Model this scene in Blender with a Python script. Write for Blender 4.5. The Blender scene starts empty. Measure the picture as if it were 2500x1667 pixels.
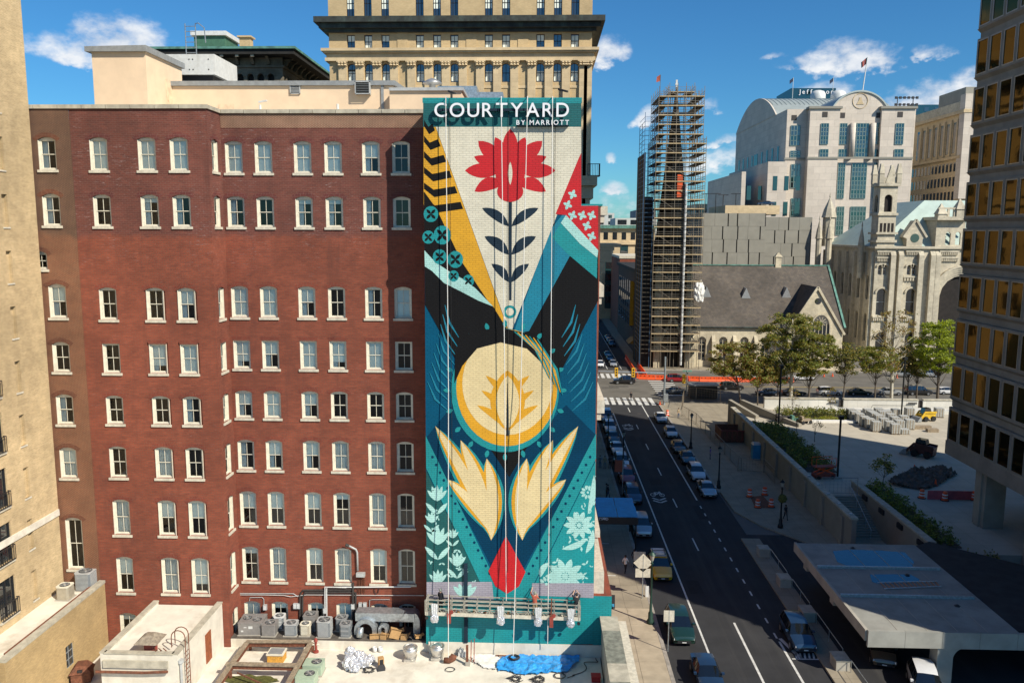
import bpy,bmesh,math,random
from mathutils import Vector,Matrix
R=math.radians
rnd=random.Random(11)
sc=bpy.context.scene
col=sc.collection
# camera
FPX=1978.0
CAMH=32.0
PITCH=math.atan(268.0/FPX)
YAW=math.atan(70.0*math.cos(PITCH)/FPX)
ROLL=R(0.22)
CAMROT=Matrix.Rotation(YAW,3,'Z')@Matrix.Rotation(math.pi/2-PITCH,3,'X')@Matrix.Rotation(ROLL,3,'Z')
CAMPOS=Vector((0,0,CAMH))
cd=bpy.data.cameras.new('camera');cam=bpy.data.objects.new('camera',cd);col.objects.link(cam)
cam.matrix_world=Matrix.Translation(CAMPOS)@CAMROT.to_4x4()
cd.sensor_fit='HORIZONTAL';cd.sensor_width=36.0;cd.lens=36.0*FPX/2500.0
cd.clip_start=0.5;cd.clip_end=9000
sc.camera=cam
sc.view_settings.view_transform='Standard';sc.view_settings.look='None'
sc.view_settings.gamma=1.0;sc.view_settings.exposure=0.3
sc.cycles.max_bounces=6;sc.cycles.transparent_max_bounces=12
sc.cycles.diffuse_bounces=2;sc.cycles.glossy_bounces=3
def D(x,y): return(x*1.06293,y*1.06293)
def Zp(ox,oy,s,x,y): return(ox+x/s,oy+y/s)
def ray(p): return(CAMROT@Vector(((p[0]-1250.0)/FPX,-(p[1]-833.5)/FPX,-1.0))).normalized()
def onY(p,Y):d=ray(p); return CAMPOS+d*((Y-CAMPOS.y)/d.y)
def onX(p,X):d=ray(p); return CAMPOS+d*((X-CAMPOS.x)/d.x)
def onZ(p,Z):d=ray(p); return CAMPOS+d*((Z-CAMPOS.z)/d.z)
# sky and sun
SUN_AZ,SUN_EL=R(50),R(40)
SUNV=Vector((math.sin(SUN_AZ)*math.cos(SUN_EL),-math.cos(SUN_AZ)*math.cos(SUN_EL),math.sin(SUN_EL)))
w=bpy.data.worlds.new('World');sc.world=w;w.use_nodes=True
wn,wl=w.node_tree.nodes,w.node_tree.links
wn.clear()
def N(t,**k):
 n=wn.new(t)
 for a,b in k.items():setattr(n,a,b)
 return n
def M_(op,a,b=None,c=None,clamp=False):
 n=wn.new('ShaderNodeMath');n.operation=op;n.use_clamp=clamp
 for i,s in enumerate((a,b,c)):
  if s is None:continue
  if isinstance(s,(int,float)):n.inputs[i].default_value=s
  else:wl.new(s,n.inputs[i])
 return n.outputs[0]
sky=N('ShaderNodeTexSky',sky_type='NISHITA',sun_disc=False)
sky.sun_elevation=SUN_EL;sky.sun_rotation=math.atan2(SUNV.x,SUNV.y)
sky.altitude=50;sky.air_density=1.0;sky.dust_density=0.2;sky.ozone_density=2.2
tc=N('ShaderNodeTexCoord');sp=N('ShaderNodeSeparateXYZ');wl.new(tc.outputs['Generated'],sp.inputs[0])
az0=M_('ARCTAN2',sp.outputs[0],sp.outputs[1]);el0=M_('ARCSINE',sp.outputs[2])
def wnoise(scale,det,rough,off):
 mp=N('ShaderNodeMapping');mp.inputs['Location'].default_value=off;mp.inputs['Scale'].default_value=(1,1,1.6)
 wl.new(tc.outputs['Generated'],mp.inputs[0])
 n=N('ShaderNodeTexNoise');n.inputs['Scale'].default_value=scale;n.inputs['Detail'].default_value=det
 n.inputs['Roughness'].default_value=rough;wl.new(mp.outputs[0],n.inputs['Vector']); return n.outputs['Fac']
n1=wnoise(26,8,0.58,(0,0,0));n2=wnoise(9,3,0.5,(4,2,7));n3=wnoise(60,6,0.6,(9,5,1))
az=M_('ADD',az0,M_('MULTIPLY',M_('SUBTRACT',n2,0.5),0.10))
el=M_('ADD',el0,M_('MULTIPLY',M_('SUBTRACT',n1,0.5),0.035))
def direl(p):
 d=ray(p); return math.atan2(d.x,d.y),math.asin(d.z)
CL=[]
for(x,y,wx,hy,dn)in[(285,120,95,78,1),(140,125,95,42,.62),(215,140,150,40,.8),(1945,150,110,60,1),(1870,152,70,24,.8),(2115,130,50,24,.62),(2140,262,120,75,1),(2215,250,70,90,1),(2080,275,100,50,.8),(1385,130,45,50,.8),(1490,275,38,40,.85),(1415,440,36,26,.9),(1398,366,20,14,.6),(1600,250,50,26,.55),(1665,328,34,18,.7),(1685,370,40,40,.6),(1880,230,70,42,.95),(1640,385,60,40,.45),(1440,470,70,30,.4),(1800,135,30,14,.5),(1420,490,90,34,.45)]:
 a,e=direl(D(x,y));CL.append((a,e,wx*1.063/FPX,hy*1.063/FPX,dn))
rc=random.Random(5)
for i in range(26):
 a=0.75+i*(2*math.pi-1.45)/26+rc.uniform(-.08,.08)
 if a>math.pi:a-=2*math.pi
 CL.append((a,rc.uniform(.06,.42),rc.uniform(.03,.09),rc.uniform(.02,.05),rc.uniform(.6,1)))
tot=None;shade=None
for a,e,wa,he,dn in CL:
 da=M_('MULTIPLY',M_('SUBTRACT',az,a),1/wa)
 de=M_('SUBTRACT',el,e)
 de=M_('MAXIMUM',M_('MULTIPLY',de,1/he),M_('MULTIPLY',de,-2.6/he))
 r2=M_('MULTIPLY_ADD',da,da,M_('MULTIPLY',de,de))
 m=M_('MULTIPLY',M_('SUBTRACT',1.0,r2),dn)
 tot=m if tot is None else M_('MAXIMUM',tot,m)
fld=M_('ADD',tot,M_('MULTIPLY',M_('SUBTRACT',n1,0.5),2.1))
fld=M_('ADD',fld,M_('MULTIPLY',M_('SUBTRACT',n3,0.5),1.15))
mr=N('ShaderNodeMapRange',interpolation_type='SMOOTHSTEP');wl.new(fld,mr.inputs[0])
mr.inputs[1].default_value=0.0;mr.inputs[2].default_value=1.05;mr.inputs[3].default_value=0;mr.inputs[4].default_value=0.95
ccol=N('ShaderNodeMix',data_type='RGBA');
wl.new(M_('MULTIPLY_ADD',n1,2.6,-0.72,clamp=True),ccol.inputs['Factor'])
ccol.inputs['A'].default_value=(0.50,0.57,0.68,1);ccol.inputs['B'].default_value=(0.86,0.87,0.88,1)
SKY_STR=0.056
hs=N('ShaderNodeHueSaturation');hs.inputs['Saturation'].default_value=1.12;hs.inputs['Hue'].default_value=0.5
hs.inputs['Value'].default_value=1.0
wl.new(sky.outputs[0],hs.inputs['Color'])
sk=N('ShaderNodeMix',data_type='RGBA',blend_type='MULTIPLY');sk.inputs['Factor'].default_value=1
wl.new(hs.outputs[0],sk.inputs['A']);sk.inputs['B'].default_value=(0.55,1.20,1.62,1)
cs=N('ShaderNodeMix',data_type='RGBA',blend_type='MULTIPLY');cs.inputs['Factor'].default_value=1
wl.new(ccol.outputs['Result'],cs.inputs['A']);cs.inputs['B'].default_value=(0.92/SKY_STR,0.92/SKY_STR,0.92/SKY_STR,1)
mx=N('ShaderNodeMix',data_type='RGBA');wl.new(mr.outputs[0],mx.inputs['Factor'])
wl.new(sk.outputs['Result'],mx.inputs['A']);wl.new(cs.outputs['Result'],mx.inputs['B'])
bg=N('ShaderNodeBackground');bg.inputs['Strength'].default_value=SKY_STR;wl.new(mx.outputs['Result'],bg.inputs[0])
wo=N('ShaderNodeOutputWorld');wl.new(bg.outputs[0],wo.inputs[0])
sd=bpy.data.lights.new('sun','SUN');sd.energy=5.0;sd.angle=R(0.53);sd.color=(1.0,0.93,0.80)
so=bpy.data.objects.new('sun',sd);col.objects.link(so)
so.rotation_euler=(-SUNV).to_track_quat('-Z','Y').to_euler();so.location=SUNV*200
# mesh helpers
class MB:
 def __init__(s):s.v=[];s.f=[];s.m=[]
 def face(s,pts,m=0):
  i=len(s.v);s.v+=[tuple(p)for p in pts];s.f.append(tuple(range(i,i+len(pts))));s.m.append(m)
 def box(s,x0,x1,y0,y1,z0,z1,m=0):
  i=len(s.v)
  s.v+=[(x0,y0,z0),(x1,y0,z0),(x1,y1,z0),(x0,y1,z0),(x0,y0,z1),(x1,y0,z1),(x1,y1,z1),(x0,y1,z1)]
  for f in((0,3,2,1),(4,5,6,7),(0,1,5,4),(1,2,6,5),(2,3,7,6),(3,0,4,7)):
   s.f.append(tuple(i+k for k in f));s.m.append(m)
  return s
 def hexa(s,b,t,m=0):
  i=len(s.v);s.v+=[tuple(p)for p in b]+[tuple(p)for p in t]
  for f in((0,3,2,1),(4,5,6,7),(0,1,5,4),(1,2,6,5),(2,3,7,6),(3,0,4,7)):
   s.f.append(tuple(i+k for k in f));s.m.append(m)
  return s
 def bar(s,p,q,w,h=None,m=0,up=(0,0,1)):
  h=w if h is None else h
  p,q=Vector(p),Vector(q);d=(q-p).normalized();u=Vector(up)
  if abs(d.dot(u))>.98:u=Vector((1,0,0))
  a=d.cross(u).normalized()*(w/2);b=a.cross(d).normalized()*(h/2)
  return s.hexa([p-a-b,p+a-b,p+a+b,p-a+b],[q-a-b,q+a-b,q+a+b,q-a+b],m)
 def prism(s,poly,fn,m=0,caps=True):
  n=len(poly);i=len(s.v)
  s.v+=[tuple(fn(a,b,0))for a,b in poly]+[tuple(fn(a,b,1))for a,b in poly]
  for k in range(n):
   j=(k+1)%n;s.f.append((i+k,i+j,i+n+j,i+n+k));s.m.append(m)
  if caps:
   s.f.append(tuple(i+k for k in reversed(range(n))));s.f.append(tuple(i+n+k for k in range(n)));s.m+=[m,m]
  return s
 def tube(s,pts,r,n=6,m=0,caps=True):
  pts=[Vector(p)for p in pts];rs=r if isinstance(r,(list,tuple))else[r]*len(pts)
  rings=[];prev=None
  for k,p in enumerate(pts):
   d=(pts[min(k+1,len(pts)-1)]-pts[max(k-1,0)])
   d=d.normalized()if d.length>1e-9 else Vector((0,0,1))
   if prev is None:
    u=Vector((0,0,1))if abs(d.z)<.95 else Vector((1,0,0))
   else:u=prev
   a=(u-d*u.dot(d));a=a.normalized()if a.length>1e-6 else d.orthogonal().normalized()
   prev=a;b=d.cross(a);i=len(s.v)
   for j in range(n):
    t=2*math.pi*j/n;s.v.append(tuple(p+(a*math.cos(t)+b*math.sin(t))*rs[k]))
   rings.append(i)
  for q in range(len(rings)-1):
   for j in range(n):
    k=(j+1)%n;s.f.append((rings[q]+j,rings[q]+k,rings[q+1]+k,rings[q+1]+j));s.m.append(m)
  if caps:
   s.f.append(tuple(rings[0]+j for j in reversed(range(n))));s.f.append(tuple(rings[-1]+j for j in range(n)));s.m+=[m,m]
  return s
 def lathe(s,c,prof,n=12,m=0,axis='Z'):
  c=Vector(c);rings=[]
  for r,h in prof:
   i=len(s.v)
   for j in range(n):
    t=2*math.pi*j/n;a,b=r*math.cos(t),r*math.sin(t)
    o=(a,b,h)if axis=='Z' else((h,a,b)if axis=='X' else(b,h,a))
    s.v.append(tuple(c+Vector(o)))
   rings.append(i)
  for q in range(len(rings)-1):
   for j in range(n):
    k=(j+1)%n;s.f.append((rings[q]+j,rings[q]+k,rings[q+1]+k,rings[q+1]+j));s.m.append(m)
  if prof[0][0]>1e-6:s.f.append(tuple(rings[0]+j for j in reversed(range(n))));s.m.append(m)
  if prof[-1][0]>1e-6:s.f.append(tuple(rings[-1]+j for j in range(n)));s.m.append(m)
  return s
 def mesh(s,name,mats,smooth=False):
  me=bpy.data.meshes.new(name);me.from_pydata(s.v,[],s.f)
  if not isinstance(mats,(list,tuple)):mats=[mats]
  for mm in mats:me.materials.append(mm)
  if len(mats)>1:me.polygons.foreach_set('material_index',s.m)
  if smooth:me.polygons.foreach_set('use_smooth',[True]*len(me.polygons))
  me.update(); return me
 def build(s,name,mats,parent=None,smooth=False,recalc=False):
  me=s.mesh(name,mats,smooth)
  if recalc:fixn(me)
  return put(name,me,parent)
def fixn(me):
 bm=bmesh.new();bm.from_mesh(me);bmesh.ops.remove_doubles(bm,verts=bm.verts,dist=1e-5)
 bmesh.ops.recalc_face_normals(bm,faces=bm.faces);bm.to_mesh(me);bm.free()
def put(name,me,parent=None,loc=None,rz=None):
 o=bpy.data.objects.new(name,me);col.objects.link(o)
 if loc is not None:o.location=loc
 if rz is not None:o.rotation_euler=(0,0,rz)
 if parent is not None:
  o.parent=parent
  if loc is None and rz is None and parent.type=='EMPTY' and 'wl' in parent:
   o.location=-Vector(parent['wl'])
 return o
def tag(o,label,cat,group=None,kind=None):
 if label:o['label']=label
 if cat:o['category']=cat
 if group:o['group']=group
 if kind:o['kind']=kind
 return o
def structure(o):o['kind']='structure'; return o
def thing(name,label,cat,loc=(0,0,0),rz=0,group=None,world=False,scale=None):
 o=bpy.data.objects.new(name,None);col.objects.link(o);o.empty_display_size=.3
 o.location=loc;o.rotation_euler=(0,0,rz)
 if scale:o.scale=scale
 if world:o['wl']=list(loc)
 return tag(o,label,cat,group)
def copy_tree(src,parent=None):
 c=src.copy();col.objects.link(c);c.parent=parent
 for ch in src.children:copy_tree(ch,c)
 return c
def dup(src,loc,rz=0,label=None,group=None,scale=None):
 c=copy_tree(src);c.location=loc;c.rotation_euler=(0,0,rz)
 if label:c['label']=label
 if group:c['group']=group
 if scale:c.scale=scale
 return c
# materials
def newmat(name):
 m=bpy.data.materials.new(name);m.use_nodes=True
 nt=m.node_tree;b=nt.nodes['Principled BSDF']; return m,nt,b
def nmath(nt,op,a,b=None,c=None,clamp=False):
 n=nt.nodes.new('ShaderNodeMath');n.operation=op;n.use_clamp=clamp
 for i,s in enumerate((a,b,c)):
  if s is None:continue
  if isinstance(s,(int,float)):n.inputs[i].default_value=s
  else:nt.links.new(s,n.inputs[i])
 return n.outputs[0]
def nmix(nt,fac,a,b,mode='MIX'):
 n=nt.nodes.new('ShaderNodeMix');n.data_type='RGBA';n.blend_type=mode
 for key,s in(('Factor',fac),('A',a),('B',b)):
  if isinstance(s,(int,float)):n.inputs[key].default_value=s
  elif isinstance(s,(tuple,list)):n.inputs[key].default_value=(*s[:3],1)
  else:nt.links.new(s,n.inputs[key])
 return n.outputs['Result']
def npos(nt): return nt.nodes.new('ShaderNodeNewGeometry')
def nnoise(nt,vec,scale,detail=4,rough=.55,stretch=None):
 if stretch:
  mp=nt.nodes.new('ShaderNodeMapping');mp.inputs['Scale'].default_value=stretch
  nt.links.new(vec,mp.inputs[0]);vec=mp.outputs[0]
 n=nt.nodes.new('ShaderNodeTexNoise');n.inputs['Scale'].default_value=scale;n.inputs['Detail'].default_value=detail
 n.inputs['Roughness'].default_value=rough;nt.links.new(vec,n.inputs['Vector']); return n.outputs['Fac']
def nramp(nt,fac,lo,hi,a=0.,b=1.):
 n=nt.nodes.new('ShaderNodeMapRange');n.interpolation_type='SMOOTHSTEP';nt.links.new(fac,n.inputs[0])
 n.inputs[1].default_value=lo;n.inputs[2].default_value=hi;n.inputs[3].default_value=a;n.inputs[4].default_value=b
 return n.outputs[0]
def nbump(nt,b,h,strength=.3,dist=.02):
 n=nt.nodes.new('ShaderNodeBump');n.inputs['Strength'].default_value=strength;n.inputs['Distance'].default_value=dist
 nt.links.new(h,n.inputs['Height']);nt.links.new(n.outputs[0],b.inputs['Normal'])
def mat(name,c,rough=.8,metal=0.,var=.18,scale=1.5,dirt=None,dirt_amt=.35,bump=0.,bscale=30,spec=None,coat=0.,dst=(1,1,.35)):
 """plain surface: base colour with uneven large and small scale tone, optional stains"""
 m,nt,b=newmat(name);g=npos(nt)
 f=nnoise(nt,g.outputs['Position'],scale,6,.6)
 k=nramp(nt,f,.3,.7,1-var,1+var*.6)
 cm=nt.nodes.new('ShaderNodeVectorMath');cm.operation='SCALE';cm.inputs[0].default_value=c[:3];nt.links.new(k,cm.inputs['Scale'])
 out=cm.outputs[0]
 if dirt:
  f2=nnoise(nt,g.outputs['Position'],scale*.45,8,.68,dst)
  out=nmix(nt,nramp(nt,f2,.48,.75,0,dirt_amt),out,dirt)
 nt.links.new(out,b.inputs['Base Color'])
 b.inputs['Roughness'].default_value=rough;b.inputs['Metallic'].default_value=metal
 if spec is not None:b.inputs['Specular IOR Level'].default_value=spec
 if coat:b.inputs['Coat Weight'].default_value=coat;b.inputs['Coat Roughness'].default_value=.06
 if bump:nbump(nt,b,nnoise(nt,g.outputs['Position'],bscale,4,.6),bump,.01)
 return m
def nwall(nt):
 """(u, z) coordinates on any upright wall, from world position and normal"""
 g=npos(nt);s=nt.nodes.new('ShaderNodeSeparateXYZ');nt.links.new(g.outputs['Position'],s.inputs[0])
 sn=nt.nodes.new('ShaderNodeSeparateXYZ');nt.links.new(g.outputs['True Normal'],sn.inputs[0])
 side=nmath(nt,'GREATER_THAN',nmath(nt,'ABSOLUTE',sn.outputs[0]),.7)
 u=nmath(nt,'ADD',nmath(nt,'MULTIPLY',s.outputs[0],nmath(nt,'SUBTRACT',1.,side)),nmath(nt,'MULTIPLY',s.outputs[1],side))
 c=nt.nodes.new('ShaderNodeCombineXYZ');nt.links.new(u,c.inputs[0]);nt.links.new(s.outputs[2],c.inputs[1])
 return g,s,c.outputs[0]
def brickmat(name,c1,c2,mortar,bw=.215,bh=.075,ms=.012,var=.2,upper=None,upper_z=None,efflor=0.,bump=.4,rough=.85,dark=None,streak=0.,dark_amt=.6):
 m,nt,b=newmat(name);g,s,uv=nwall(nt)
 bt=nt.nodes.new('ShaderNodeTexBrick');nt.links.new(uv,bt.inputs['Vector'])
 bt.inputs['Scale'].default_value=1;bt.inputs['Brick Width'].default_value=bw;bt.inputs['Row Height'].default_value=bh
 bt.inputs['Mortar Size'].default_value=ms;bt.inputs['Mortar Smooth'].default_value=.15;bt.inputs['Bias'].default_value=0
 P=g.outputs['Position']
 big=nnoise(nt,P,.16,5,.6);mid=nnoise(nt,P,1.1,5,.65)
 k=nmath(nt,'MULTIPLY',nramp(nt,big,.3,.7,1-var,1+var*.6),nramp(nt,mid,.25,.75,1-var*.8,1+var*.5))
 if streak:
  k=nmath(nt,'MULTIPLY',k,nramp(nt,nnoise(nt,P,1.0,6,.7,(.9,.9,5.)),.3,.7,1-streak,1+streak))
 def scaled(c):
  v=nt.nodes.new('ShaderNodeVectorMath');v.operation='SCALE';nt.links.new(k,v.inputs['Scale'])
  if isinstance(c,tuple):v.inputs[0].default_value=c
  else:nt.links.new(c,v.inputs[0])
  return v.outputs[0]
 a1,a2,mo=c1,c2,mortar
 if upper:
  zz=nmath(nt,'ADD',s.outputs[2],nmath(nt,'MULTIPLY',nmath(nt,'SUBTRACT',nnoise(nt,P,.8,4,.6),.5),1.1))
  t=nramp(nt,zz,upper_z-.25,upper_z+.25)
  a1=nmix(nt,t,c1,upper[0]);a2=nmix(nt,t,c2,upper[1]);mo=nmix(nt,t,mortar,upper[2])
 for key,c in(('Color1',a1),('Color2',a2),('Mortar',mo)):
  nt.links.new(scaled(c),bt.inputs[key])
 out=bt.outputs['Color']
 if efflor:
  e1=nnoise(nt,P,2.2,8,.75,(1,1,5));e2=nnoise(nt,P,.35,3,.5)
  em=nmath(nt,'MULTIPLY',nramp(nt,e1,.55,.75),nramp(nt,e2,.42,.62))
  if upper_z is not None:em=nmath(nt,'MULTIPLY',em,nramp(nt,s.outputs[2],upper_z-3,upper_z+1,.25,1.))
  out=nmix(nt,nmath(nt,'MULTIPLY',em,efflor),out,(.55,.47,.45))
 if dark:
  e1=nnoise(nt,P,.5,8,.7,(1,1,.5)if dark_amt>.5 else(2.2,2.2,.3))
  out=nmix(nt,nramp(nt,e1,.5,.75,0,dark_amt),out,dark)
 nt.links.new(out,b.inputs['Base Color']);b.inputs['Roughness'].default_value=rough
 if bump:nbump(nt,b,nmath(nt,'SUBTRACT',1.,bt.outputs['Fac']),bump,.012)
 return m
def stonemat(name,c,bw=.9,bh=.45,ms=.012,var=.2,mort=.55,rough=.85,dirt=None,bump=.3):
 c1=tuple(min(1,x*1.06)for x in c);c2=tuple(x*.92 for x in c)
 return brickmat(name,c1,c2,tuple(x*mort for x in c),bw,bh,ms,var,bump=bump,rough=rough,dark=dirt)
def glassmat(name,tint=(.75,.85,.85),spec=.12,rough=.02,dark=None,gloss=(1,1,1)):
 """window pane: partly see-through, partly mirror, stronger at grazing angles"""
 m,nt,b=newmat(name);nt.nodes.remove(b);out=nt.nodes['Material Output']
 gl=nt.nodes.new('ShaderNodeBsdfGlossy');gl.inputs['Roughness'].default_value=rough;gl.inputs['Color'].default_value=(*gloss,1)
 if dark is None:
  tr=nt.nodes.new('ShaderNodeBsdfTransparent');tr.inputs['Color'].default_value=(*tint,1)
 else:
  tr=nt.nodes.new('ShaderNodeBsdfDiffuse');tr.inputs['Color'].default_value=(*dark,1)
 lw=nt.nodes.new('ShaderNodeLayerWeight');lw.inputs['Blend'].default_value=.25
 fr=nramp(nt,lw.outputs['Fresnel'],0,1,spec,.9)
 g=npos(nt)
 nn=nnoise(nt,g.outputs['Position'],.7,2,.5)
 bu=nt.nodes.new('ShaderNodeBump');bu.inputs['Strength'].default_value=.04;bu.inputs['Distance'].default_value=.1
 nt.links.new(nn,bu.inputs['Height']);nt.links.new(bu.outputs[0],gl.inputs['Normal'])
 mxs=nt.nodes.new('ShaderNodeMixShader');nt.links.new(fr,mxs.inputs[0]);nt.links.new(tr.outputs[0],mxs.inputs[1]);nt.links.new(gl.outputs[0],mxs.inputs[2])
 nt.links.new(mxs.outputs[0],out.inputs[0]); return m
M={}
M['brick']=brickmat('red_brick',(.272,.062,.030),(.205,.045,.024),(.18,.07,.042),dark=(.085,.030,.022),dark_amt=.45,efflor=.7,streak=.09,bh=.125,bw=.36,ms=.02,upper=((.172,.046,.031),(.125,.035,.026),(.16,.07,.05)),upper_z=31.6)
M['brick_side']=M['brick']
M['brick_brown']=brickmat('brown_brick',(.20,.062,.03),(.15,.05,.028),(.26,.15,.08),upper=((.115,.052,.032),(.09,.042,.03),(.2,.12,.07)),upper_z=31.6,ms=.014)
M['brick_top']=brickmat('parapet_brick',(.17,.055,.04),(.14,.05,.035),(.36,.24,.15),ms=.018)
M['arch']=brickmat('arch_brick',(.235,.055,.03),(.19,.042,.025),(.2,.09,.06),bw=.4,bh=.2)
M['arch_up']=brickmat('arch_brick_upper',(.145,.036,.029),(.12,.031,.027),(.2,.1,.08),bw=.4,bh=.2)
M['arch_brown']=brickmat('arch_brick_brown',(.17,.06,.03),(.13,.048,.027),(.2,.1,.06),bw=.4,bh=.2)
M['buff']=brickmat('buff_brick',(.56,.41,.22),(.44,.31,.155),(.60,.47,.29),bw=.23,bh=.075,ms=.012,var=.2,dark=None,streak=.08)
M['buff_yellow']=brickmat('yellow_brick',(.52,.36,.16),(.40,.27,.115),(.40,.29,.16),var=.15)
M['cream']=mat('cream_paint',(.71,.66,.53),.55,var=.12,scale=3,dirt=(.45,.40,.30),dirt_amt=.3)
M['sill']=mat('stone_sill',(.60,.55,.44),.8,var=.18,scale=4,dirt=(.30,.27,.21),dirt_amt=.45)
M['coping']=mat('stone_coping',(.45,.41,.32),.85,var=.22,scale=2,dirt=(.22,.20,.16),dirt_amt=.5)
M['stucco']=mat('cream_stucco',(.74,.56,.385),.9,var=.07,scale=.8,dirt=(.55,.42,.29),dirt_amt=.3,bump=.1)
M['blind']=mat('pale_blind',(.80,.86,.78),.85,var=.06)
M['curtain']=mat('curtain',(.62,.72,.72),.9,var=.1)
M['curtain_w']=mat('net_curtain',(.72,.76,.70),.9,var=.1)
M['interior']=mat('dark_interior',(.022,.018,.016),.95,var=.3)
M['glass']=glassmat('window_glass',(.96,.98,.97),.045)
M['glass_far']=glassmat('far_window_glass',dark=(.018,.022,.026),spec=.16)
M['glass_green']=glassmat('green_glass',dark=(.012,.034,.036),spec=.12,gloss=(.75,.95,.95))
M['glass_bronze']=glassmat('bronze_glass',dark=(.008,.006,.004),spec=.22,rough=.04,gloss=(.44,.30,.12))
M['metal_grey']=mat('grey_painted_metal',(.30,.31,.31),.5,.2,var=.15,scale=3,dirt=(.16,.15,.14),dirt_amt=.3)
M['metal_light']=mat('light_grey_metal',(.48,.49,.48),.5,.2,var=.12,scale=3,dirt=(.26,.25,.22))
M['metal_white']=mat('white_painted_metal',(.68,.68,.65),.5,.1,var=.1,scale=3,dirt=(.42,.40,.34))
M['galv']=mat('galvanised_steel',(.46,.50,.52),.38,.7,var=.25,scale=5)
M['alu']=mat('spun_aluminium',(.66,.64,.60),.36,.75,var=.18,scale=4,dirt=(.32,.28,.22))
M['black']=mat('black_paint',(.018,.018,.02),.5,var=.2)
M['darkpipe']=mat('dark_pipe_wrap',(.045,.038,.034),.7,var=.3,scale=6)
M['fanblade']=mat('dark_fan',(.03,.03,.032),.5,.4,var=.2)
M['rust']=mat('rusty_steel',(.20,.075,.04),.85,.2,var=.4,scale=6,dirt=(.09,.045,.03),dirt_amt=.6)
M['redpaint']=mat('faded_red_paint',(.28,.05,.035),.7,var=.25,scale=4,dirt=(.12,.06,.04))
M['timber']=mat('weathered_timber',(.30,.235,.16),.9,var=.35,scale=5,dirt=(.13,.10,.07),dirt_amt=.6)
M['roofwhite']=mat('white_roof_coating',(.72,.67,.565),.85,var=.12,scale=.7,dirt=(.40,.33,.24),dirt_amt=.8,bump=.3,bscale=3)
M['shedwhite']=mat('whitewashed_wall',(.68,.63,.53),.9,var=.12,scale=1.2,dirt=(.42,.36,.27),dirt_amt=.5,bump=.2,bscale=8)
M['tarledge']=mat('tarred_ledge',(.10,.085,.07),.95,var=.35,scale=2)
M['concrete']=mat('concrete',(.40,.37,.31),.9,var=.15,scale=.8,dirt=(.22,.20,.17),dirt_amt=.4)
M['cardboard']=mat('cardboard',(.46,.27,.11),.9,var=.12,scale=6)
M['orange_ply']=mat('orange_stained_board',(.60,.30,.045),.7,var=.35,scale=9,dirt=(.30,.15,.05))
M['green_unit']=mat('pale_green_metal',(.40,.50,.37),.5,.1,var=.08,scale=4,dirt=(.30,.35,.27))
M['foil']=mat('crinkled_foil_plastic',(.72,.72,.74),.22,.55,var=.25,scale=14,bump=1.,bscale=22)
M['plastic_clear']=mat('clear_plastic_bag',(.70,.72,.73),.2,.3,var=.3,scale=14,bump=1.,bscale=16)
M['rope']=mat('white_rope',(.74,.73,.68),.85,var=.1)
M['cable']=mat('black_cable',(.02,.02,.022),.6)
M['tarp']=mat('blue_tarpaulin',(.03,.30,.72),.38,var=.35,scale=2.5,dirt=(.25,.55,.85),dirt_amt=.35,bump=1.,bscale=5)
M['sheet_white']=mat('white_plastic_sheet',(.76,.74,.68),.5,var=.08,scale=3,bump=.8,bscale=6)
# wall with window openings
def arch_pts(hw,rise,n=8):
 """points of a segmental arch from (-hw, 0) to (hw, 0) with crown at rise"""
 if rise<=1e-4: return[(-hw,0),(hw,0)]
 r=(hw*hw+rise*rise)/(2*rise);a=math.asin(min(1,hw/r))if rise<=hw else math.pi-math.asin(min(1,hw/r))
 return[(r*math.sin(-a+2*a*i/n),r*math.cos(-a+2*a*i/n)-(r-rise))for i in range(n+1)]
def wall(mb,O,U,Nv,u0,u1,z0,z1,holes,depth=.25,m=0,mrev=None):
 """upright wall in direction U from point O (z = 0), outward normal Nv; holes: (uc, half width, z bottom, z crown, rise)"""
 O,U,Nv=Vector(O),Vector(U),Vector(Nv);Zv=Vector((0,0,1));mrev=m if mrev is None else mrev
 def P(u,z,d=0.): return O+U*u+Zv*z-Nv*d
 flip=U.cross(Zv).dot(Nv)<0
 def F(pts,mm):mb.face(pts[::-1]if flip else pts,mm)
 us=sorted({round(x,4)for x in[u0,u1]+[h[0]+k*h[1]for h in holes for k in(-1,1)]if u0-1e-6<=x<=u1+1e-6})
 for ua,ub in zip(us[:-1],us[1:]):
  um=(ua+ub)/2;cuts=sorted((h[2],h[3])for h in holes if h[0]-h[1]<um<h[0]+h[1])
  z=z0
  for a,b in cuts+[(z1,z1)]:
   if a>z+1e-5:F([P(ua,z),P(ub,z),P(ub,a),P(ua,a)],m)
   z=max(z,b)
 for uc,hw,za,zb,rise in holes:
  ar=arch_pts(hw,rise);zs=zb-rise
  if rise>1e-4:
   for(a,b),(c,d)in zip(ar[:-1],ar[1:]):
    F([P(uc+a,zs+b),P(uc+c,zs+d),P(uc+c,zb),P(uc+a,zb)],m)
  loop=[(uc-hw,za)]+[(uc+a,zs+b)for a,b in ar]+[(uc+hw,za)]
  for(a,b),(c,d)in zip(loop,loop[1:]+loop[:1]):
   F([P(a,b),P(a,b,depth),P(c,d,depth),P(c,d)],mrev)
 return mb
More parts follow.
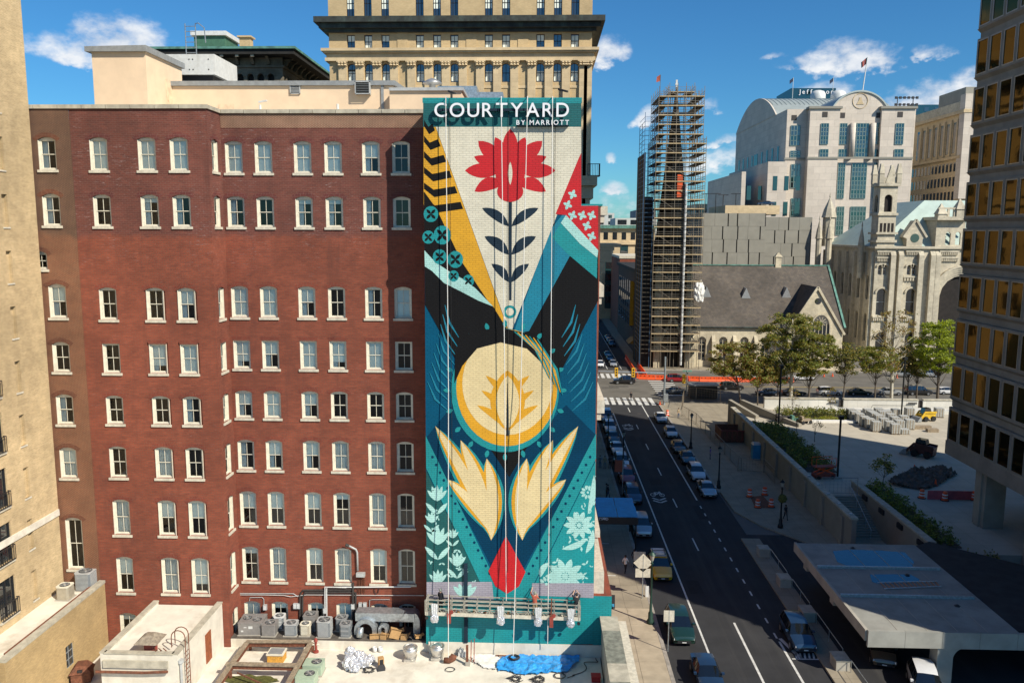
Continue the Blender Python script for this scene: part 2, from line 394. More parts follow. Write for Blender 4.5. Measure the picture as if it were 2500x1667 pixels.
# sash windows
_wc={}
def window_meshes(w,h,rise,muntin=1,arch=True,archmat='arch',inset=.15,fr=.14):
 key=(round(w,2),round(h,2),round(rise,2),muntin,arch,archmat)
 if key in _wc: return _wc[key]
 hw=w/2;y0=inset;fw=fr;d={}
 zs=h-rise
 ar=arch_pts(hw-.004,rise)
 f=MB()
 f.box(-hw+.004,-hw+fw,y0,y0+.12,.0,zs);f.box(hw-fw,hw-.004,y0,y0+.12,.0,zs)
 f.box(-hw+fw,hw-fw,y0,y0+.12,.0,.10);f.box(-hw+.003,-hw+.035,.03,y0-.001,0,zs);f.box(hw-.035,hw-.003,.03,y0-.001,0,zs)
 head=[(-hw+.004,zs-(.10 if rise<.02 else .02))]+[(a,zs+b-.004)for a,b in ar]+[(hw-.004,zs-(.10 if rise<.02 else .02))]
 f.prism(head, lambda a,b,t:(a,y0-.006+.12*t,b))
 d['frame']=f.mesh('window_frame',M['cream'])
 s=MB();zt=zs-(.10 if rise<.02 else .02);zm=(zt+.10)/2;iw=hw-fw;r=.045
 for(za,zb,yy)in((zm,zt,y0+.05),(.10,zm+.02,y0+.085)):
  s.box(-iw,-iw+r,yy,yy+.03,za,zb);s.box(iw-r,iw,yy,yy+.03,za,zb)
  s.box(-iw+r,iw-r,yy,yy+.03,za,za+r);s.box(-iw+r,iw-r,yy,yy+.03,zb-r,zb)
  if muntin:s.box(-.016,.016,yy+.003,yy+.025,za+r,zb-r)
 d['sash']=s.mesh('sash',M['cream'])
 p=MB();p.face([(-iw,y0+.075,zm),(iw,y0+.075,zm),(iw,y0+.075,zt),(-iw,y0+.075,zt)])
 p.face([(-iw,y0+.11,.1),(iw,y0+.11,.1),(iw,y0+.11,zm),(-iw,y0+.11,zm)])
 d['pane']=p.mesh('pane',M['glass'])
 q=MB();q.box(-hw-.10,hw+.10,-.09,.16,-.17,-.002)
 d['sill']=q.mesh('sill',M['sill'])
 if arch:
  a=MB();n=17;hh=.30;ex=.16
  if rise>.02:
   rr=(hw*hw+rise*rise)/(2*rise);aa=math.asin(hw/rr)+ex/rr;cz=h-rr
   for i in range(n):
    t0=-aa+2*aa*(i+.08)/n;t1=-aa+2*aa*(i+.92)/n;dy=.012+.006*(i%3)
    pol=[(rr*math.sin(t0),cz+rr*math.cos(t0)),(rr*math.sin(t1),cz+rr*math.cos(t1)),((rr+hh)*math.sin(t1),cz+(rr+hh)*math.cos(t1)),((rr+hh)*math.sin(t0),cz+(rr+hh)*math.cos(t0))]
    a.prism(pol, lambda x,z,t,dy=dy:(x,-dy+t*(dy+.03),z))
  else:
   for i in range(n):
    sk=((i+.5)/n-.5)*.25
    x0=-hw+2*hw*(i+.07)/n;x1=-hw+2*hw*(i+.93)/n
    a.prism([(x0,h),(x1,h),(x1+sk,h+hh),(x0+sk,h+hh)], lambda x,z,t:(x,-.013+t*.04,z))
  d['arch']=a.mesh('brick_arch',M[archmat])
 b=MB();b.face([(-iw,y0+.14,.1),(iw,y0+.14,.1),(iw,y0+.14,zt),(-iw,y0+.14,zt)]);d['blind_full']=b.mesh('blind',M['blind'])
 for nm,fr_ in(('blind_half',.5),('blind_low',.22),('blind_top',.82)):
  b=MB();zb_=.1+(zt-.1)*fr_;b.box(-iw,iw,y0+.135,y0+.145,zb_,zt);d[nm]=b.mesh('blind',M['blind'])
 for nm,xa,xb,mt in(('curtain_l',-iw,-iw*.25,'curtain'),('curtain_r',iw*.3,iw,'curtain'),('curtain_all',-iw,iw,'curtain_w')):
  c=MB();k=14 if nm!='curtain_all' else 26
  for i in range(k):
   x0=xa+(xb-xa)*i/k;x1=xa+(xb-xa)*(i+1)/k
   ya=y0+.19+.03*math.sin(i*1.9);yb=y0+.19+.03*math.sin((i+1)*1.9)
   c.face([(x0,ya,.1),(x1,yb,.1),(x1,yb,zt),(x0,ya,zt)])
  d[nm]=c.mesh('curtain',M[mt])
 _wc[key]=d; return d
def window(parent,p,rz,w,h,rise,fill=(),archmat='arch',arch=True,base=(0,0,0)):
 ms=window_meshes(w,h,rise,archmat=archmat,arch=arch)
 o=put('window',ms['frame'],parent,Vector(p)-Vector(base),rz)
 for nm in('sash','pane','sill')+(('arch',)if arch else()):put('brick_arch' if nm=='arch' else nm,ms[nm],o)
 for nm in fill:put('blind' if nm.startswith('blind')else 'curtain',ms[nm],o)
 return o
# the red brick hotel
YL,YM,YW=55.2,57.5,55.0
ROWS=[(324,404,1),(451,528,1),(657,735,1),(782,853,0),(897,966,1),(1010,1085,1),(1128,1212,1),(1255,1340,1),(1380,1463,1)]
RZ=[]
for a,b,arc in ROWS:
 zt=onY(D(605,a),YM).z;zb=onY(D(605,b),YM).z+.19
 RZ.append((zb,zt,.17 if arc else 0.))
ZTOP=onY(D(700,252),YM).z;ZB=0.8
XC=onY(D(476,300),YL).x;XSEAM=onY(D(161,300),YL).x;XML=onY(D(973,300),YW).x
print('RZ',RZ,'ZTOP',ZTOP,'XC',XC,XSEAM,XML)
XLEFT=-36.0
hotel=thing('brick_hotel','red brick hotel block with cream arched sash windows and a flat parapet','building',(-18,YM,0),world=True)
HB=Vector((-18,YM,0))
WW=1.24
RZ_ROW9=RZ[8]
FILL=['blind_full','blind_full','blind_full','blind_half','curtain_l','curtain_l','curtain_all','none','curtain_r']
def pick_fill(r,c,rr):
 k=rr.random()
 if r==0:opt=[('blind_full',)]*6+[('blind_half','curtain_l')]*2+[('curtain_l',)]
 elif r==1:opt=[('curtain_l',)]*6+[('curtain_l','blind_top')]*2+[()]
 elif r in(2,4):opt=[('curtain_l',)]*3+[('blind_full',)]*3+[('blind_half','curtain_l')]*2+[()]*2
 elif r==3:opt=[('blind_full',)]*4+[('blind_low','curtain_l')]*3+[('blind_half','curtain_l')]*2
 elif r==5:opt=[('curtain_l',)]*2+[('curtain_all',)]*3+[('blind_half','curtain_l')]*2+[()]*2
 else:opt=[('blind_half',)]*4+[('curtain_all',)]*3+[('blind_top',)]*2+[('blind_low',)]
 return opt[int(k*len(opt))]
rw=random.Random(3)
ACC=(0,0,0)
colM=[onY(D(x,365),YM).x for x in(537,605,695,765,852,921)]
holesM=[(x,WW/2,a,b,r)for x in colM for a,b,r in RZ]
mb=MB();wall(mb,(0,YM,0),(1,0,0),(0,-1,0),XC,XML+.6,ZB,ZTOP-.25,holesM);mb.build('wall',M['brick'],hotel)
for ci,x in enumerate(colM):
 for ri,(a,b,r)in enumerate(RZ):
  f=pick_fill(ri,ci,rw)
  if ci==5:f=()if ri in(0,1)else(('blind_full',)if rw.random()<.6 else())
  window(hotel,(x,YM,a),0,WW,b-a,r,f,'arch_up' if ri<2 else 'arch',base=HB)
mb=MB();ym=(YL+YM)/2
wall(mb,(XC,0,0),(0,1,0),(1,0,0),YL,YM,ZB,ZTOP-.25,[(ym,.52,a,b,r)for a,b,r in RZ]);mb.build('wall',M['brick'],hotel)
for ri,(a,b,r)in enumerate(RZ):
 window(hotel,(XC,ym,a),math.pi/2,1.04,b-a,r,('blind_full',)if rw.random()<.6 else('curtain_l',),'arch_up' if ri<2 else 'arch',base=HB)
colL=[onY(D(x,355),YL).x for x in(226.5,337,411)]
holesL=[];specL=[]
for ci,x in enumerate(colL):
 for ri,(a,b,r)in enumerate(RZ):
  ex=.13 if(ci>0 and ri>1)else 0.
  holesL.append((x,WW/2+ex,a,b+ex*.8,r));specL.append((ci,ri,x,a,b,r,ex))
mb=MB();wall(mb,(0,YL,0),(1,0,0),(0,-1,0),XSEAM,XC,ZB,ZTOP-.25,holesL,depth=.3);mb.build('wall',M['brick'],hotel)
for ci,ri,x,a,b,r,ex in specL:
 f=pick_fill(ri,ci,rw)
 if ci==0 and 0<ri<6:f=()
 o=window(hotel,(x,YL,a),0,WW,b-a,r,f,'arch_up' if ri<2 else 'arch',base=HB)
 if ex:
  inner=MB();hw=WW/2+ex;zs=b-a+ex*.8-r
  ar=arch_pts(hw,r);ai=arch_pts(WW/2-.005,r)
  lo=[(-hw,0)]+[(p,zs+q)for p,q in ar]+[(hw,0)];li=[(-WW/2+.005,0)]+[(p,b-a-r+q)for p,q in ai]+[(WW/2-.005,0)]
  for(p1,p2,q1,q2)in zip(lo[:-1],lo[1:],li[:-1],li[1:]):
   inner.face([(p1[0],.085,p1[1]),(p2[0],.085,p2[1]),(q2[0],.085,q2[1]),(q1[0],.085,q1[1])][::-1])
  put('brick_reveal',inner.mesh('brick_reveal',M['brick']),o)
colB=[]
for(x,ya,yb,wd)in[(106,315,397,1.24),(116,445,525,1.24),(96,577,625,1.0),(130,652,736,1.24),(138.5,785,860,1.24),(147,905,980,1.24),(155,1027,1103,1.24),(168,1188,1312,1.24)]:
 P1=onY(D(x,ya),YL);P2=onY(D(x,yb),YL);colB.append((P1 .x if wd>1.1 else P1 .x-.15,wd,P2 .z+.19,P1 .z))
mb=MB();wall(mb,(0,YL-.03,0),(1,0,0),(0,-1,0),XLEFT,XSEAM-.002,ZB,ZTOP-.25,[(x,wd/2,a,b,.2)for x,wd,a,b in colB],depth=.3)
mb.face([(XSEAM,YL-.03,ZB),(XSEAM,YL,ZB),(XSEAM,YL,ZTOP-.25),(XSEAM,YL-.03,ZTOP-.25)]);mb.build('wall',M['brick_brown'],hotel)
for i,(x,wd,a,b)in enumerate(colB):
 window(hotel,(x,YL-.03,a),0,wd,b-a,.2,[('curtain_l',),('curtain_l',),(),('blind_half','curtain_l'),(),('curtain_l',),('blind_half','curtain_all'),()][i],'arch_brown',base=HB)
mb=MB();mb.face([(XC-.4,YM+1.1,ZB),(XML+2,YM+1.1,ZB),(XML+2,YM+1.1,ZTOP-1),(XC-.4,YM+1.1,ZTOP-1)])
mb.face([(XLEFT,YL+1.0,ZB),(XC-.9,YL+1.0,ZB),(XC-.9,YL+1.0,ZTOP-1),(XLEFT,YL+1.0,ZTOP-1)])
mb.face([(XC-.9,YL+1.0,ZB),(XC-.9,YM+1.1,ZB),(XC-.9,YM+1.1,ZTOP-1),(XC-.9,YL+1.0,ZTOP-1)])
mb.build('room_interior',M['interior'],hotel)
mb=MB();mb.face([(XLEFT,YL+.2,ZTOP-.9),(XC-.2,YL+.2,ZTOP-.9),(XC-.2,90,ZTOP-.9),(XLEFT,90,ZTOP-.9)])
mb.face([(XC-.2,YM+.2,ZTOP-.905),(XML+.5,YM+.2,ZTOP-.905),(XML+.5,90,ZTOP-.905),(XC-.2,90,ZTOP-.905)])
mb.build('roof',M['roofwhite'],hotel)
mb=MB();mb.box(XC+.03,XML-.002,YM-.025,YM+.3,ZTOP-1.25,ZTOP-.252);mb.build('parapet',M['brick_top'],hotel)
mb=MB();mb.box(XSEAM,XC-.31,YL+.3,YL+.31,ZTOP-1.25,ZTOP-.252);mb.box(XC-.32,XC-.31,YL+.3,YM+.3,ZTOP-1.25,ZTOP-.252);mb.build('parapet',M['brick'],hotel)
def coping(p,q,n,parent,wd=.5,h=.26,z=ZTOP,m='coping'):
 p,q=Vector(p),Vector(q)
 for i in range(n):
  a=p+(q-p)*(i/n+.0012);b=p+(q-p)*((i+1)/n-.0012)
  k=MB();k.bar((a.x,a.y,z-h/2+rw.uniform(-.006,.006)),(b.x,b.y,z-h/2+rw.uniform(-.006,.006)),wd,h);k.build('coping_stone',M[m],parent)
coping((XLEFT,YL+.12,0),(XC-.16,YL+.12,0),8,hotel)
coping((XC-.14,YL-.13,0),(XC-.14,YM+.2,0),2,hotel)
coping((XC+.12,YM+.10,0),(XML-.02,YM+.10,0),9,hotel)
def quadbox(name,m,x0,x1,y0,y1,z0,z1,parent):k=MB();k.box(x0,x1,y0,y1,z0,z1); return k.build(name,m,parent)
p1=onY(D(210,120),60);p2=onY(D(333,112),60)
zt=onY(D(300,120),60).z
k=MB();k.box(p1 .x,p2 .x,60,66,ZTOP-.9,zt);ph=k.build('penthouse',M['stucco'],hotel)
k=MB();k.hexa([(p1 .x-.35,59.7,zt),(p2 .x+.2,59.7,zt),(p2 .x+.2,66.2,zt),(p1 .x-.35,66.2,zt)],[(p1 .x-.35,59.7,zt+.35),(p2 .x+.2,59.7,zt+.42),(p2 .x+.2,66.2,zt+.42),(p1 .x-.35,66.2,zt+.35)]);k.build('roof_edge',M['metal_grey'],ph)
k=MB();k.box(p2 .x,p2 .x+.04,63.0,64.1,ZTOP-.9,ZTOP+3.1);k.box(p2 .x+.04,p2 .x+.1,63.15,63.25,ZTOP+1.5,ZTOP+1.6);k.build('door',mat('stucco_door',(.70,.52,.35),.8),ph)
pa=onY(D(387,190),64);pb=onY(D(902,190),64)
zt2=onY(D(600,184),64).z
k=MB();k.box(p2 .x+.01,pb.x,64,70,ZTOP-.9,zt2-.45);lw_=k.build('penthouse',M['stucco'],hotel)
k=MB();k.hexa([(pa.x,63.8,zt2-.45),(pb.x+.2,63.8,zt2-.45),(pb.x+.2,71,zt2-.1),(pa.x,71,zt2-.1)],[(pa.x,63.8,zt2-.1),(pb.x+.2,63.8,zt2-.1),(pb.x+.2,71,zt2+.3),(pa.x,71,zt2+.3)])
k.box(pb.x-.9,pb.x-.7,63.9,63.99,ZTOP-.9,zt2-.45);k.build('standing_seam_roof',M['metal_grey'],lw_)
def louvre(x,y,ztop,w,h,dpt,parent,mt='metal_grey'):
 k=MB();k.box(x-w/2,x+w/2,y-dpt,y-dpt+.03,ztop-h,ztop-h+.06);k.box(x-w/2,x+w/2,y-dpt,y,ztop-.06,ztop)
 k.box(x-w/2,x-w/2+.06,y-dpt,y,ztop-h,ztop);k.box(x+w/2-.06,x+w/2,y-dpt,y,ztop-h,ztop)
 o=k.build('vent_frame',M['metal_light'],parent)
 s=MB();nn=6
 for i in range(nn):
  zz=ztop-.1-(h-.2)*(i+.5)/nn
  s.hexa([(x-w/2+.05,y-dpt+.01,zz-.04),(x+w/2-.05,y-dpt+.01,zz-.04),(x+w/2-.05,y-.02,zz+.06),(x-w/2+.05,y-.02,zz+.06)],[(x-w/2+.05,y-dpt+.01,zz-.02),(x+w/2-.05,y-dpt+.01,zz-.02),(x+w/2-.05,y-.02,zz+.08),(x-w/2+.05,y-.02,zz+.08)])
 s.build('louvre_slats',M[mt],lw_)
 d=MB();d.box(x-w/2+.05,x+w/2-.05,y-.02,y-.005,ztop-h+.05,ztop-.05);d.build('vent_recess',M['black'],lw_)
q=onY(D(678,192),64);louvre(q.x,63.97,q.z,.8,.8,.1,lw_)
q=onY(D(835,190),64);louvre(q.x,63.97,q.z,1.15,.95,.5,lw_)
q=onY(D(520,250),64);k=MB();k.box(q.x-.6,q.x+.6,63.96,63.99,ZTOP-.9,ZTOP+1.35);k.build('door',mat('stucco_door_b',(.70,.52,.35),.8),lw_)
pc=onY(D(1062,215),63);zt3=onY(D(950,212),63).z
k=MB();k.box(pb.x+.01,pc.x,62.5,70,ZTOP-.9,zt3);lw3=k.build('penthouse',M['stucco'],hotel)
k=MB();k.box(pb.x+.01,pc.x+.15,62.3,70,zt3,zt3+.22);k.build('roof_edge',M['metal_light'],lw3)
def post_lamp(x,y,z0,z1,label):
 t=thing('roof_pole',label,'pole',(x,y,z0));k=MB();k.tube([(0,0,0),(0,0,z1-z0)],.09,8);k.box(-.15,.15,-.15,.15,0,.06);k.build('pole',M['metal_white'],t)
 return t
q=onY(D(597,230),62);t=post_lamp(q.x,62,ZTOP-.9,ZTOP+1.0,'white roof pole with two floodlights above the parapet')
k=MB();k.bar((-.1,0,2.1),(.55,-.05,2.2),.14,.12);k.build('floodlight',M['metal_white'],t)
q=onY(D(775,220),62);post_lamp(q.x,62,ZTOP-.9,ZTOP+1.05,'plain white vent pole beside the louvred roof wall')
t=thing('rooftop_unit','white boxy cooling unit on the hotel roof beside the stucco penthouse','cooling unit',(onY(D(436,170),68).x,68,zt2))
hw=2.1;zc=onY(D(430,125),68).z-zt2;zl=onY(D(430,172),68).z-zt2
k=MB();k.box(-hw,hw,0,5,zl,zc);k.build('casing',M['metal_white'],t)
k=MB();k.box(-hw+.3,hw-.3,.3,4.6,-.4,zl-.002);k.build('stand',M['black'],t)
k=MB()
for xx in(-1.4,.0,.3,1.6):
 for zz in(.25,.75):k.lathe((xx,-.03,zl+(zc-zl)*zz),[(.05,0),(.05,.04)],8,axis='Y')
k.build('fastener',M['black'],t)
t=thing('roof_ladder','tall galvanised cage ladder rising behind the white cooling unit','ladder',(onY(D(440,130),72).x,72,zt2))
zt_l=onY(D(440,55),72).z-zt2
for sx in(-.45,.45):k=MB();k.tube([(sx,0,0),(sx,0,zt_l)],.045,6);k.build('rail',M['galv'],t)
n=14
for i in range(n):k=MB();k.tube([(-.45,0,zt_l*(i+.5)/n),(.45,0,zt_l*(i+.5)/n)],.03,5);k.build('rung',M['galv'],t)
k=MB();k.tube([(.45,0,zt_l),(.8,-.2,zt_l),(1.3,-.2,zt_l-.4),(1.3,0,zt_l-1.6)],.045,6);k.build('hand_rail',M['galv'],t)
t=thing('brick_chimney','squat rusty brick chimney stub behind the stucco penthouse','chimney',(onY(D(277,108),70).x,70,zt));k=MB()
k.lathe((0,0,0),[(.75,-1.5),(.75,.55),(.85,.55),(.85,.9),(.55,.9)],10);k.build('stack',M['rust'],t)
for(xa,xb,yy,zz,hh)in((1005,1095,76,198,.9),(1060,1155,70,212,.55)):
 a=onY(D(xa,zz),yy);b=onY(D(xb,zz),yy);k=MB();k.box(a.x,b.x,yy,yy+5,a.z-hh,a.z)
 tag(k.build('roof_skylight',M['galv'],None),'long low metal roof curb behind the mural wall, %s'%('the taller one' if yy>72 else 'the lower one'),'roof curb')
q=onY(D(993,190),66);t=thing('mushroom_vent','shiny mushroom shaped roof vent behind the mural','roof vent',(q.x,66,zt3))
k=MB();k.lathe((0,0,0),[(.25,0),(.25,q.z-zt3-.15),(.78,q.z-zt3-.1),(.75,q.z-zt3),(.35,q.z-zt3+.22),(.1,q.z-zt3+.32)],14);k.build('cap',M['alu'],t,True)
# the tower with the mural
def paint(name,c,rough=.62): return brickmat(name,c,tuple(x*.93 for x in c),tuple(x*.70 for x in c),bw=.42,bh=.145,ms=.018,var=.11,bump=.45,rough=rough)
PT=dict(teal=(.002,.27,.285),dteal=(.0,.115,.12),cream=(.72,.665,.52),gold=(.72,.36,.012),black=(.009,.009,.010),red=(.56,.004,.010),blue=(.0,.085,.165),navy=(.0,.040,.090),aqua=(.40,.68,.62),amber=(.74,.36,.012),flesh=(.78,.62,.33),grey=(.36,.33,.38),ink=(.018,.035,.055),green=(.0,.085,.085),sky=(.0,.20,.30))
PM={k:paint('paint_'+k,v,.62 if k not in('black','ink','navy')else .85)for k,v in PT.items()}
for k in('black','ink','navy','blue'):PM[k].node_tree.nodes['Principled BSDF'].inputs['Specular IOR Level'].default_value=.15
XMR=onY(D(1372,900),YW).x;XMU=onY(D(1333,350),YW).x;ZMT=onY(D(1150,225),YW).z;ZST=onY(D(1350,473),YW).z
XMB=onY(D(1405,1390),YW).x;ZMB=onY(D(1390,1368),YW).z
tower=thing('mural_tower','tall narrow hotel wing painted with a bright teal, red and gold mural','building',(-2,YW,0),world=True)
k=MB()
k.box(XML,XMU,YW,74,ZST,ZMT-.3);k.box(XML,XMR,YW,74,ZMB,ZST-.001);k.box(XML,XMB,YW,74,0,ZMB-.001)
k.build('wall',M['brick'],tower)
for a_ in((XML-.05,XMU+.05,ZMT-.3,ZMT),(XMU+.06,XMR+.12,ZST,ZST+.12)):k=MB();k.box(a_[0],a_[1],YW-.03,YW+.5,a_[2],a_[3]);k.build('coping',PM['teal'],tower)
k=MB()
for(z0,z1,px)in((ZST-.6,ZST,.5),(27.6,28.4,.35),(19.5,20.4,.55),(10.5,11.0,.4),(ZMB-.5,ZMB+1.6,.75)):
 k.box(XMR,XMR+px,YW+.4,73,z0,z1);k.box(XMR,XMR+px*.6,YW+.5,73,z0-.5,z0-.001)
k.build('string_course',M['sill'],tower)
def mp(x,y,ly):q=onY(D(x,y),YW); return(min(q.x,XMR-.003),YW-.004-.006*ly-SHN[0],q.z)
mural=None
SHN=[0.,0]
def shape(pts,colr,ly,parent=None,name='paint_field'):
 SHN[1]+=1;SHN[0]=(SHN[1]%13)*.0004
 k=MB();k.face([mp(x,y,ly)for x,y in pts][::-1]);me=k.mesh(name,PM[colr])
 bm=bmesh.new();bm.from_mesh(me);bmesh.ops.recalc_face_normals(bm,faces=bm.faces)
 for f in bm.faces:
  if f.normal.y>0:f.normal_flip()
 bmesh.ops.triangulate(bm,faces=bm.faces);bm.to_mesh(me);bm.free()
 o=put(name,me,parent if parent is not None else tower)
 o.location=-Vector(tower['wl'])if parent is None else(0,0,0)
 return o
def ell(cx,cy,rx,ry,n=28,a0=0,rot=0):
 r=[]
 for i in range(n):
  t=a0+2*math.pi*i/n;a,b=rx*math.cos(t),ry*math.sin(t)
  r.append((cx+a*math.cos(rot)-b*math.sin(rot),cy+a*math.sin(rot)+b*math.cos(rot)))
 return r
def leaf(x0,y0,x1,y1,w,n=9,bend=0.):
 """pointed leaf from base to tip"""
 dx,dy=x1-x0,y1-y0;L=math.hypot(dx,dy);nx,ny=-dy/L,dx/L;up,dn=[],[]
 for i in range(n+1):
  t=i/n;b=bend*math.sin(math.pi*t);h=w*math.sin(math.pi*t)**.75
  up.append((x0+dx*t+nx*(b+h),y0+dy*t+ny*(b+h)));dn.append((x0+dx*t+nx*(b-h),y0+dy*t+ny*(b-h)))
 return up+dn[-2:0:-1]
def stroke(pts,ws):
 l,r=[],[]
 for i,(x,y)in enumerate(pts):
  a=pts[max(0,i-1)];b=pts[min(len(pts)-1,i+1)];L=math.hypot(b[0]-a[0],b[1]-a[1]);nx,ny=-(b[1]-a[1])/L,(b[0]-a[0])/L
  l.append((x+nx*ws[i],y+ny*ws[i]));r.append((x-nx*ws[i],y-ny*ws[i]))
 return l+r[::-1]
mural=shape([(973,225),(1334,225),(1334,473),(1374,473),(1365,1340),(1365,1475),(981,1475)],'blue',0,name='mural')
def S(pts,c,ly,name='paint_field'): return shape(pts,c,ly,mural,name)
S([(972,225),(1335,225),(1335,292),(972,292)],'dteal',2);S([(972,225),(1335,225),(1335,238),(972,238)],'teal',3)
S([(973,243),(1001,292),(1168,760),(1040,620),(973,470)],'gold',1)
for i in range(6):
 y0=262+i*36;xe=990+(y0-270)*.36;S([(974,y0+14),(984+i*3,y0+30),(xe+6,y0+22),(xe+12,y0+38),(986+i*3,y0+47),(974,y0+28)],'black',2,'stripe')
S([(1001,292),(1335,292),(1335,352),(1172,768)],'cream',3)
for i in range(9):
 a=math.pi*(1.0+i/8.0);rr_=104 if i%2==0 else 90
 S(leaf(1172+22*math.cos(a),392+22*math.sin(a),1172+rr_*math.cos(a),392+rr_*.92*math.sin(a),17 if i%2==0 else 13),'red',4,'petal')
S(ell(1172,396,34,44),'red',5,'petal');S(leaf(1160,420,1090,440,15,bend=8),'red',4,'petal');S(leaf(1184,420,1254,440,15,bend=-8),'red',4,'petal')
S(ell(1172,440,30,24),'red',5,'petal');S(leaf(1172,425,1172,372,5),'cream',6,'petal')
S([(1168,462),(1176,462),(1175,690),(1169,690)],'ink',4,'stem')
for y,w_,l_ in((520,11,62),(585,12,56),(648,10,40)):
 S(leaf(1169,y,1169-l_,y-42,w_,bend=5),'ink',4,'leaf');S(leaf(1175,y,1175+l_,y-42,w_,bend=-5),'ink',4,'leaf')
S(ell(1171,716,15,15),'teal',4,'disc');S(ell(1171,716,9,9),'cream',5,'disc')
S([(974,440),(1003,480),(1060,600),(1120,690),(1060,655),(976,590)],'black',4)
for x,y,r_ in((990,492,17),(984,545,14),(1016,540,20),(1010,590,16),(1046,596,18),(1042,634,12),(1076,645,13)):
 S(ell(x,y,r_,r_*1.1,14),'teal',5,'disc')
 for q_ in range(4):S(leaf(x,y,x+r_*.85*math.cos(q_*1.571+.78),y+r_*.9*math.sin(q_*1.571+.78),r_*.2,5),'black',6,'petal')
rt=random.Random(9)
S([(975,575),(1000,602),(1030,622),(1062,640),(1092,662),(1133,704),(1098,690),(1060,670),(1020,650),(992,622),(976,612)],'aqua',5)
S([(976,612),(992,622),(1020,650),(1060,670),(1098,690),(1133,704),(1172,768),(1120,790),(1066,860),(977,700)],'black',4)
S([(1262,520),(1300,496),(1374,575),(1374,690),(1290,850),(1186,770)],'black',1);S([(1262,530),(1335,440),(1335,540),(1215,760),(1178,768)],'sky',2)
S([(1330,362),(1335,352),(1335,473),(1374,473),(1374,575),(1300,494),(1276,492)],'red',4)
for i in range(5):
 for j in range(9):
  x=1282+i*22+(j%2)*11;y=375+j*24
  if x>1374-10 or(x>1324 and y<484)or x<1330-(y-352)*.42+10 or y>500+(x-1300)*1.0-12:continue
  for q_ in range(4):S(leaf(x,y,x+11*math.cos(q_*1.571+.4),y+12*math.sin(q_*1.571+.4),3.6,5),'aqua',5,'petal')
S([(1300,494),(1374,575),(1372,592),(1332,560),(1288,512)],'aqua',5);S([(1288,512),(1332,560),(1372,592),(1371,640),(1300,580),(1268,545)],'teal',3)
S(ell(1160,896,124,142,40),'teal',5,'disc');S(ell(1164,890,116,134,40),'amber',6,'disc');S(ell(1166,880,104,118,40),'flesh',7,'disc')
S([(1044,880),(1046,800),(1080,762),(1150,752),(1230,770),(1284,830),(1288,900),(1262,850),(1210,800),(1150,786),(1096,800),(1062,840)],'black',8)
for i in range(7):S(stroke([(1180+i*9,760+i*3),(1230+i*8,800+i*8),(1262+i*5,870+i*6)],[1,3.2,.6]),'amber' if i%2 else 'teal',9,'stripe')
S(leaf(1166,990,1166,850,40,14),'amber',8,'leaf');S(leaf(1166,985,1166,862,27,14),'flesh',9,'leaf');S(stroke([(1166,1000),(1166,940),(1166,880)],[3,2.4,.6]),'ink',10,'stem')
for s_ in(-1,1):
 for q_ in range(3):S(leaf(1166,985-q_*30,1166+s_*(70-q_*10),930-q_*34,8,bend=-6*s_),'amber',8,'leaf')
S([(979,1005),(1040,930),(1110,1020),(1160,1035),(1220,1015),(1300,930),(1370,1000),(1166,1372)],'navy',3)
S([(1118,1018),(1216,1018),(1170,1095)],'black',4)
S([(978,1000),(1128,1310),(1166,1360),(1205,1310),(1369,995),(1369,1052),(1210,1372),(1120,1372),(979,1075)],'teal',4)
S([(979,1080),(1120,1372),(980,1372)],'green',5);S([(1368,1058),(1366,1372),(1212,1372)],'teal',5)
for(x,y,sc_)in((1004,1150,1.0),(1006,1250,1.15),(1050,1300,.9),(1006,1340,.9),(992,1200,.7),(1040,1235,.6)):
 for q_ in range(5):
  a=-math.pi/2+(q_-2)*.42;S(leaf(x,y,x+30*sc_*math.cos(a),y+38*sc_*math.sin(a),4.6*sc_,6),'aqua',6,'petal')
 S(leaf(x,y+30*sc_,x-26*sc_,y+4,5*sc_,6),'aqua',6,'leaf');S(leaf(x,y+30*sc_,x+24*sc_,y+4,5*sc_,6),'aqua',6,'leaf')
for(x,y,rr_)in((1298,1322,46),(1330,1205,36),(1350,1130,18),(1255,1340,20)):
 for q_ in range(10):
  a=q_*math.pi/5;S(leaf(x+6*math.cos(a),y+6*math.sin(a),x+rr_*math.cos(a),y+rr_*math.sin(a)*.9,rr_*.17,7),'aqua',6,'petal')
 S(ell(x,y,rr_*.16,rr_*.16,10),'aqua',7,'disc')
for(x0,y0,x1,y1)in((1290,1260,1350,1235),(1345,1270,1362,1215),(1262,1290,1240,1325),(1350,1180,1364,1090)):S(leaf(x0,y0,x1,y1,7,7,5),'aqua',6,'leaf')
rl=random.Random(14)
for i in range(190):
 x=rl.uniform(984,1368);y=rl.uniform(1085,1362)
 if not(x<979+(y-1085)*.47 or x>1366-(y-1062)*.48):continue
 a=rl.uniform(0,6.28);r_=rl.uniform(5,11);S(leaf(x,y,x+r_*math.cos(a),y+r_*math.sin(a),r_*.24,6),'aqua',5.5,'leaf');S(leaf(x,y,x+r_*math.cos(a+2),y+r_*math.sin(a+2),r_*.2,6),'aqua',5.5,'leaf')
for i in range(16):
 t_=(i+.5)/16
 for x in(985+140*t_,1364-150*t_):S(ell(x+(4 if x<1170 else -4),1040+285*t_,3.2,3.4,8),'navy',5.2,'disc')
for i in range(20):a=i*math.pi/10;S(leaf(1160+126*math.cos(a),896+144*math.sin(a),1160+142*math.cos(a),896+162*math.sin(a),5,6),'teal',4.5,'petal')
for s_ in(-1,1):
 for i in range(9):S(stroke([(1172+s_*(150+i*5),700+i*22),(1172+s_*(140+i*4),740+i*22),(1172+s_*(118+i*3),775+i*21)],[.6,2.6,.6]),'sky',5,'stripe')
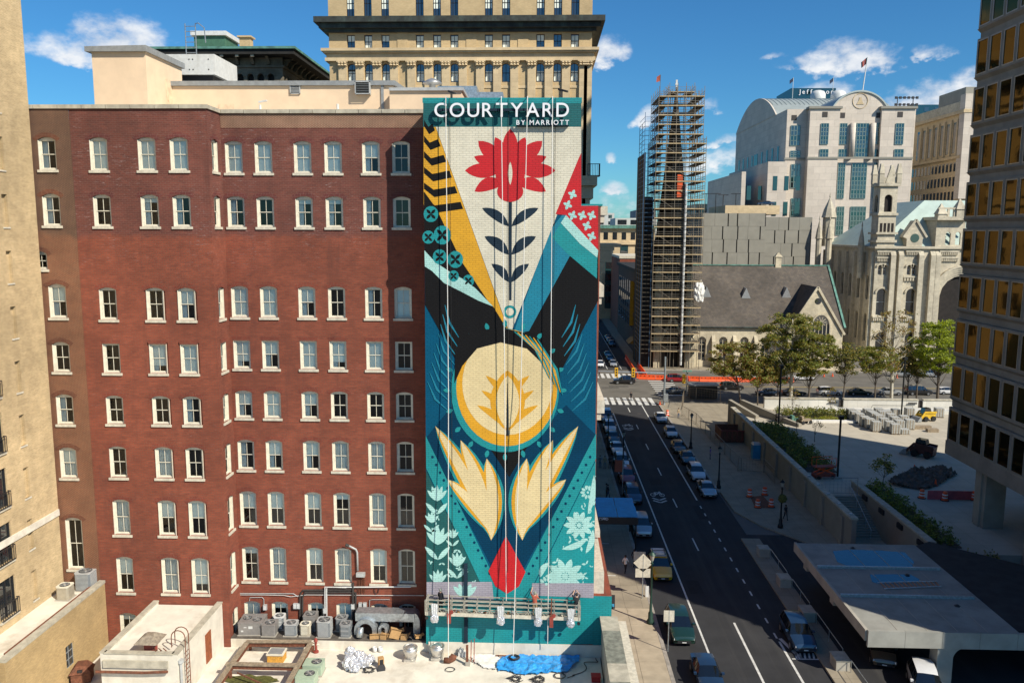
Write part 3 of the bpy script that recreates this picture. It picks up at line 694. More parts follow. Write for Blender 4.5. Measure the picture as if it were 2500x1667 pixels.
for s_,cx in((-1,1132),(1,1196)):
 for wmul,cl,ly in((1.35,'teal',6),(1.0,'amber',7),(.62,'flesh',8)):
  for q_,(ex,ey,w_)in enumerate(((14,1052,21),(74,1010,22),(132,978,19),(104,1100,17))):S(leaf(cx+s_*4,1240-q_*6,cx+s_*ex,ey,w_*wmul,11,bend=-9*s_),cl,ly+.05*q_,'leaf')
S([(1162,1230),(1207,1312),(1192,1345),(1165,1362),(1138,1345),(1122,1310)],'red',9)
S([(980,1335),(1130,1335),(1134,1376),(980,1376)],'grey',7);S([(1222,1338),(1366,1338),(1366,1372),(1222,1366)],'grey',7)
for q_ in range(5):a=-math.pi/2+(q_-2)*.35;S(leaf(1068,1372,1068+42*math.cos(a),1372+36*math.sin(a),6,6),'aqua',8,'petal')
S([(979,1372),(1366,1372),(1366,1478),(979,1478)],'teal',4)
k=MB();zw=onY(D(1180,1476),YW).z
k.face([(XMR-.01,YW-.006,zw),(XMB-.002,YW-.006,zw),(XMB-.002,YW-.006,ZMB-.01),(XMR-.01,YW-.006,ZMB-.01)]);k.build('painted_base',PM['teal'],tower)
k=MB();k.box(XML-.02,XMB,YW-.10,YW-.02,1.2,zw);k.build('white_plinth',M['shedwhite'],tower)
k=MB();xp=onY(D(1070,1300),YW).x;k.box(xp-.13,xp+.13,YW-.18,YW-.03,zw+.02,onY(D(1070,1292),YW).z);k.build('wall_duct',PM['ink'],tower)
M['letter']=mat('white_sign_letter',(.80,.80,.82),.45,var=.05)
sign=thing('hotel_sign','white channel letters reading COURTYARD BY MARRIOTT at the top of the mural','sign',(0,YW-.36,0),world=True)
def letters(txt,x0,x1,ytop,ybot,off,depth,parent,mt,Y=YW,rx=math.pi/2):
 a=onY(D(x0,ybot),Y);b=onY(D(x1,ytop),Y);H=b.z-a.z
 fc=bpy.data.curves.new('t','FONT');fc.body=txt;fc.size=1;fc.offset=off;fc.extrude=0
 fo=bpy.data.objects.new('t',fc);col.objects.link(fo);dg=bpy.context.evaluated_depsgraph_get();dg.update()
 me=bpy.data.meshes.new_from_object(fo.evaluated_get(dg));bpy.data.objects.remove(fo)
 glyphs=[]
 for ch in txt:
  if ch==' ':glyphs.append(None);continue
  c2=bpy.data.curves.new('t','FONT');c2 .body=ch;c2 .size=1;c2 .offset=off;c2 .extrude=.5;c2 .resolution_u=6
  o2=bpy.data.objects.new('t',c2);col.objects.link(o2);dg=bpy.context.evaluated_depsgraph_get();dg.update()
  m2=bpy.data.meshes.new_from_object(o2 .evaluated_get(dg));bpy.data.objects.remove(o2);glyphs.append(m2)
 hh=max(v.co.y for g in glyphs if g for v in g.vertices);s_=H/hh*.99
 ws_=[(max(v.co.x for v in g.vertices)-min(v.co.x for v in g.vertices))*s_ if g else .35*H for g in glyphs]
 gap=((b.x-a.x)-sum(ws_))/max(1,len(glyphs)-1);x=a.x
 for g,wd_,ch in zip(glyphs,ws_,txt):
  if g:
   mn=min(v.co.x for v in g.vertices)
   for v in g.vertices:v.co=((v.co.x-mn)*s_+x,Y+v.co.z*depth,v.co.y*s_+a.z)
   g.materials.clear();g.materials.append(M[mt]);o=put('letter',g,parent)
   o['label']='letter '+ch
  x+=wd_+gap
 return a,b
a,b=letters('COURTYARD',998,1307,236,269,.006,.10,sign,'letter',YW-.36)
k=MB();k.box(a.x+.1,b.x-.1,YW-.30,YW-.16,a.z+.38,a.z+.55)
k.box(a.x+.1,a.x+.2,YW-.16,YW-.01,a.z+.4,a.z+.5);k.box(b.x-.3,b.x-.2,YW-.16,YW-.01,a.z+.4,a.z+.5);k.build('raceway',PM['ink'],sign)
a,b=letters('BY MARRIOTT',1186,1307,276,287,.012,.06,sign,'letter',YW-.36)
k=MB();k.box(a.x,b.x,YW-.33,YW-.01,a.z-.06,a.z-.02);k.build('raceway',PM['ink'],sign)
for i,(x,hh)in enumerate(((1037,.9),(1290,1.0))):
 q=onY(D(x,222),56);t=thing('davit_arm','dark rooftop davit bracket at the mural top, %s'%('above the first letters' if i==0 else 'above the last letters'),'davit',(q.x,56,ZMT-.3))
 k=MB();k.bar((0,0,0),(0,0,hh),.14);k.bar((-.2,0,hh),(.35,-1.2,hh-.35),.12);k.build('arm',M['darkpipe'],t)
 k=MB();k.bar((0,.9,.05),(0,-.6,.05),.1);k.build('foot',M['darkpipe'],t)
# low roofs in front of the hotel
def zz4(x,y): return Zp(540,1400,4.704,x,y)
def zz3(x,y): return Zp(1030,1380,5.345,x,y)
def zz2(x,y): return Zp(0,1187,3.267,x,y)
ZR=onY(zz3(1200,1170),YW-.1).z
podium=thing('low_roof_building','low podium building with a stained white coated roof below the hotel','building',(-12,48,0),world=True)
XPR=onZ(zz3(2330,1230),ZR).x
k=MB();nx,ny=44,20;x0,x1,y0,y1=-31.5,XPR,30.0,55.28
for i in range(nx):
 for j in range(ny):
  def hz(a,b): return ZR+.035*math.sin(a*1.7+b*.6)+.03*math.sin(b*2.3-a*.5)-(.0 if 0<b<ny else 0)
  xa,xb=x0+(x1-x0)*i/nx,x0+(x1-x0)*(i+1)/nx;ya,yb=y0+(y1-y0)*j/ny,y0+(y1-y0)*(j+1)/ny
  k.face([(xa,ya,hz(i,j)),(xb,ya,hz(i+1,j)),(xb,yb,hz(i+1,j+1)),(xa,yb,hz(i,j+1))])
k.build('roof',M['roofwhite'],podium,True)
k=MB();k.box(-31.5,XPR,30,55.2,0,ZR-.15);k.build('wall',M['shedwhite'],podium)
ZL=ZR+.7
k=MB();k.box(XC+.02,XML-.03,55.3,YM-.005,ZR-.5,ZL);k.build('equipment_ledge',M['tarledge'],podium)
k=MB();k.box(XC+.02,XML-.03,55.22,55.29,ZR-.5,ZL-.08);k.build('ledge_face',M['roofwhite'],podium)
ZP=4.85
q1=onZ(zz3(2345,690),ZP);xq=q1 .x
par=MB();par.box(xq+.05,xq+1.0,30,54.9,0,ZP-.16);par.build('parapet_wall',M['concrete'],podium)
M['coping_green']=mat('lichened_metal_coping',(.20,.205,.165),.8,var=.4,scale=2.5,dirt=(.33,.30,.24),dirt_amt=.6)
for i in range(7):
 k=MB();ya=40+i*2.13;k.box(xq-.1,xq+1.15,ya,ya+2.11,ZP-.16,ZP+rw.uniform(0,.02));k.build('coping_slab',M['coping_green']if i%3 else M['coping'],podium)
k=MB();k.box(xq+1.16,xq+1.75,38,54.9,ZP-1.2,ZP-.35);k.build('cornice',M['sill'],podium)
# whitewashed roof shed with ladder and chimney
ZS=5.25
fl=onZ(D(345,1395),ZS);fr_=onZ(D(497,1395),ZS);nl=onZ(D(216,1500),ZS);nr=onZ(D(410,1497),ZS)
SX0,SX1,SY0,SY1=(fl.x+nl.x)/2,(fr_.x+nr.x)/2,(nl.y+nr.y)/2,55.15
shed=thing('roof_shed','whitewashed flat roofed shed built against the brick hotel','shed',((SX0+SX1)/2,SY0,ZR),world=True)
k=MB();k.box(SX0,SX1,SY0,SY1,0,ZS-.35);k.build('wall',M['shedwhite'],shed)
k=MB();k.box(SX0+.3,SX1-.3,SY0+.3,SY1-.05,ZS-.36,ZS-.30);k.build('roof',M['roofwhite'],shed)
for(xa,xb,ya,yb)in((SX0,SX0+.3,SY0,SY1),(SX1-.3,SX1,SY0,SY1),(SX0+.302,SX1-.302,SY0,SY0+.3)):
 k=MB();k.box(xa,xb,ya,yb,ZS-.348,ZS-.1);k.build('parapet',M['shedwhite'],shed)
 k=MB();k.box(xa-.05,xb+.05,ya-.05 if ya==SY0 and xb-xa>1 else ya,yb,ZS-.098,ZS);k.build('coping',M['coping'],shed)
k=MB();k.box(SX0+.2,SX1-.6,SY0-.12,SY0-.002,ZS-1.0,ZS-.5);k.build('fascia_band',M['coping'],shed)
dr=onX(zz2(1660,1270),SX1)
k=MB();k.box(SX1,SX1+.06,dr.y-.45,dr.y+.45,dr.z-1.1,dr.z+1.0);k.build('door',mat('rust_red_door',(.30,.085,.03),.8,var=.3,scale=6),shed)
k=MB();k.tube([(SX0-.2,SY0-.25,ZS-1.2),(SX0+2.9,SY0-.25,ZS-1.2),(SX1-.55,SY0-.25,ZS-1.1)],.09,8);k.build('gutter_pipe',M['rust'],shed)
k=MB();k.tube([(SX1+.12,SY0+.2,ZR),(SX1+.12,SY0+.2,ZS-.8)],.09,8);k.lathe((SX1+.12,SY0+.2,ZS-.8),[(.09,0),(.2,.1),(.2,.3)],8);k.build('downpipe',M['metal_light'],shed)
q=onZ(zz2(1205,1318),ZS-.3);t=thing('roof_flue','red metal flue with a weathered pyramid rain hood on the shed roof','chimney',(q.x,q.y,ZS-.3))
k=MB();k.box(-.3,.3,-.3,.3,0,.85);k.build('flue',M['redpaint'],t)
k=MB();b4=[(-.75,-.75,.85),(.75,-.75,.85),(.75,.75,.85),(-.75,.75,.85)];k.hexa(b4,[(-.25,-.25,1.25),(.25,-.25,1.25),(.25,.25,1.25),(-.25,.25,1.25)]);k.build('hood',mat('weathered_hood',(.28,.23,.17),.8,var=.35,scale=5,dirt=(.2,.09,.05)),t)
t=thing('hooped_ladder','rusty roof ladder with hooped handrails on the shed wall','ladder',(SX1+.2,onX(zz2(1470,1300),SX1).y,ZR))
for s_ in(-.25,.25):
 k=MB();pts=[(0,s_,0),(0,s_,ZS-ZR+.7)]+[(-.45+.45*math.cos(a),s_,ZS-ZR+.7+.45*math.sin(a))for a in[i*math.pi/8 for i in range(1,9)]]+[(-.9,s_,ZS-ZR)]
 k.tube(pts,.035,6);k.build('rail',M['rust'],t)
for i in range(11):k=MB();k.tube([(0,-.25,.2+i*.3),(0,.25,.2+i*.3)],.022,5);k.build('rung',M['rust'],t)
for i in range(3):
 k=MB();k.tube([(-1.0-i*.3,-.6-i*.15,ZS-ZR-.3),(-1.1-i*.3,-.8,ZS-ZR+.15),(-1.3-i*.3,-.6,ZS-ZR+.1),(-1.2-i*.3,-.3,ZS-ZR-.28)],.03,5);k.build('guard_hoop',M['rust'],t)
# yellow brick annex at the left with two condensers
AX=onY(D(238,1340),55).x;AZ=onY(D(238,1332),55.1).z
annex=thing('yellow_brick_annex','low yellow brick annex wall stepping up to the hotel','building',(AX-1,52,0),world=True)
AY0=44.0
k=MB();wall(k,(AX,0,0),(0,1,0),(1,0,0),AY0,55.15,0,AZ-.2,[(onX(zz2(562,1340),AX).y,.5,onX(zz2(562,1440),AX).z,onX(zz2(562,1250),AX).z,0)],depth=.2)
k.face([(AX-5,AY0,0),(AX,AY0,0),(AX,AY0,AZ-.2),(AX-5,AY0,AZ-.2)]);k.build('wall',M['buff_yellow'],annex)
k=MB();k.box(AX-5,AX-.4,AY0+.2,55.1,AZ-.6,AZ-.5);k.build('roof',M['roofwhite'],annex)
for i in range(4):k=MB();ya=AY0+i*(55.14-AY0)/4;k.box(AX-.38,AX+.06,ya+.01,ya+(55.14-AY0)/4-.01,AZ-.2,AZ);k.build('coping_stone',M['coping'],annex)
k=MB();yw=onX(zz2(562,1340),AX).y;za,zb=onX(zz2(562,1440),AX).z,onX(zz2(562,1250),AX).z
k.box(AX-.22,AX-.18,yw-.5,yw+.5,za,zb);wn_=k.build('window',M['glass_far'],annex)
k=MB()
for i in range(4):zz_=za+(zb-za)*i/3;k.box(AX-.17,AX-.12,yw-.5,yw+.5,zz_-.02,zz_+.02)
for i in range(3):yy=yw-.5+.5*i;k.box(AX-.165,AX-.125,yy-.02,yy+.02,za,zb)
k.build('muntin',M['metal_grey'],wn_)
k=MB();k.tube([(AX-.65,AY0+1,AZ-.2),(AX-.65,54.5,AZ-.2)],.09,6);k.build('pipe',M['rust'],annex)
# condenser units
M['tanmetal']=mat('tan_metal',(.42,.37,.28),.5,.2,var=.12,scale=4);M['warmgrey']=mat('warm_grey_metal',(.27,.255,.24),.5,.2,var=.12,scale=4,dirt=(.17,.15,.13))
M['bluegrey']=mat('blue_grey_metal',(.19,.205,.215),.5,.2,var=.12,scale=4,dirt=(.12,.12,.12))
def condenser(label,loc,w,d,h,body='warmgrey',top='metal_light',fans=((0,0),),fr=None,slats=0,rz=0.,rounded=.12,group='rooftop condensers along the ledge',sticker=False):
 t=thing('condenser_unit',label,'condenser',loc,rz,group)
 fr=fr or min(w,d)*.38;c=rounded
 def ring(ww,dd,cc): return[(-ww+cc,-dd),(ww-cc,-dd),(ww,-dd+cc),(ww,dd-cc),(ww-cc,dd),(-ww+cc,dd),(-ww,dd-cc),(-ww,-dd+cc)]
 k=MB();k.prism(ring(w/2,d/2,c), lambda a,b,t_:(a,b,.06+t_*(h-.12)));k.build('casing',M[body],t)
 k=MB();k.box(-w/2-.05,w/2+.05,-d/2-.05,d/2+.05,0,.058);k.build('pad',M['concrete'],t)
 tp=MB();rg=ring(w/2+.015,d/2+.015,c);tp.prism(rg, lambda a,b,t_:(a,b,h-.058+t_*.058));tp.build('top',M[top],t)
 for fx,fy in fans:
  f=MB();f.lathe((fx,fy,h),[(fr,-.01),(fr,.012),(fr-.03,.018),(fr-.05,.006)],20);o=f.build('fan_ring',M['fanblade'],t)
  f=MB()
  for i in range(4):
   a=i*math.pi/2+.5+fx;p=[]
   for da,rr in((0,.06),(-.12,fr*.9),(.5,fr*.85)):p.append((fx+rr*math.cos(a+da),fy+rr*math.sin(a+da),h+.008+.004*da))
   f.face(p)
  f.lathe((fx,fy,h+.004),[(.09,0),(.09,.03),(.03,.04)],10);f.build('fan_blades',M['alu'],o)
  g=MB()
  for rr in(.35,.6,.85):
   pts=[(fx+fr*rr*math.cos(j*.628),fy+fr*rr*math.sin(j*.628),h+.035)for j in range(11)];g.tube(pts,.008,4)
  for j in range(4):a=j*.785;g.bar((fx-fr*math.cos(a),fy-fr*math.sin(a),h+.03),(fx+fr*math.cos(a),fy+fr*math.sin(a),h+.03),.012)
  g.build('fan_guard',M['metal_grey'],o)
 if slats:
  s=MB()
  for i in range(slats):
   z_=.14+(h-.3)*i/(slats-1);s.box(-w/2+c,w/2-c,-d/2-.018,-d/2+.001,z_,z_+(h-.3)/slats*.55)
  s.build('louvre_slats',M[top],t)
  s=MB()
  for i in range(slats):
   z_=.14+(h-.3)*i/(slats-1);s.box(w/2-.001,w/2+.018,-d/2+c,d/2-c,z_,z_+(h-.3)/slats*.55)
  s.build('louvre_slats',M[top],t)
 if sticker:
  s=MB();s.box(-.1,.2,-d/2-.012,-d/2-.002,h*.55,h*.75);s.box(-w*.38,-w*.28,-d/2-.012,-d/2-.002,h*.3,h*.42);s.box(-.45,-.25,-d/2-.012,-d/2-.002,h*.62,h*.68);s.build('sticker',M['metal_white'],t)
 return t
def ledge(x,y):q=onZ(zz4(x,y),ZL); return Vector((q.x,min(max(q.y,55.6),57.0),ZL))
def acx(x,y): return onZ(zz4(x,y),ZL).x
condenser('large warm grey condenser with two fans and stickers, nearest the hotel corner',(acx(305,740),56.35,ZL),1.75,1.5,.98,'warmgrey','warmgrey',((-.42,.12),(.38,-.15)),.33,sticker=True,rz=.05,rounded=.03)
condenser('warm grey single fan condenser beside the two fan unit',(acx(520,755),55.95,ZL),.98,.98,.92,'warmgrey','warmgrey',rounded=.04,fr=.36)
condenser('white topped condenser with dark side louvres, tucked behind a grey one',(acx(622,700),56.9,ZL),.78,.8,1.0,'bluegrey','metal_white',slats=7)
condenser('slatted blue grey condenser with pale rounded top',(acx(770,752),56.0,ZL),.92,.9,.92,'bluegrey','metal_light',slats=9)
condenser('small tan condenser with a cream top',(acx(940,750),55.95,ZL),.72,.72,.9,'tanmetal','cream',slats=14)
condenser('warm grey condenser raised against the brick wall',(acx(1010,660),56.95,ZL),.95,.95,1.15,'warmgrey','warmgrey',rounded=.04)
condenser('tallest condenser, pale grey with wide louvred sides',(acx(1155,768),55.95,ZL),1.0,1.0,1.22,'bluegrey','metal_light',fr=.42,slats=12)
condenser('slate grey condenser half hidden behind another',(acx(1360,690),56.9,ZL),.85,.85,.98,'bluegrey','metal_grey')
condenser('slate grey condenser with plain ribbed sides next to the ducts',(acx(1405,768),55.95,ZL),.8,.85,1.0,'bluegrey','metal_grey',slats=3)
qa=onZ(Zp(0,1187,3.267,580,815),AZ-.5)
condenser('pale square condenser with slatted sides on the yellow brick annex',(AX-1.15,onZ(zz2(585,810),AZ-.5).y,AZ-.5),1.15,1.15,1.35,'bluegrey','metal_light',slats=12,fr=.45,group='condensers on the annex')
condenser('smaller beige condenser partly hidden behind the buff brick wall',(AX-1.75,onZ(zz2(520,890),AZ-.5).y,AZ-.5),.9,.9,1.0,'tanmetal','cream',group='condensers on the annex')
for i,(x,y)in enumerate(((1046,1160),(962,1300))):
 q=onZ(zz4(x,y),ZR+.1);condenser('pale green boxy condenser with a black fan star, %s'%('next to the steel frame' if i==0 else 'in front of its twin'),(q.x,q.y+.45,ZR+.05),1.3,1.05,.75,'green_unit','green_unit',((.18,.08),),.36,slats=0,rounded=.02,group='pale green condensers')
# ducts, conduits and boxes on the hotel's foot
t=thing('air_duct','grey sheet metal air duct running above the ledge into the shadow','duct',(acx(1900,700),56.4,ZL),world=True)
xa=onY(zz4(1545,480),56.2).x;xb=onY(zz4(2130,480),56.2).x;xc=onY(zz4(2285,600),56.2).x;zt_=onY(zz4(1800,440),56.2).z
nseg=5
for i in range(nseg):
 k=MB();a_,b_=xa+(xb+.6-xa)*i/nseg,xa+(xb+.6-xa)*(i+1)/nseg;k.box(a_+.012,b_-.012,56.0,57.0,zt_-.62,zt_);k.box(b_-.03,b_+.03,55.98,57.02,zt_-.64,zt_+.02)if i<nseg-1 else None;k.build('duct_section',M['galv'],t)
k=MB();cx_=xb+.6;pol=[(cx_,zt_)]+[(cx_+(xc-cx_)*math.sin(a),zt_-.9*(1-math.cos(a)))for a in[i*math.pi/12 for i in range(1,7)]]+[(xc,ZL)]+[(xc-.5,ZL)]+[(cx_+(xc-.5-cx_)*math.sin(a),zt_-.55-.4*(1-math.cos(a)))for a in[i*math.pi/12 for i in range(6,0,-1)]]+[(cx_,zt_-.6)]
k.prism(pol, lambda a,b,t_:(a,56.1+.8*t_,b));k.build('duct_elbow',M['galv'],t)
k=MB()
for x_ in(xa+.5,xa+2.2,xa+3.6):k.bar((x_,56.5,ZL),(x_,56.5,zt_-.62),.07)
k.build('stand',M['rust'],t)
t=thing('curved_duct','curled galvanised duct elbow standing under the air duct','duct',(acx(1660,720),56.1,ZL),world=True)
def elbow(x0,x1,w_,dz,parent):
 k=MB();r_o=(x1-x0)/2;cx_=(x0+x1)/2;n=10;zc_=ZL+dz
 o_=[(cx_-r_o*math.cos(math.pi*i/n),zc_+r_o*math.sin(math.pi*i/n))for i in range(n+1)];i_=[(cx_-(r_o-w_)*math.cos(math.pi*i/n),zc_+(r_o-w_)*math.sin(math.pi*i/n))for i in range(n+1)]
 k.prism([(x0,ZL+dz*.3)]+o_+[(x1,ZL)]+[(x1-w_,ZL)]+i_[::-1]+[(x0+w_,ZL+dz*.3)], lambda a,b,t_:(a,55.75+.6*t_,b));k.build('duct_bend',M['galv'],parent)
elbow(acx(1540,700),acx(1800,700),.34,.55,t)
k=MB();q=acx(1610,710);k.tube([(q,55.75,ZL+.75),(q,55.6,ZL+.45),(q-.05,55.5,ZL+.12)],.24,12);k.build('inlet',M['galv'],t,True)
t=thing('curved_duct','small rounded duct hood beside the cardboard boxes','duct',(acx(1870,720),56.1,ZL),world=True);elbow(acx(1815,700),acx(1925,700),.2,.62,t)
def wp(x,y):q=onY(zz4(x,y),YM-.07); return(q.x,YM-.07,q.z)
def conduit(label,pts,r,m,name='conduit',cat='pipe',dy=0.):
 k=MB();k.tube([(p[0],p[1]-dy,p[2])for p in(wp(*q_)for q_ in pts)],r,6); return tag(k.build(name,M[m],None),label,cat,'pipes and conduits on the hotel wall')
conduit('pair of dark insulated pipes turning down the brick between the lowest windows',[(905,760),(905,240),(935,190),(1480,185),(1520,170)],.075,'darkpipe')
conduit('second dark insulated pipe bundle running level along the brick',[(930,750),(935,270),(960,215),(1480,210),(1545,215),(1545,520)],.075,'darkpipe',dy=.02)
conduit('thick dark riser pipe beside the electrical boxes',[(1515,520),(1515,100)],.09,'darkpipe',dy=.05)
conduit('white conduit dropping beside a lower window',[(1195,420),(1195,145),(1440,150)],.05,'metal_white',dy=.1)
conduit('white conduit running level to the shaded end',[(1215,500),(1212,165),(1225,150),(2180,146)],.05,'metal_white',dy=.06)
conduit('thin grey conduit running level under the sills',[(190,225),(830,228),(880,262)],.03,'metal_light')
conduit('thin sagging white cable across the brick',[(180,240),(460,240),(720,245),(800,262),(980,240),(2330,248)],.022,'metal_white',dy=.02)
conduit('thin looped conduit over a lower window',[(325,310),(330,272),(470,270),(490,290),(492,370)],.025,'metal_light')
conduit('thin conduit beside the last sunlit lower window',[(1702,410),(1705,300),(1740,295),(1935,295)],.022,'metal_light')
for i in range(5):conduit('thin rust stained riser below the junction box, one of a row of five',[(1572+i*19,30),(1572+i*19,215+10*(i%3))],.022,'rust')
conduit('dark cable hanging in a loop under the level conduit',[(1755,175),(1765,215),(1785,230),(1802,215),(1808,175)],.025,'cable')
q=wp(1605,5);k=MB();k.box(q[0]-.32,q[0]+.32,YM-.3,YM-.002,q[2]-.14,q[2]+.16);o=k.build('junction_box',M['metal_light'],None);tag(o,'wide white electrical junction box high on the brick','electrical box')
for i,(x,y,lb)in enumerate(((507,380,'under the looped conduit'),(852,365,'left of the dark pipes'),(888,365,'touching the dark pipes'),(1195,420,'at the foot of the white conduit'),(1515,370,'on the thick riser'),(1600,358,'between the riser and the last box'),(1652,358,'nearest the shaded bay'))):
 q=wp(x,y);k=MB();k.box(q[0]-.13,q[0]+.13,YM-.22,YM-.012,q[2]-.2,q[2]+.2);b_=k.build('electrical_box',M['metal_light'],None);tag(b_,'small grey switch box on the brick, '+lb,'electrical box')
 k=MB();k.box(q[0]-.1,q[0]+.1,YM-.235,YM-.222,q[2]-.16,q[2]+.16);k.build('cover',M['metal_white'],b_)
t=thing('wall_mast','bent service mast with weatherhead on the brick wall','mast',(wp(1605,5)[0],YM-.1,wp(1605,5)[2]),world=True)
q0=onY(Zp(500,1187,3.267,1220,670),YM-.12);q1=onY(Zp(500,1187,3.267,1215,525),YM-.12);q2=onY(Zp(500,1187,3.267,1150,460),YM-.12)
k=MB();k.tube([q0,q1,q1+Vector((-.08,-.05,.25)),q2+Vector((0,-.25,0))],.075,8);k.build('pipe',M['metal_light'],t,True)
k=MB();k.tube([q2+Vector((.05,-.25,-.05)),q2+Vector((-.18,-.3,.08))],.13,8);k.build('weatherhead',M['darkpipe'],t)
def carton(label,x,y,w_,d_,h_,rz,tilt=0.):
 q=onZ(zz4(x,y),ZL);o=thing('cardboard_box',label,'box',(q.x,max(q.y,55.62),ZL+(.0 if not tilt else .12)),rz,'discarded cardboard boxes');o.rotation_euler=(0,tilt,rz)
 k=MB();k.box(-w_/2,w_/2,-d_/2,d_/2,0,h_);k.build('carton',M['cardboard'],o)
 k=MB();k.hexa([(-w_/2,-d_/2,h_),(w_/2,-d_/2,h_),(w_/2,-d_/2-.12,h_+.16),(-w_/2,-d_/2-.12,h_+.16)],[(-w_/2,-d_/2+.01,h_),(w_/2,-d_/2+.01,h_),(w_/2,-d_/2-.11,h_+.17),(-w_/2,-d_/2-.11,h_+.17)]);k.build('flap',M['cardboard'],o)
 k=MB();k.hexa([(w_/2,-d_/2,h_),(w_/2,d_/2,h_),(w_/2+.2,d_/2,h_+.12),(w_/2+.2,-d_/2,h_+.12)],[(w_/2,-d_/2,h_+.01),(w_/2,d_/2,h_+.01),(w_/2+.2,d_/2,h_+.13),(w_/2+.2,-d_/2,h_+.13)]);k.build('flap',M['cardboard'],o)
carton('flattened cardboard box leaning at the ledge edge',1735,815,.75,.3,.28,.2,.0)
carton('open cardboard box under the tilted one',1845,800,.45,.4,.35,-.15)
carton('large cardboard box tipped up on its corner',1960,790,.75,.5,.62,.3,.35)
carton('small printed cardboard box between two bigger boxes',1912,800,.32,.3,.32,.05)
carton('cardboard box in the shade below the duct',2095,780,.5,.4,.35,-.1)
carton('lone cardboard box nearest the mural',2240,805,.45,.35,.18,.5,.2)
# weathered steel and timber frame on the roof
t=thing('roof_beam_grid','weathered rust streaked beam frame standing on the white roof','frame',(-18,52,ZR),world=True)
ZF=ZR+.95
def fp(x,y):q=onZ(zz4(x,y),ZF); return(q.x,q.y,ZF)
b0,b1=fp(285,775),fp(1035,775);c0,c1=fp(-40,1256),fp(760,1215)
for(p,q,mm)in((b0,b1,'timber'),(fp(292,790),(fp(292,790)[0],46.5,ZF),'timber'),(fp(1028,790),(fp(1028,790)[0],46.5,ZF),'timber')):
 k=MB();k.bar(p,q,.34,.1);k.build('beam',M[mm],t);k=MB();k.bar((p[0],p[1],p[2]-.16),(q[0],q[1],q[2]-.16),.1,.22);k.bar((p[0],p[1],p[2]-.31),(q[0],q[1],q[2]-.31),.3,.06);k.build('beam_web',M['rust'],t)
yc_=fp(400,1055)[1];xl,xr=fp(292,790)[0],fp(1028,790)[0]
k=MB();k.bar((xl-.3,yc_,ZF+.11),(xr+.2,yc_,ZF+.11),.34,.12);k.build('beam',M['timber'],t)
k=MB();k.bar((xl-.2,yc_,ZF-.12),(xr+.1,yc_,ZF-.12),.1,.3);k.build('beam_web',M['rust'],t)
for(x_,y_)in((xl,54.8),(xr,54.8),(xl,51.0),(xr,51.0),(xl,47.5),(xr,47.5)):k=MB();k.bar((x_,y_,ZR-.05),(x_,y_,ZF-.3),.16);k.build('post',M['rust'],t)
k=MB();a_=(xl+.9,yc_-.9,ZR+.05);k.bar((xl+.6,yc_-.4,ZF-.3),(xr-1.0,yc_-1.6,ZR+.2),.08);k.build('brace',M['rust'],t)
M['moss']=mat('moss_and_debris',(.10,.10,.02),1.0,var=.6,scale=7,dirt=(.05,.04,.02),dirt_amt=.8,bump=1,bscale=14)
k=MB();q=onZ(zz4(330,1215),ZR+.05);n=22
pts=[(q.x+1.9*math.cos(i*6.283/n)*(1+.2*math.sin(i*3.1)),q.y+.55*math.sin(i*6.283/n)*(1+.25*math.sin(i*2.3)),ZR+.075)for i in range(n)];k.face(pts)
tag(k.build('moss_patch',M['moss'],None),'dark green moss and debris in the framed roof well','moss',kind='stuff')
q=onZ(zz4(620,1030),ZR);t=thing('skylight_box','low skylight box with orange stained sides inside the beam frame','skylight',(q.x,q.y+.4,ZR))
k=MB();k.box(-.55,.55,-.45,.45,0,.62);k.build('side_panel',M['orange_ply'],t);k=MB();k.box(-.6,.6,-.5,.5,.62,.72);k.build('rim',M['cream'],t);k=MB();k.box(-.5,.5,-.4,.4,.72,.74);k.build('lid',M['metal_grey'],t)
# exhaust fans
def exhaust(x,y,label):
 q=onZ(zz4(x,y)if y<1100 and x>1200 and label.startswith('spun aluminium roof exhaust fan beside')else zz3(x,y),ZR)
 t=thing('exhaust_fan',label,'exhaust fan',(q.x,q.y+.35,ZR),0,'roof exhaust fans')
 k=MB();k.box(-.42,.42,-.42,.42,0,.16);k.build('curb',M['alu'],t)
 k=MB();k.lathe((0,0,.16),[(.34,0),(.38,.12),(.44,.3),(.5,.5),(.52,.78),(.49,.78),(.47,.55),(.36,.5)],22);k.build('shroud',M['alu'],t,True)
 k=MB();k.lathe((0,0,.16),[(.36,.5),(.36,.72),(.33,.80),(.22,.87),(.0,.89)],22);k.build('motor_cap',M['alu'],t,True)
 k=MB();k.tube([(-.5,-.1,.3),(-.35,-.1,.45)],.03,5);k.build('conduit',M['metal_grey'],t)
exhaust(2165,1010,'spun aluminium roof exhaust fan beside the foil heap')
exhaust(195,1235,'spun aluminium roof exhaust fan next to the hanging rope coil')
# crumpled plastic, tarpaulins, coils
def blob(name,label,cat,loc,sx,sy,sz,m,seed,sub=3,amp=.28,freq=3.2,parent=None,flat=True,kids=None):
 from mathutils import noise as mn
 bm=bmesh.new();bmesh.ops.create_icosphere(bm,subdivisions=sub,radius=1)
 for v in bm.verts:
  d=v.co.normalized();f=1+amp*mn.noise(d*freq+Vector((seed,seed*.7,0)))+amp*.55*mn.noise(d*freq*3.1+Vector((0,seed,3)))
  v.co=Vector((d.x*sx*f,d.y*sy*f,d.z*sz*f+sz*.8))
  if v.co.z<0:v.co.z=0.
 me=bpy.data.meshes.new(name);bm.to_mesh(me);bm.free();me.materials.append(M[m])
 o=put(name,me,parent,loc)
 if parent is None:tag(o,label,cat)
 return o
q=onZ(zz4(1530,1120),ZR);t=thing('plastic_wrapped_bundle','heap of silvery crumpled plastic wrapping on the white roof','plastic heap',(q.x,q.y,ZR))
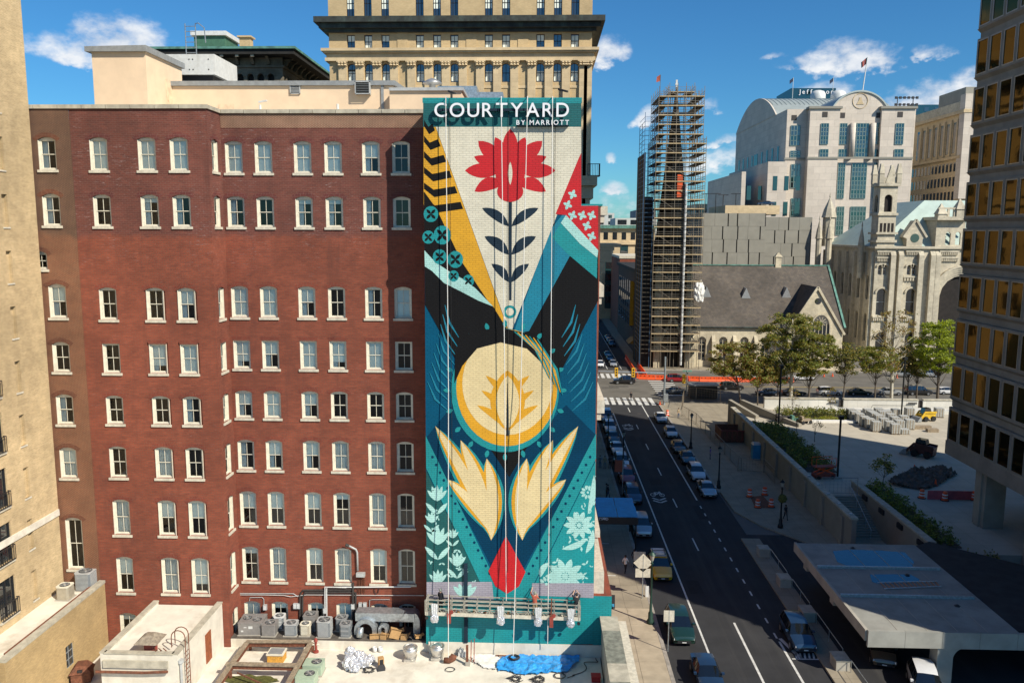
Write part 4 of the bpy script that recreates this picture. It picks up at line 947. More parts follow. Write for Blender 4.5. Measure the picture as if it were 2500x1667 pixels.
for i,(dx,dy,sx,sy,sz)in enumerate(((-.55,1.25,.42,.4,.6),(.1,1.0,.5,.5,.5),(.5,.7,.42,.45,.42),(-.35,.45,.6,.5,.45),(.0,.05,.4,.35,.3),(.85,1.2,.35,.3,.3))):blob('plastic_fold','','',(dx,dy,0),sx,sy,sz,'foil',i*3.3,parent=t,sub=4,amp=.35,freq=2.6)
q=onZ(zz4(1835,1075),ZR);t=thing('open_carton','scorched brown open box lying by the cable tangle','box',(q.x,q.y,ZR),.4);k=MB();k.box(-.18,.2,-.15,.2,0,.75);k.build('carton',M['cardboard'],t);k=MB();k.face([(-.12,-.154,.08),(.14,-.154,.08),(.14,-.154,.66),(-.12,-.154,.66)]);k.build('dark_opening',M['black'],t)
k=MB();k.hexa([(-.35,-.5,0),(.2,-.5,0),(.3,-.16,0),(-.3,-.16,0)],[(-.35,-.5,.05),(.2,-.5,.05),(.2,-.16,.3),(-.2,-.16,.3)]);k.build('flap',M['black'],t)
for i,(x,y)in enumerate(((1765,900),(1830,900))):q=onZ(zz4(x,y),ZR);k=MB();k.lathe((0,0,0),[(.15,0),(.17,.4),(.15,.4),(.14,.35)],12);tag(put('paint_bucket',k.mesh('paint_bucket',M['metal_white'],True),None,(q.x,q.y,ZR)),'pale paint bucket by the plastic heap','bucket','paint buckets by the plastic heap')
def coil(name,label,p,r,turns,m,rad=.03,seed=0,messy=.25,zb=ZR+.06,cat='cable'):
 rr=random.Random(seed);pts=[]
 n=int(turns*14)
 for i in range(n):a=i*6.283/14;r_=r*(1+messy*(rr.random()-.5));pts.append((p[0]+r_*math.cos(a),p[1]+r_*.9*math.sin(a),zb+.02+.015*rr.random()+.012*i/14))
 k=MB();k.tube(pts,rad,5); return tag(k.build(name,M[m],None),label,cat)
q=onZ(zz4(1700,1115),ZR);coil('cable_tangle','small tangle of black cable and red straps near the scorched box',q,.35,3,'cable',.028,1,.9)
q=onZ(zz3(370,1370),ZR);coil('rope_coil','loose rope coil at the foot of the first hanging rope',q,.32,2.2,'cable',.02,2,.15,cat='rope')
q=onZ(zz3(1205,1235),ZR);coil('cable_coil','thick black cable coil lying on the blue tarpaulin',q,.34,6,'cable',.045,3,.35,ZR+.18)
q=onZ(zz3(1800,1450),ZR);coil('hose_coil','grey hose loop on the shaded roof by the parapet',q,.38,2.2,'darkpipe',.03,4,.15,cat='hose')
for i,(xa,ya,lb)in enumerate(((1220,1490,'black cable tangle on the roof in front of the tarpaulin'),(1520,1500,'second black cable tangle nearer the shadow edge'))):
 q=onZ(zz3(xa,ya),ZR);coil('cable_tangle',lb,q,.4,4,'cable',.026,8+i,1.2)
rr=random.Random(4);p0=onZ(zz3(1900,1500),ZR);p1_=onZ(zz3(2310,1200),ZR);pts=[]
for i in range(26):f=i/25;pts.append((p0 .x+(p1_.x-p0 .x)*f+.25*math.sin(f*17),p0 .y+(p1_.y-p0 .y)*f+.3*math.sin(f*11+1),ZR+.07))
k=MB();k.tube(pts,.03,5);tag(k.build('hose',M['darkpipe'],None),'dark hose snaking along the shaded roof beside the parapet','hose')
def sheet(name,label,poly,m,z,amp,cat,seed=0,cell=.16,fn=zz3,ymax=54.85):
 """crumpled sheet filling a polygon on the roof"""
 from mathutils import noise as mn
 P=[onZ(fn(x,y),z)for x,y in poly];P=[(p.x,min(p.y,ymax))for p in P]
 def inside(x,y):
  c=False;j=len(P)-1
  for i in range(len(P)):
   if(P[i][1]>y)!=(P[j][1]>y)and x<(P[j][0]-P[i][0])*(y-P[i][1])/(P[j][1]-P[i][1])+P[i][0]:c= not c
   j=i
  return c
 xs0,xs1=min(p[0]for p in P),max(p[0]for p in P);ys0,ys1=min(p[1]for p in P),max(p[1]for p in P)
 nx_,ny_=int((xs1-xs0)/cell)+1,int((ys1-ys0)/cell)+1;k=MB();ids={}
 def V(i,j):
  if(i,j)not in ids:
   x=xs0+i*cell;y=ys0+j*cell;v=Vector((x*1.3+seed,y*1.3,0))
   h=z+.05+amp*abs(mn.noise(v))*1.6+amp*.7*abs(mn.noise(v*2.7));ids[(i,j)]=len(k.v)
   k.v.append((x+.06*mn.noise(v*3),y+.06*mn.noise(v*3+Vector((5,0,0))),h))
  return ids[(i,j)]
 for i in range(nx_):
  for j in range(ny_):
   if inside(xs0+(i+.5)*cell,ys0+(j+.5)*cell):k.f.append((V(i,j),V(i+1,j),V(i+1,j+1),V(i,j+1)));k.m.append(0)
 return tag(k.build(name,M[m],None),label,cat)
sheet('tarpaulin','crumpled bright blue tarpaulin spread on the roof below the mural',[(985,1280),(1060,1195),(1200,1185),(1500,1140),(1800,1160),(2060,1165),(2050,1250),(1900,1395),(1620,1420),(1420,1440),(1250,1425),(1100,1385),(985,1390)],'tarp',ZR,.16,'tarpaulin',2,.09)
sheet('plastic_sheet','thin white plastic sheet beside the blue tarpaulin',[(640,1200),(700,1170),(960,1165),(1060,1200),(985,1290),(975,1370),(800,1340),(690,1280)],'sheet_white',ZR,.08,'plastic sheet',7,.12)
q=onZ(zz3(600,1300),ZR);t=thing('bollard_post','rusty pipe post with timber offcuts at the foot of the mural','post',(q.x,q.y,ZR));k=MB();k.box(-.16,.16,-.16,.16,0,.3);k.build('base',M['concrete'],t)
k=MB();k.bar((-.05,0,.3),(-.05,0,1.5),.16);k.build('post',M['rust'],t);k=MB();k.bar((.18,.35,.1),(.2,.55,1.6),.12,.05);k.bar((.4,.35,.1),(.42,.55,1.7),.12,.05);k.build('plank',M['redpaint'],t)
q=onZ(zz3(530,1180),ZR);k=MB();k.box(-.3,.3,-.1,.25,0,.35);k.box(-.2,.1,-.15,.1,.35,.55);tag(put('utility_box',k.mesh('utility_box',M['metal_white']),None,(q.x,q.y,ZR)),'small pale utility box beside the rusty pipe post','box')
q=onZ(zz3(355,1270),ZR);k=MB();k.tube([(-.35,0,.2),(0,-.05,.22),(.25,.05,.35),(.35,.15,.55)],[.2,.22,.26,.22],12);tag(put('duct_elbow',k.mesh('duct_elbow',M['rust'],True),None,(q.x,q.y,ZR)),'brown curved duct elbow lying beside the second exhaust fan','duct')
q0,q1=onZ(zz3(970,1160),ZR),onZ(zz3(1190,1160),ZR);k=MB();k.tube([(q0 .x,54.6,ZR+.12),(q1 .x,54.6,ZR+.12)],.06,7);tag(k.build('steel_tube',M['rust'],None),'short steel tube lying against the white plinth','tube')
q=onZ(zz3(2270,1500),ZR);k=MB();k.box(-.3,.3,-.25,.25,0,.35);k.box(-.33,.33,-.28,.28,.35,.42);tag(put('cool_box',k.mesh('cool_box',mat('red_plastic',(.5,.02,.02),.4)),None,(q.x,q.y,ZR)),'red plastic cool box on the shaded roof corner','cool box')
q=onZ(zz4(1090,900),ZR);t=thing('fire_standpipe','faded red standpipe beside the beam frame corner','standpipe',(q.x,q.y,ZR));k=MB();k.lathe((0,0,0),[(.2,0),(.2,.1),(.1,.12),(.1,.8),(.15,.85),(.1,1.05),(.0,1.1)],10);k.build('pipe',M['redpaint'],t);k=MB();k.tube([(-.25,0,.6),(.25,0,.6)],.07,8);k.build('outlet',M['cream'],t)
# buff brick building at the left edge
XB=onY(D(128,1100),54.9).x
buff=thing('buff_brick_apartments','tall buff brick apartment wall with slit niches and iron balconies','building',(XB,50,0),world=True)
holes=[];nich=[]
for i in range(13):
 z0=3+i*3.62
 nich.append((51.7,.28,z0+.2,z0+2.3))
UB=onX((18,1450),XB).y
wins=[(UB,.85,3.3+i*3.62,5.9+i*3.62)for i in range(13)]
k=MB();wall(k,(XB,0,0),(0,1,0),(1,0,0),36,54.95,0,62,[(u,hw_,a,b,0)for u,hw_,a,b in nich+wins+[(UB-4.6,.85,c,d)for _,_,c,d in wins]],depth=.22)
k.face([(XB-14,54.95,0),(XB,54.95,0),(XB,54.95,62),(XB-14,54.95,62)][::-1]);k.face([(XB-14,36,62),(XB,36,62),(XB,54.95,62),(XB-14,54.95,62)]);k.face([(XB-14,36,0),(XB,36,0),(XB,36,62),(XB-14,36,62)])
k.build('wall',M['buff'],buff)
k=MB();k.box(XB-.26,XB-.222,36,54.9,0,61);k.build('niche_back',M['buff'],buff)
for u,hw_,a,b in nich:kk=MB();kk.box(XB-.05,XB+.06,u-hw_-.06,u+hw_+.06,a-.1,a);kk.build('niche_sill',M['sill'],buff)
for u0 in(UB,UB-4.6):
 for _,hw_,a,b in wins:
  kk=MB();kk.box(XB-.2,XB-.17,u0-hw_,u0+hw_,a,b);wo_=kk.build('window',M['glass_far'],buff)
  kk=MB();kk.box(XB-.16,XB-.1,u0-.04,u0+.04,a,b);kk.box(XB-.16,XB-.1,u0-hw_,u0-hw_+.08,a,b);kk.box(XB-.16,XB-.1,u0+hw_-.08,u0+hw_,a,b);kk.build('frame',M['black'],wo_)
  kk=MB();kk.box(XB+.0,XB+.12,u0-hw_-.1,u0+hw_+.1,a-.12,a);kk.build('sill',M['sill'],wo_)
  kk=MB();nb=9
  for i in range(nb):yy=u0-hw_+2*hw_*i/(nb-1);kk.bar((XB+.2,yy,a+.05),(XB+.2,yy,a+1.05),.03)
  kk.bar((XB+.2,u0-hw_,a+1.05),(XB+.2,u0+hw_,a+1.05),.05);kk.bar((XB+.2,u0-hw_,a+.1),(XB+.2,u0+hw_,a+.1),.04)
  for s_ in(-1,1):kk.bar((XB,u0+s_*hw_,a+1.05),(XB+.2,u0+s_*hw_,a+1.05),.04)
  kk.build('balcony_rail',M['black'],wo_)
zb_=onX(zz2(270,290),XB).z;k=MB();k.box(XB+.002,XB+.1,40,54.9,zb_-.45,zb_);k.build('string_course',mat('white_band',(.72,.66,.55),.8),buff)
q=onX(zz2(400,1500),XB);k=MB();k.box(XB+.002,XB+.08,q.y-.6,q.y+.6,q.z-1.5,q.z+1.0);do=k.build('door',M['metal_white'],buff);k=MB();k.tube([(XB+.1,q.y,q.z+1.3),(XB+.5,q.y,q.z+1.35)],.07,6);k.build('door_lamp',M['black'],do)
q=onZ(zz2(660,1540),ZR);t=thing('roof_hood','brown sheet metal vent hood at the foot of the buff wall','vent hood',(q.x,q.y,ZR),.3);k=MB();k.box(-.6,.6,-.5,.5,0,.7);k.hexa([(-.7,-.6,.7),(.7,-.6,.7),(.7,.6,.7),(-.7,.6,.7)],[(-.3,-.4,1.2),(.3,-.4,1.2),(.3,.4,1.2),(-.3,.4,1.2)]);k.build('hood',M['rust'],t);k=MB();k.box(-.15,.15,-.62,-.5,.85,1.0);k.build('vent_slot',M['black'],t)
# people
SKIN=[mat('skin_light',(.52,.32,.22),.6,var=.06),mat('skin_brown',(.22,.12,.075),.6,var=.06)]
CLOTH={n:mat('cloth_'+n,c,.9,var=.12,scale=12)for n,c in dict(black=(.02,.02,.024),navy=(.03,.045,.09),red=(.42,.10,.06),white=(.72,.71,.68),grey=(.2,.2,.21),jeans=(.07,.10,.17),khaki=(.33,.26,.16),orange=(.6,.2,.05),purple=(.2,.12,.26)).items()}
HAIR=mat('dark_hair',(.03,.02,.015),.7);CAPM=mat('grey_green_cap',(.22,.24,.20),.9)
_pc=[0]
def person(label,loc,rz,shirt,pants,pose='stand',skin=0,group=None,h=1.75,hat=False,tilt=0.):
 s=h/1.75;J={}
 J['pel']=(0,0,.95);J['sp']=(0,0,1.16);J['ch']=(0,.01,1.36);J['nk']=(0,0,1.52);J['hd']=(0,-.02,1.62);J['ht']=(0,-.01,1.71)
 A={'stand':((.24,.02,1.16),(.25,-.06,.92),(-.24,.02,1.16),(-.25,-.06,.92)),'walk':((.24,.12,1.18),(.25,-.02,.96),(-.24,-.10,1.18),(-.24,-.28,.98)),'raise':((.30,-.20,1.55),(.22,-.38,1.78),(-.27,-.14,1.2),(-.16,-.34,1.36)),'raise2':((.28,-.18,1.5),(.14,-.42,1.66),(-.28,-.18,1.52),(-.10,-.42,1.70)),'fold':((.26,-.05,1.17),(.06,-.22,1.2),(-.26,-.05,1.17),(-.06,-.24,1.14)),'carry':((.24,-.02,1.15),(.22,-.28,1.05),(-.25,.02,1.15),(-.27,-.04,.9))}[pose]
 Lg={'walk':((.09,-.14,.52),(.09,-.22,.09),(-.09,.06,.52),(-.09,.30,.13))}.get(pose,((.10,-.02,.5),(.11,.02,.08),(-.10,-.01,.5),(-.12,.03,.08)))
 V,E,Rr,Mt=[],[],[],[]
 def add(p,r,par,m):V.append(tuple(c*s for c in p));Rr.append(r*s);Mt.append(m);i=len(V)-1;(E.append((par,i))if par is not None else None); return i
 pel=add(J['pel'],.145,None,1);sp_=add(J['sp'],.135,pel,0);ch=add(J['ch'],.155,sp_,0);nk=add(J['nk'],.06,ch,2);hd=add(J['hd'],.088,nk,2);ht=add(J['ht'],.082,hd,2)
 for sg,el_,wr in((1,A[0],A[1]),(-1,A[2],A[3])):
  sh=add((sg*.17,0,1.43),.075,ch,0);el2=add(el_,.047,sh,0);w2=add(wr,.032,el2,2)
  d=(Vector(wr)-Vector(el_)).normalized();side=Vector((0,1,0)).cross(d);side=side.normalized()if side.length>.1 else Vector((1,0,0))
  palm=Vector(wr)+d*.07;pi_=add(palm,.034,w2,2)
  for f in range(4):
   off=side*(.022*(f-1.5));ln=(.05,.062,.058,.045)[f];a_=add(palm+d*.035+off,.0095,pi_,2);add(palm+d*(.035+ln)+off+Vector((0,-.014,0)),.008,a_,2)
  th=add(Vector(wr)+d*.045-side*.042,.0105,w2,2);add(Vector(wr)+d*.085-side*.058,.009,th,2)
 for sg,kn,an in((1,Lg[0],Lg[1]),(-1,Lg[2],Lg[3])):
  hp=add((sg*.09,0,.88),.10,pel,1);k2=add(kn,.062,hp,1);a2=add(an,.042,k2,1);add((an[0],an[1]-.14,max(.035,an[2]-.05)),.036,a2,3);add((an[0],an[1]+.04,max(.035,an[2]-.05)),.034,a2,3)
 me=bpy.data.meshes.new('body_src');me.from_pydata(V,E,[]);o=bpy.data.objects.new('body_src',me);col.objects.link(o)
 md=o.modifiers.new('skin','SKIN');md.use_smooth_shade=True;sv=me.skin_vertices[0].data
 for i,r in enumerate(Rr):sv[i].radius=(r,r*(.72 if i in(pel,sp_,ch)else 1));sv[i].use_root=(i==0)
 o.modifiers.new('sub','SUBSURF').levels=1
 dg=bpy.context.evaluated_depsgraph_get();dg.update();bmsh=bpy.data.meshes.new_from_object(o.evaluated_get(dg));bpy.data.objects.remove(o)
 bmsh.materials.clear()
 for mm in(CLOTH[shirt],CLOTH[pants],SKIN[skin],CLOTH['black']):bmsh.materials.append(mm)
 vv=[Vector(v)for v in V]
 for p in bmsh.polygons:
  c=p.center;best=9;bm_=0
  for(a_,b_)in E:
   ab=vv[b_]-vv[a_];t_=max(0,min(1,(c-vv[a_]).dot(ab)/max(1e-9,ab.length_squared)));dd=(vv[a_]+ab*t_-c).length-(Rr[a_]+(Rr[b_]-Rr[a_])*t_)
   if dd<best:best=dd;bm_=Mt[b_]if t_>.25 else Mt[a_]if Mt[b_]!=0 else Mt[b_]
  p.material_index=bm_
 root=thing('person',label,'person',loc,rz,group)
 put('body',bmsh,root,(0,0,0))
 k=MB();k.lathe((0,.0,1.62*s),[(.098*s,.0),(.108*s,.06*s),(.10*s,.12*s),(.06*s,.16*s),(0,.175*s)],12)
 for i,v in enumerate(k.v):k.v[i]=(v[0],v[1]+.012,v[2]+(.02 if v[1]<-.04 and v[2]<1.66*s else 0))
 k.build('cap' if hat else 'hair',CAPM if hat else HAIR,root,True)
 k=MB();k.lathe((0,-.105*s,1.635*s),[(.012,-.03),(.018,-.012),(.008,.015)],6);k.build('nose',SKIN[skin],root,True)
 k=MB();k.box(-.045*s,-.022*s,-.100*s,-.092*s,1.66*s,1.672*s);k.box(.022*s,.045*s,-.100*s,-.092*s,1.66*s,1.672*s);k.build('eyes',CLOTH['black'],root)
 return root
# swing stage with painters
YF,YBk=53.95,54.72
sl=onY(zz3(45,640),YF);sr=onY(zz3(2065,715),YF)
L=(Vector((sr.x,YF,sr.z))-Vector((sl.x,YF,sl.z)));
def st(f,y,dz): return(sl.x+(sr.x-sl.x)*f,y,sl.z+(sr.z-sl.z)*f+dz)
stage=thing('swing_stage','long suspended work platform with railings hanging before the mural','work platform',st(.5,YF,0),world=True)
M['stage_alu']=mat('dusty_aluminium_stage',(.46,.43,.36),.55,.4,var=.2,scale=5,dirt=(.3,.24,.16))
k=MB();k.bar(st(0,(YF+YBk)/2,.0),st(1,(YF+YBk)/2,.0),YBk-YF,.06);k.build('deck',M['stage_alu'],stage)
k=MB();k.bar(st(0,YF-.02,.10),st(1,YF-.02,.10),.03,.26);k.build('toe_board',M['sill'],stage)
for yy in(YF,YBk):
 for dz in(.5,.8,1.1):k=MB();k.bar(st(0,yy,dz),st(1,yy,dz),.06);k.build('guard_rail',M['stage_alu'],stage)
 for i in range(13):k=MB();k.bar(st(i/12,yy,0),st(i/12,yy,1.1),.06);k.build('rail_post',M['stage_alu'],stage)
k=MB()
for i in range(24):a_,b_=i/24,(i+1)/24;k.bar(st(a_,YF,.05 if i%2 else .5),st(b_,YF,.5 if i%2 else .05),.035)
k.build('lattice',M['stage_alu'],stage)
for f in(.01,.99):
 k=MB();k.bar(st(f,YF,.0),st(f,YF,1.2),.08);k.bar(st(f,YBk,.0),st(f,YBk,1.2),.08);k.bar(st(f,YF,1.15),st(f,YBk,1.15),.06);k.bar(st(f,YF,.5),st(f,YBk,.5),.05);k.build('end_frame',M['stage_alu'],stage)
 k=MB();k.lathe(st(f,YF-.1,-.2),[(.12,0),(.12,.06)],10,axis='Y');k.build('wheel',M['black'],stage)
for f in(.155,.815):
 k=MB();k.box(st(f,0,0)[0]-.13,st(f,0,0)[0]+.13,YF-.22,YF-.03,st(f,0,-.5)[2],st(f,0,.25)[2]);k.build('hoist_motor',M['redpaint'],stage);k=MB();k.bar(st(f,YF-.1,-.3),st(f,YF-.1,1.6),.09);k.build('hoist_frame',M['rust'],stage)
 k=MB();k.lathe(st(f+.015,YF-.12,.3),[(.14,0),(.14,.12)],10,axis='Y');k.build('cable_drum',M['redpaint'],stage)
rr=random.Random(21)
for i in range(22):
 f=rr.uniform(.05,.95);y_=rr.uniform(YF+.12,YBk-.15);hh=rr.uniform(.14,.3);k=MB();k.lathe((0,0,0),[(.09,0),(.1,hh),(.08,hh),(.08,hh-.03)],9)
 tag(put('paint_pot',k.mesh('paint_pot',M[rr.choice(['metal_white','rust','cardboard','metal_grey','redpaint','cream'])]),None,st(f,y_,.03)),'small paint pot standing on the swing stage deck','paint pot','paint pots on the swing stage')
for i,(x,lb)in enumerate(((170,'at the far end by the kneeling height rail'),(1030,'below the red field of the mural'),(1520,'below the painter in red'),(1945,'below the painter in black'))):
 f=(onY(zz3(x,500),YF).x-sl.x)/(sr.x-sl.x);p=st(f,YF-.22,-.42);t=thing('paint_bag','clear plastic bag of silvery wrapping hung on the stage rail, '+['nearest the brick hotel','under the red mural field','below the painter in red','below the painter in black'][i],'bag',p,0,'bags hung on the stage rail')
 blob('bag','','',(0,0,0),.27,.19,.36,'foil',i*5.1+1,parent=t,sub=4,amp=.3,freq=2.5)
 k=MB();[k.face([(a_,-.03-.03*(j_%2),1.42-.25*abs(a_)),(a_+.075,-.03-.03*((j_+1)%2),1.42-.25*abs(a_+.075)),((a_+.075)*.8,-.1+.04*(j_%2),.62),(a_*.8,-.1+.04*((j_+1)%2),.62)])for j_ in range(7)for a_ in[-.26+.075*j_]];k.build('bag_neck',M['plastic_clear'],t)
def on_stage(x): return(onY(zz3(x,400),(YF+YBk)/2).x-sl.x)/(sr.x-sl.x)
person('painter in black clothes and cap at the stage end by the brick hotel',st(on_stage(245),54.35,.035),math.pi-.5,'black','black','carry',0,h=1.72,hat=True)
person('painter in a faded red shirt reaching up to the mural',st(on_stage(1475),54.38,.035),math.pi,'red','khaki','raise',0,hat=True)
person('painter in dark jacket with raised arms at the street end of the stage',st(on_stage(2020),54.38,.035),math.pi+.1,'black','grey','raise2',0,hat=False)
for i,(xt,xb_,yb_)in enumerate(((1088,1092,(345,1280)),(1223.5,1237,(1100,460)),(1287.7,1256,(1190,1180)),(1349,1339,(1640,1040)))):
 a_=onY((xt,240),54.5);e=zz3(*yb_);b_=onY(e,54.45)
 if i in(0,2):b_=Vector((onY(e,53.6).x,53.6,max(ZR+.1,onY(e,53.6).z)))
 k=MB();k.tube([(a_.x,55.1,ZMT+.05),(a_.x,54.6,ZMT+.02),(a_.x,54.5,ZMT-.4),((a_.x+b_.x)/2+.05,54.45,(ZMT+b_.z)/2),(b_.x,b_.y,b_.z)],.028,5)
 tag(k.build('rope',M['rope'],None),'long white rope hanging down the mural, '+['nearest the brick hotel','ending at the middle stage bag','crossing the red flower','nearest the street corner'][i],'rope','ropes hanging down the mural')
for i,x in enumerate((1098,1242,1356)):
 a_=onY((x,300),54.9);k=MB();k.tube([(a_.x,54.9,ZMT-.02),(a_.x+.02,54.9,8.0)],.014,4);tag(k.build('cable',M['cable'],None),'thin dark hoist cable down the mural beside a white rope','cable','hoist cables down the mural')
# ground, roads, pavements
M['asphalt']=mat('dark_asphalt',(.026,.026,.028),.9,var=.25,scale=.35,dirt=(.060,.057,.054),dirt_amt=.65,dst=(3.5,.12,1),bump=.3,bscale=40)
M['asphalt_old']=mat('worn_asphalt',(.135,.122,.10),.92,var=.22,scale=.25,dirt=(.075,.07,.06),dirt_amt=.7,dst=(.15,3,1),bump=.2,bscale=40)
M['pave']=stonemat('paving_slabs',(.36,.31,.235),1.5,1.5,.02,.14,.6,bump=.15)
M['ground']=mat('city_ground',(.14,.13,.115),.95,var=.3,scale=.05)
M['slab']=mat('concrete_slab',(.40,.335,.24),.9,var=.16,scale=.9,dirt=(.27,.23,.17),dirt_amt=.4)
M['kerb']=mat('granite_kerb',(.32,.29,.25),.85,var=.25,scale=2)
M['line']=mat('road_paint',(.62,.61,.57),.7,var=.2,scale=3,dirt=(.30,.29,.27),dirt_amt=.55)
M['line_y']=mat('yellow_road_paint',(.55,.38,.08),.7,var=.2,scale=3,dirt=(.25,.2,.1))
def flatmat_xy(m):
 return m
def stonefloor(name,c,s=1.5,var=.14):
 m,nt,b=newmat(name);g=npos(nt);bt=nt.nodes.new('ShaderNodeTexBrick');nt.links.new(g.outputs['Position'],bt.inputs['Vector'])
 bt.offset=0.0;bt.inputs['Scale'].default_value=1;bt.inputs['Brick Width'].default_value=s;bt.inputs['Row Height'].default_value=s;bt.inputs['Mortar Size'].default_value=.018;bt.inputs['Bias'].default_value=0
 n=nramp(nt,nnoise(nt,g.outputs['Position'],.6,6,.6),.3,.7,1-var,1+var*.6)
 for key,cc in(('Color1',c),('Color2',tuple(x*.93 for x in c)),('Mortar',tuple(x*.6 for x in c))):bt.inputs[key].default_value=(*cc,1)
 v=nt.nodes.new('ShaderNodeVectorMath');v.operation='SCALE';nt.links.new(bt.outputs['Color'],v.inputs[0]);nt.links.new(n,v.inputs['Scale'])
 nt.links.new(v.outputs[0],b.inputs['Base Color']);b.inputs['Roughness'].default_value=.9; return m
M['pavefloor']=stonefloor('pavement_concrete',(.30,.255,.185))  # concrete coloured darker than the sunlit slabs to deepen the shade on it
M['plaza']=stonefloor('plaza_paving',(.46,.41,.32),3.0,.08)
def sheetz(name,x0,x1,y0,y1,z,m,parent=None):
 k=MB();k.face([(x0,y0,z),(x1,y0,z),(x1,y1,z),(x0,y1,z)]); return k.build(name,M[m],parent)
structure(sheetz('ground',-4000,4000,-1500,7000,-.03,'ground'))
XK0,XK1=9.9,22.2
YX0,YX1=151.0,188.0
road=structure(sheetz('road',XK0-.05,XK1+.05,10,YX0+1.0,0,'asphalt'))
ramp=structure(sheetz('driveway',XK1+.05,60,10,84,-.004,'asphalt'))
cross=structure(sheetz('cross_street',-200,330,YX0+1.0,YX1,.0,'asphalt_old'))
road2=structure(sheetz('road',XK0,XK1,YX1,900,.0,'asphalt'))
def mark(name,pts,z=.006,m='line',parent=None):
 k=MB();k.face([(x,y,z)for x,y in pts]);o=k.build(name,M[m],parent or road); return o
def stripe(x0,y0,x1,y1,wd,parent=None,m='line'):
 d=Vector((x1-x0,y1-y0,0)).normalized();n=Vector((-d.y,d.x,0))*wd/2
 return mark('lane_marking',[(x0-n.x,y0-n.y),(x1-n.x,y1-n.y),(x1+n.x,y1+n.y),(x0+n.x,y0+n.y)][::-1]if False else[(x0+n.x,y0+n.y),(x0-n.x,y0-n.y),(x1-n.x,y1-n.y),(x1+n.x,y1+n.y)],.006,m,parent)
def z6(x,y): return Zp(1400,900,3.267,x,y)
def z8(x,y): return Zp(1860,1187,3.267,x,y)
def z7(x,y): return Zp(1860,900,3.267,x,y)
def g0(p,z=0.):q=onZ(p,z); return q
stripe(13.15,30,13.15,142,.16);stripe(19.07,95,19.07,149,.18);stripe(16.25,30,16.25,64,.18);stripe(19.1,30,19.1,61,.18)
for(a,b)in(((430,310),(455,345)),((500,445),(520,480)),((575,598),(605,645)),((672,790),(705,850)),((795,1035),(835,1105)),((950,1350),(1000,1450))):
 stripe(16.25,g0(z6(*b)).y,16.25,g0(z6(*a)).y,.15)
y_=93.0
while y_>62:stripe(19.05,y_-.9,19.05,y_,.15);y_-=2.55
for i in range(6):xx=19.6+i*.33;mark('hatch_marking',[(xx,58.5),(xx+.14,58.5),(xx+.32,59.3),(xx+.18,59.3)])
stripe(19.3,58.4,21.7,58.4,.14);stripe(19.3,61.5,20.0,58.5,.3)
for i in range(9):x_=11.1+i*1.24;mark('crosswalk_bar',[(x_,149.3),(x_+.74,149.3),(x_+.74,155.9),(x_,155.9)],.008,parent=cross)
for i in range(9):x_=11.2+i*1.25;mark('crosswalk_bar',[(x_,177.2),(x_+.74,177.2),(x_+.74,182.8),(x_,182.8)],.008,parent=cross)
for i in range(11):yy=158.5+i*2.15;mark('crosswalk_bar',[(23.5,yy),(28.6,yy),(28.6,yy+.75),(23.5,yy+.75)],.008,parent=cross)
for dy in(0,.4):k=MB();k.face([(30,168.6+dy,.006),(330,168.6+dy,.006),(330,168.75+dy,.006),(30,168.75+dy,.006)]);k.build('lane_marking',M['line_y'],cross)
stripe(15.9,189,15.9,420,.14,road2);stripe(19.2,189,19.2,420,.14,road2);stripe(12.6,189,12.6,420,.14,road2)
rq=random.Random(6)
M['patch']=mat('asphalt_repair',(.016,.016,.017),.9,var=.3);M['patch_old']=mat('old_asphalt_repair',(.085,.078,.066),.9,var=.3)
for i in range(9):x_,y_,w_,l_=rq.uniform(13,20),rq.uniform(52,140),rq.uniform(.5,1.6),rq.uniform(1.5,6);mark('road_patch',[(x_,y_),(x_+w_,y_+.1),(x_+w_,y_+l_),(x_,y_+l_)],.003,'patch')
for i in range(10):x_,y_,w_,l_=rq.uniform(11,75),rq.uniform(157,180),rq.uniform(1.5,5),rq.uniform(.8,2.6);mark('road_patch',[(x_,y_),(x_+w_,y_+.1),(x_+w_,y_+l_),(x_,y_+l_)],.003,'patch_old',cross)
def sharrow(x,y):
 k=MB()
 def ring(cx,cy,r):
  n=14
  for i in range(n):
   a,b=i*6.283/n,(i+1)*6.283/n
   k.face([(cx+r*math.cos(a),cy+r*math.sin(a)*1.9,.008),(cx+r*math.cos(b),cy+r*math.sin(b)*1.9,.008),(cx+(r-.08)*math.cos(b),cy+(r-.09)*math.sin(b)*1.9,.008),(cx+(r-.08)*math.cos(a),cy+(r-.09)*math.sin(a)*1.9,.008)][::-1])
 ring(x-.55,y,.33);ring(x+.55,y,.33)
 def seg(a,b,w_=.09):d=Vector((b[0]-a[0],b[1]-a[1],0)).normalized();n=Vector((-d.y,d.x,0))*w_;k.face([(a[0]-n.x,a[1]-n.y,.009),(b[0]-n.x,b[1]-n.y,.009),(b[0]+n.x,b[1]+n.y,.009),(a[0]+n.x,a[1]+n.y,.009)])
 seg((x-.55,y),(x-.1,y+.1));seg((x-.1,y+.1),(x+.4,y+1.0));seg((x-.3,y+.9),(x+.4,y+.9));seg((x+.55,y),(x+.35,y+1.3));seg((x-.3,y+.9),(x-.1,y+.1))
 for d in(0,.9):seg((x-.8,y-1.2-d),(x,y-2.0-d),.14);seg((x,y-2.0-d),(x+.8,y-1.2-d),.14)
 k.build('bicycle_marking',M['line'],road)
for p in((430,455),(670,1005)):q=g0(z6(*p));sharrow(q.x,q.y)
for(x,y,r_)in((525,358,.45),):q=g0(z6(x,y));k=MB();k.face([(q.x+r_*math.cos(i*.4488),q.y+r_*math.sin(i*.4488),.006)for i in range(14)]);k.build('manhole_cover',M['darkpipe'],road)
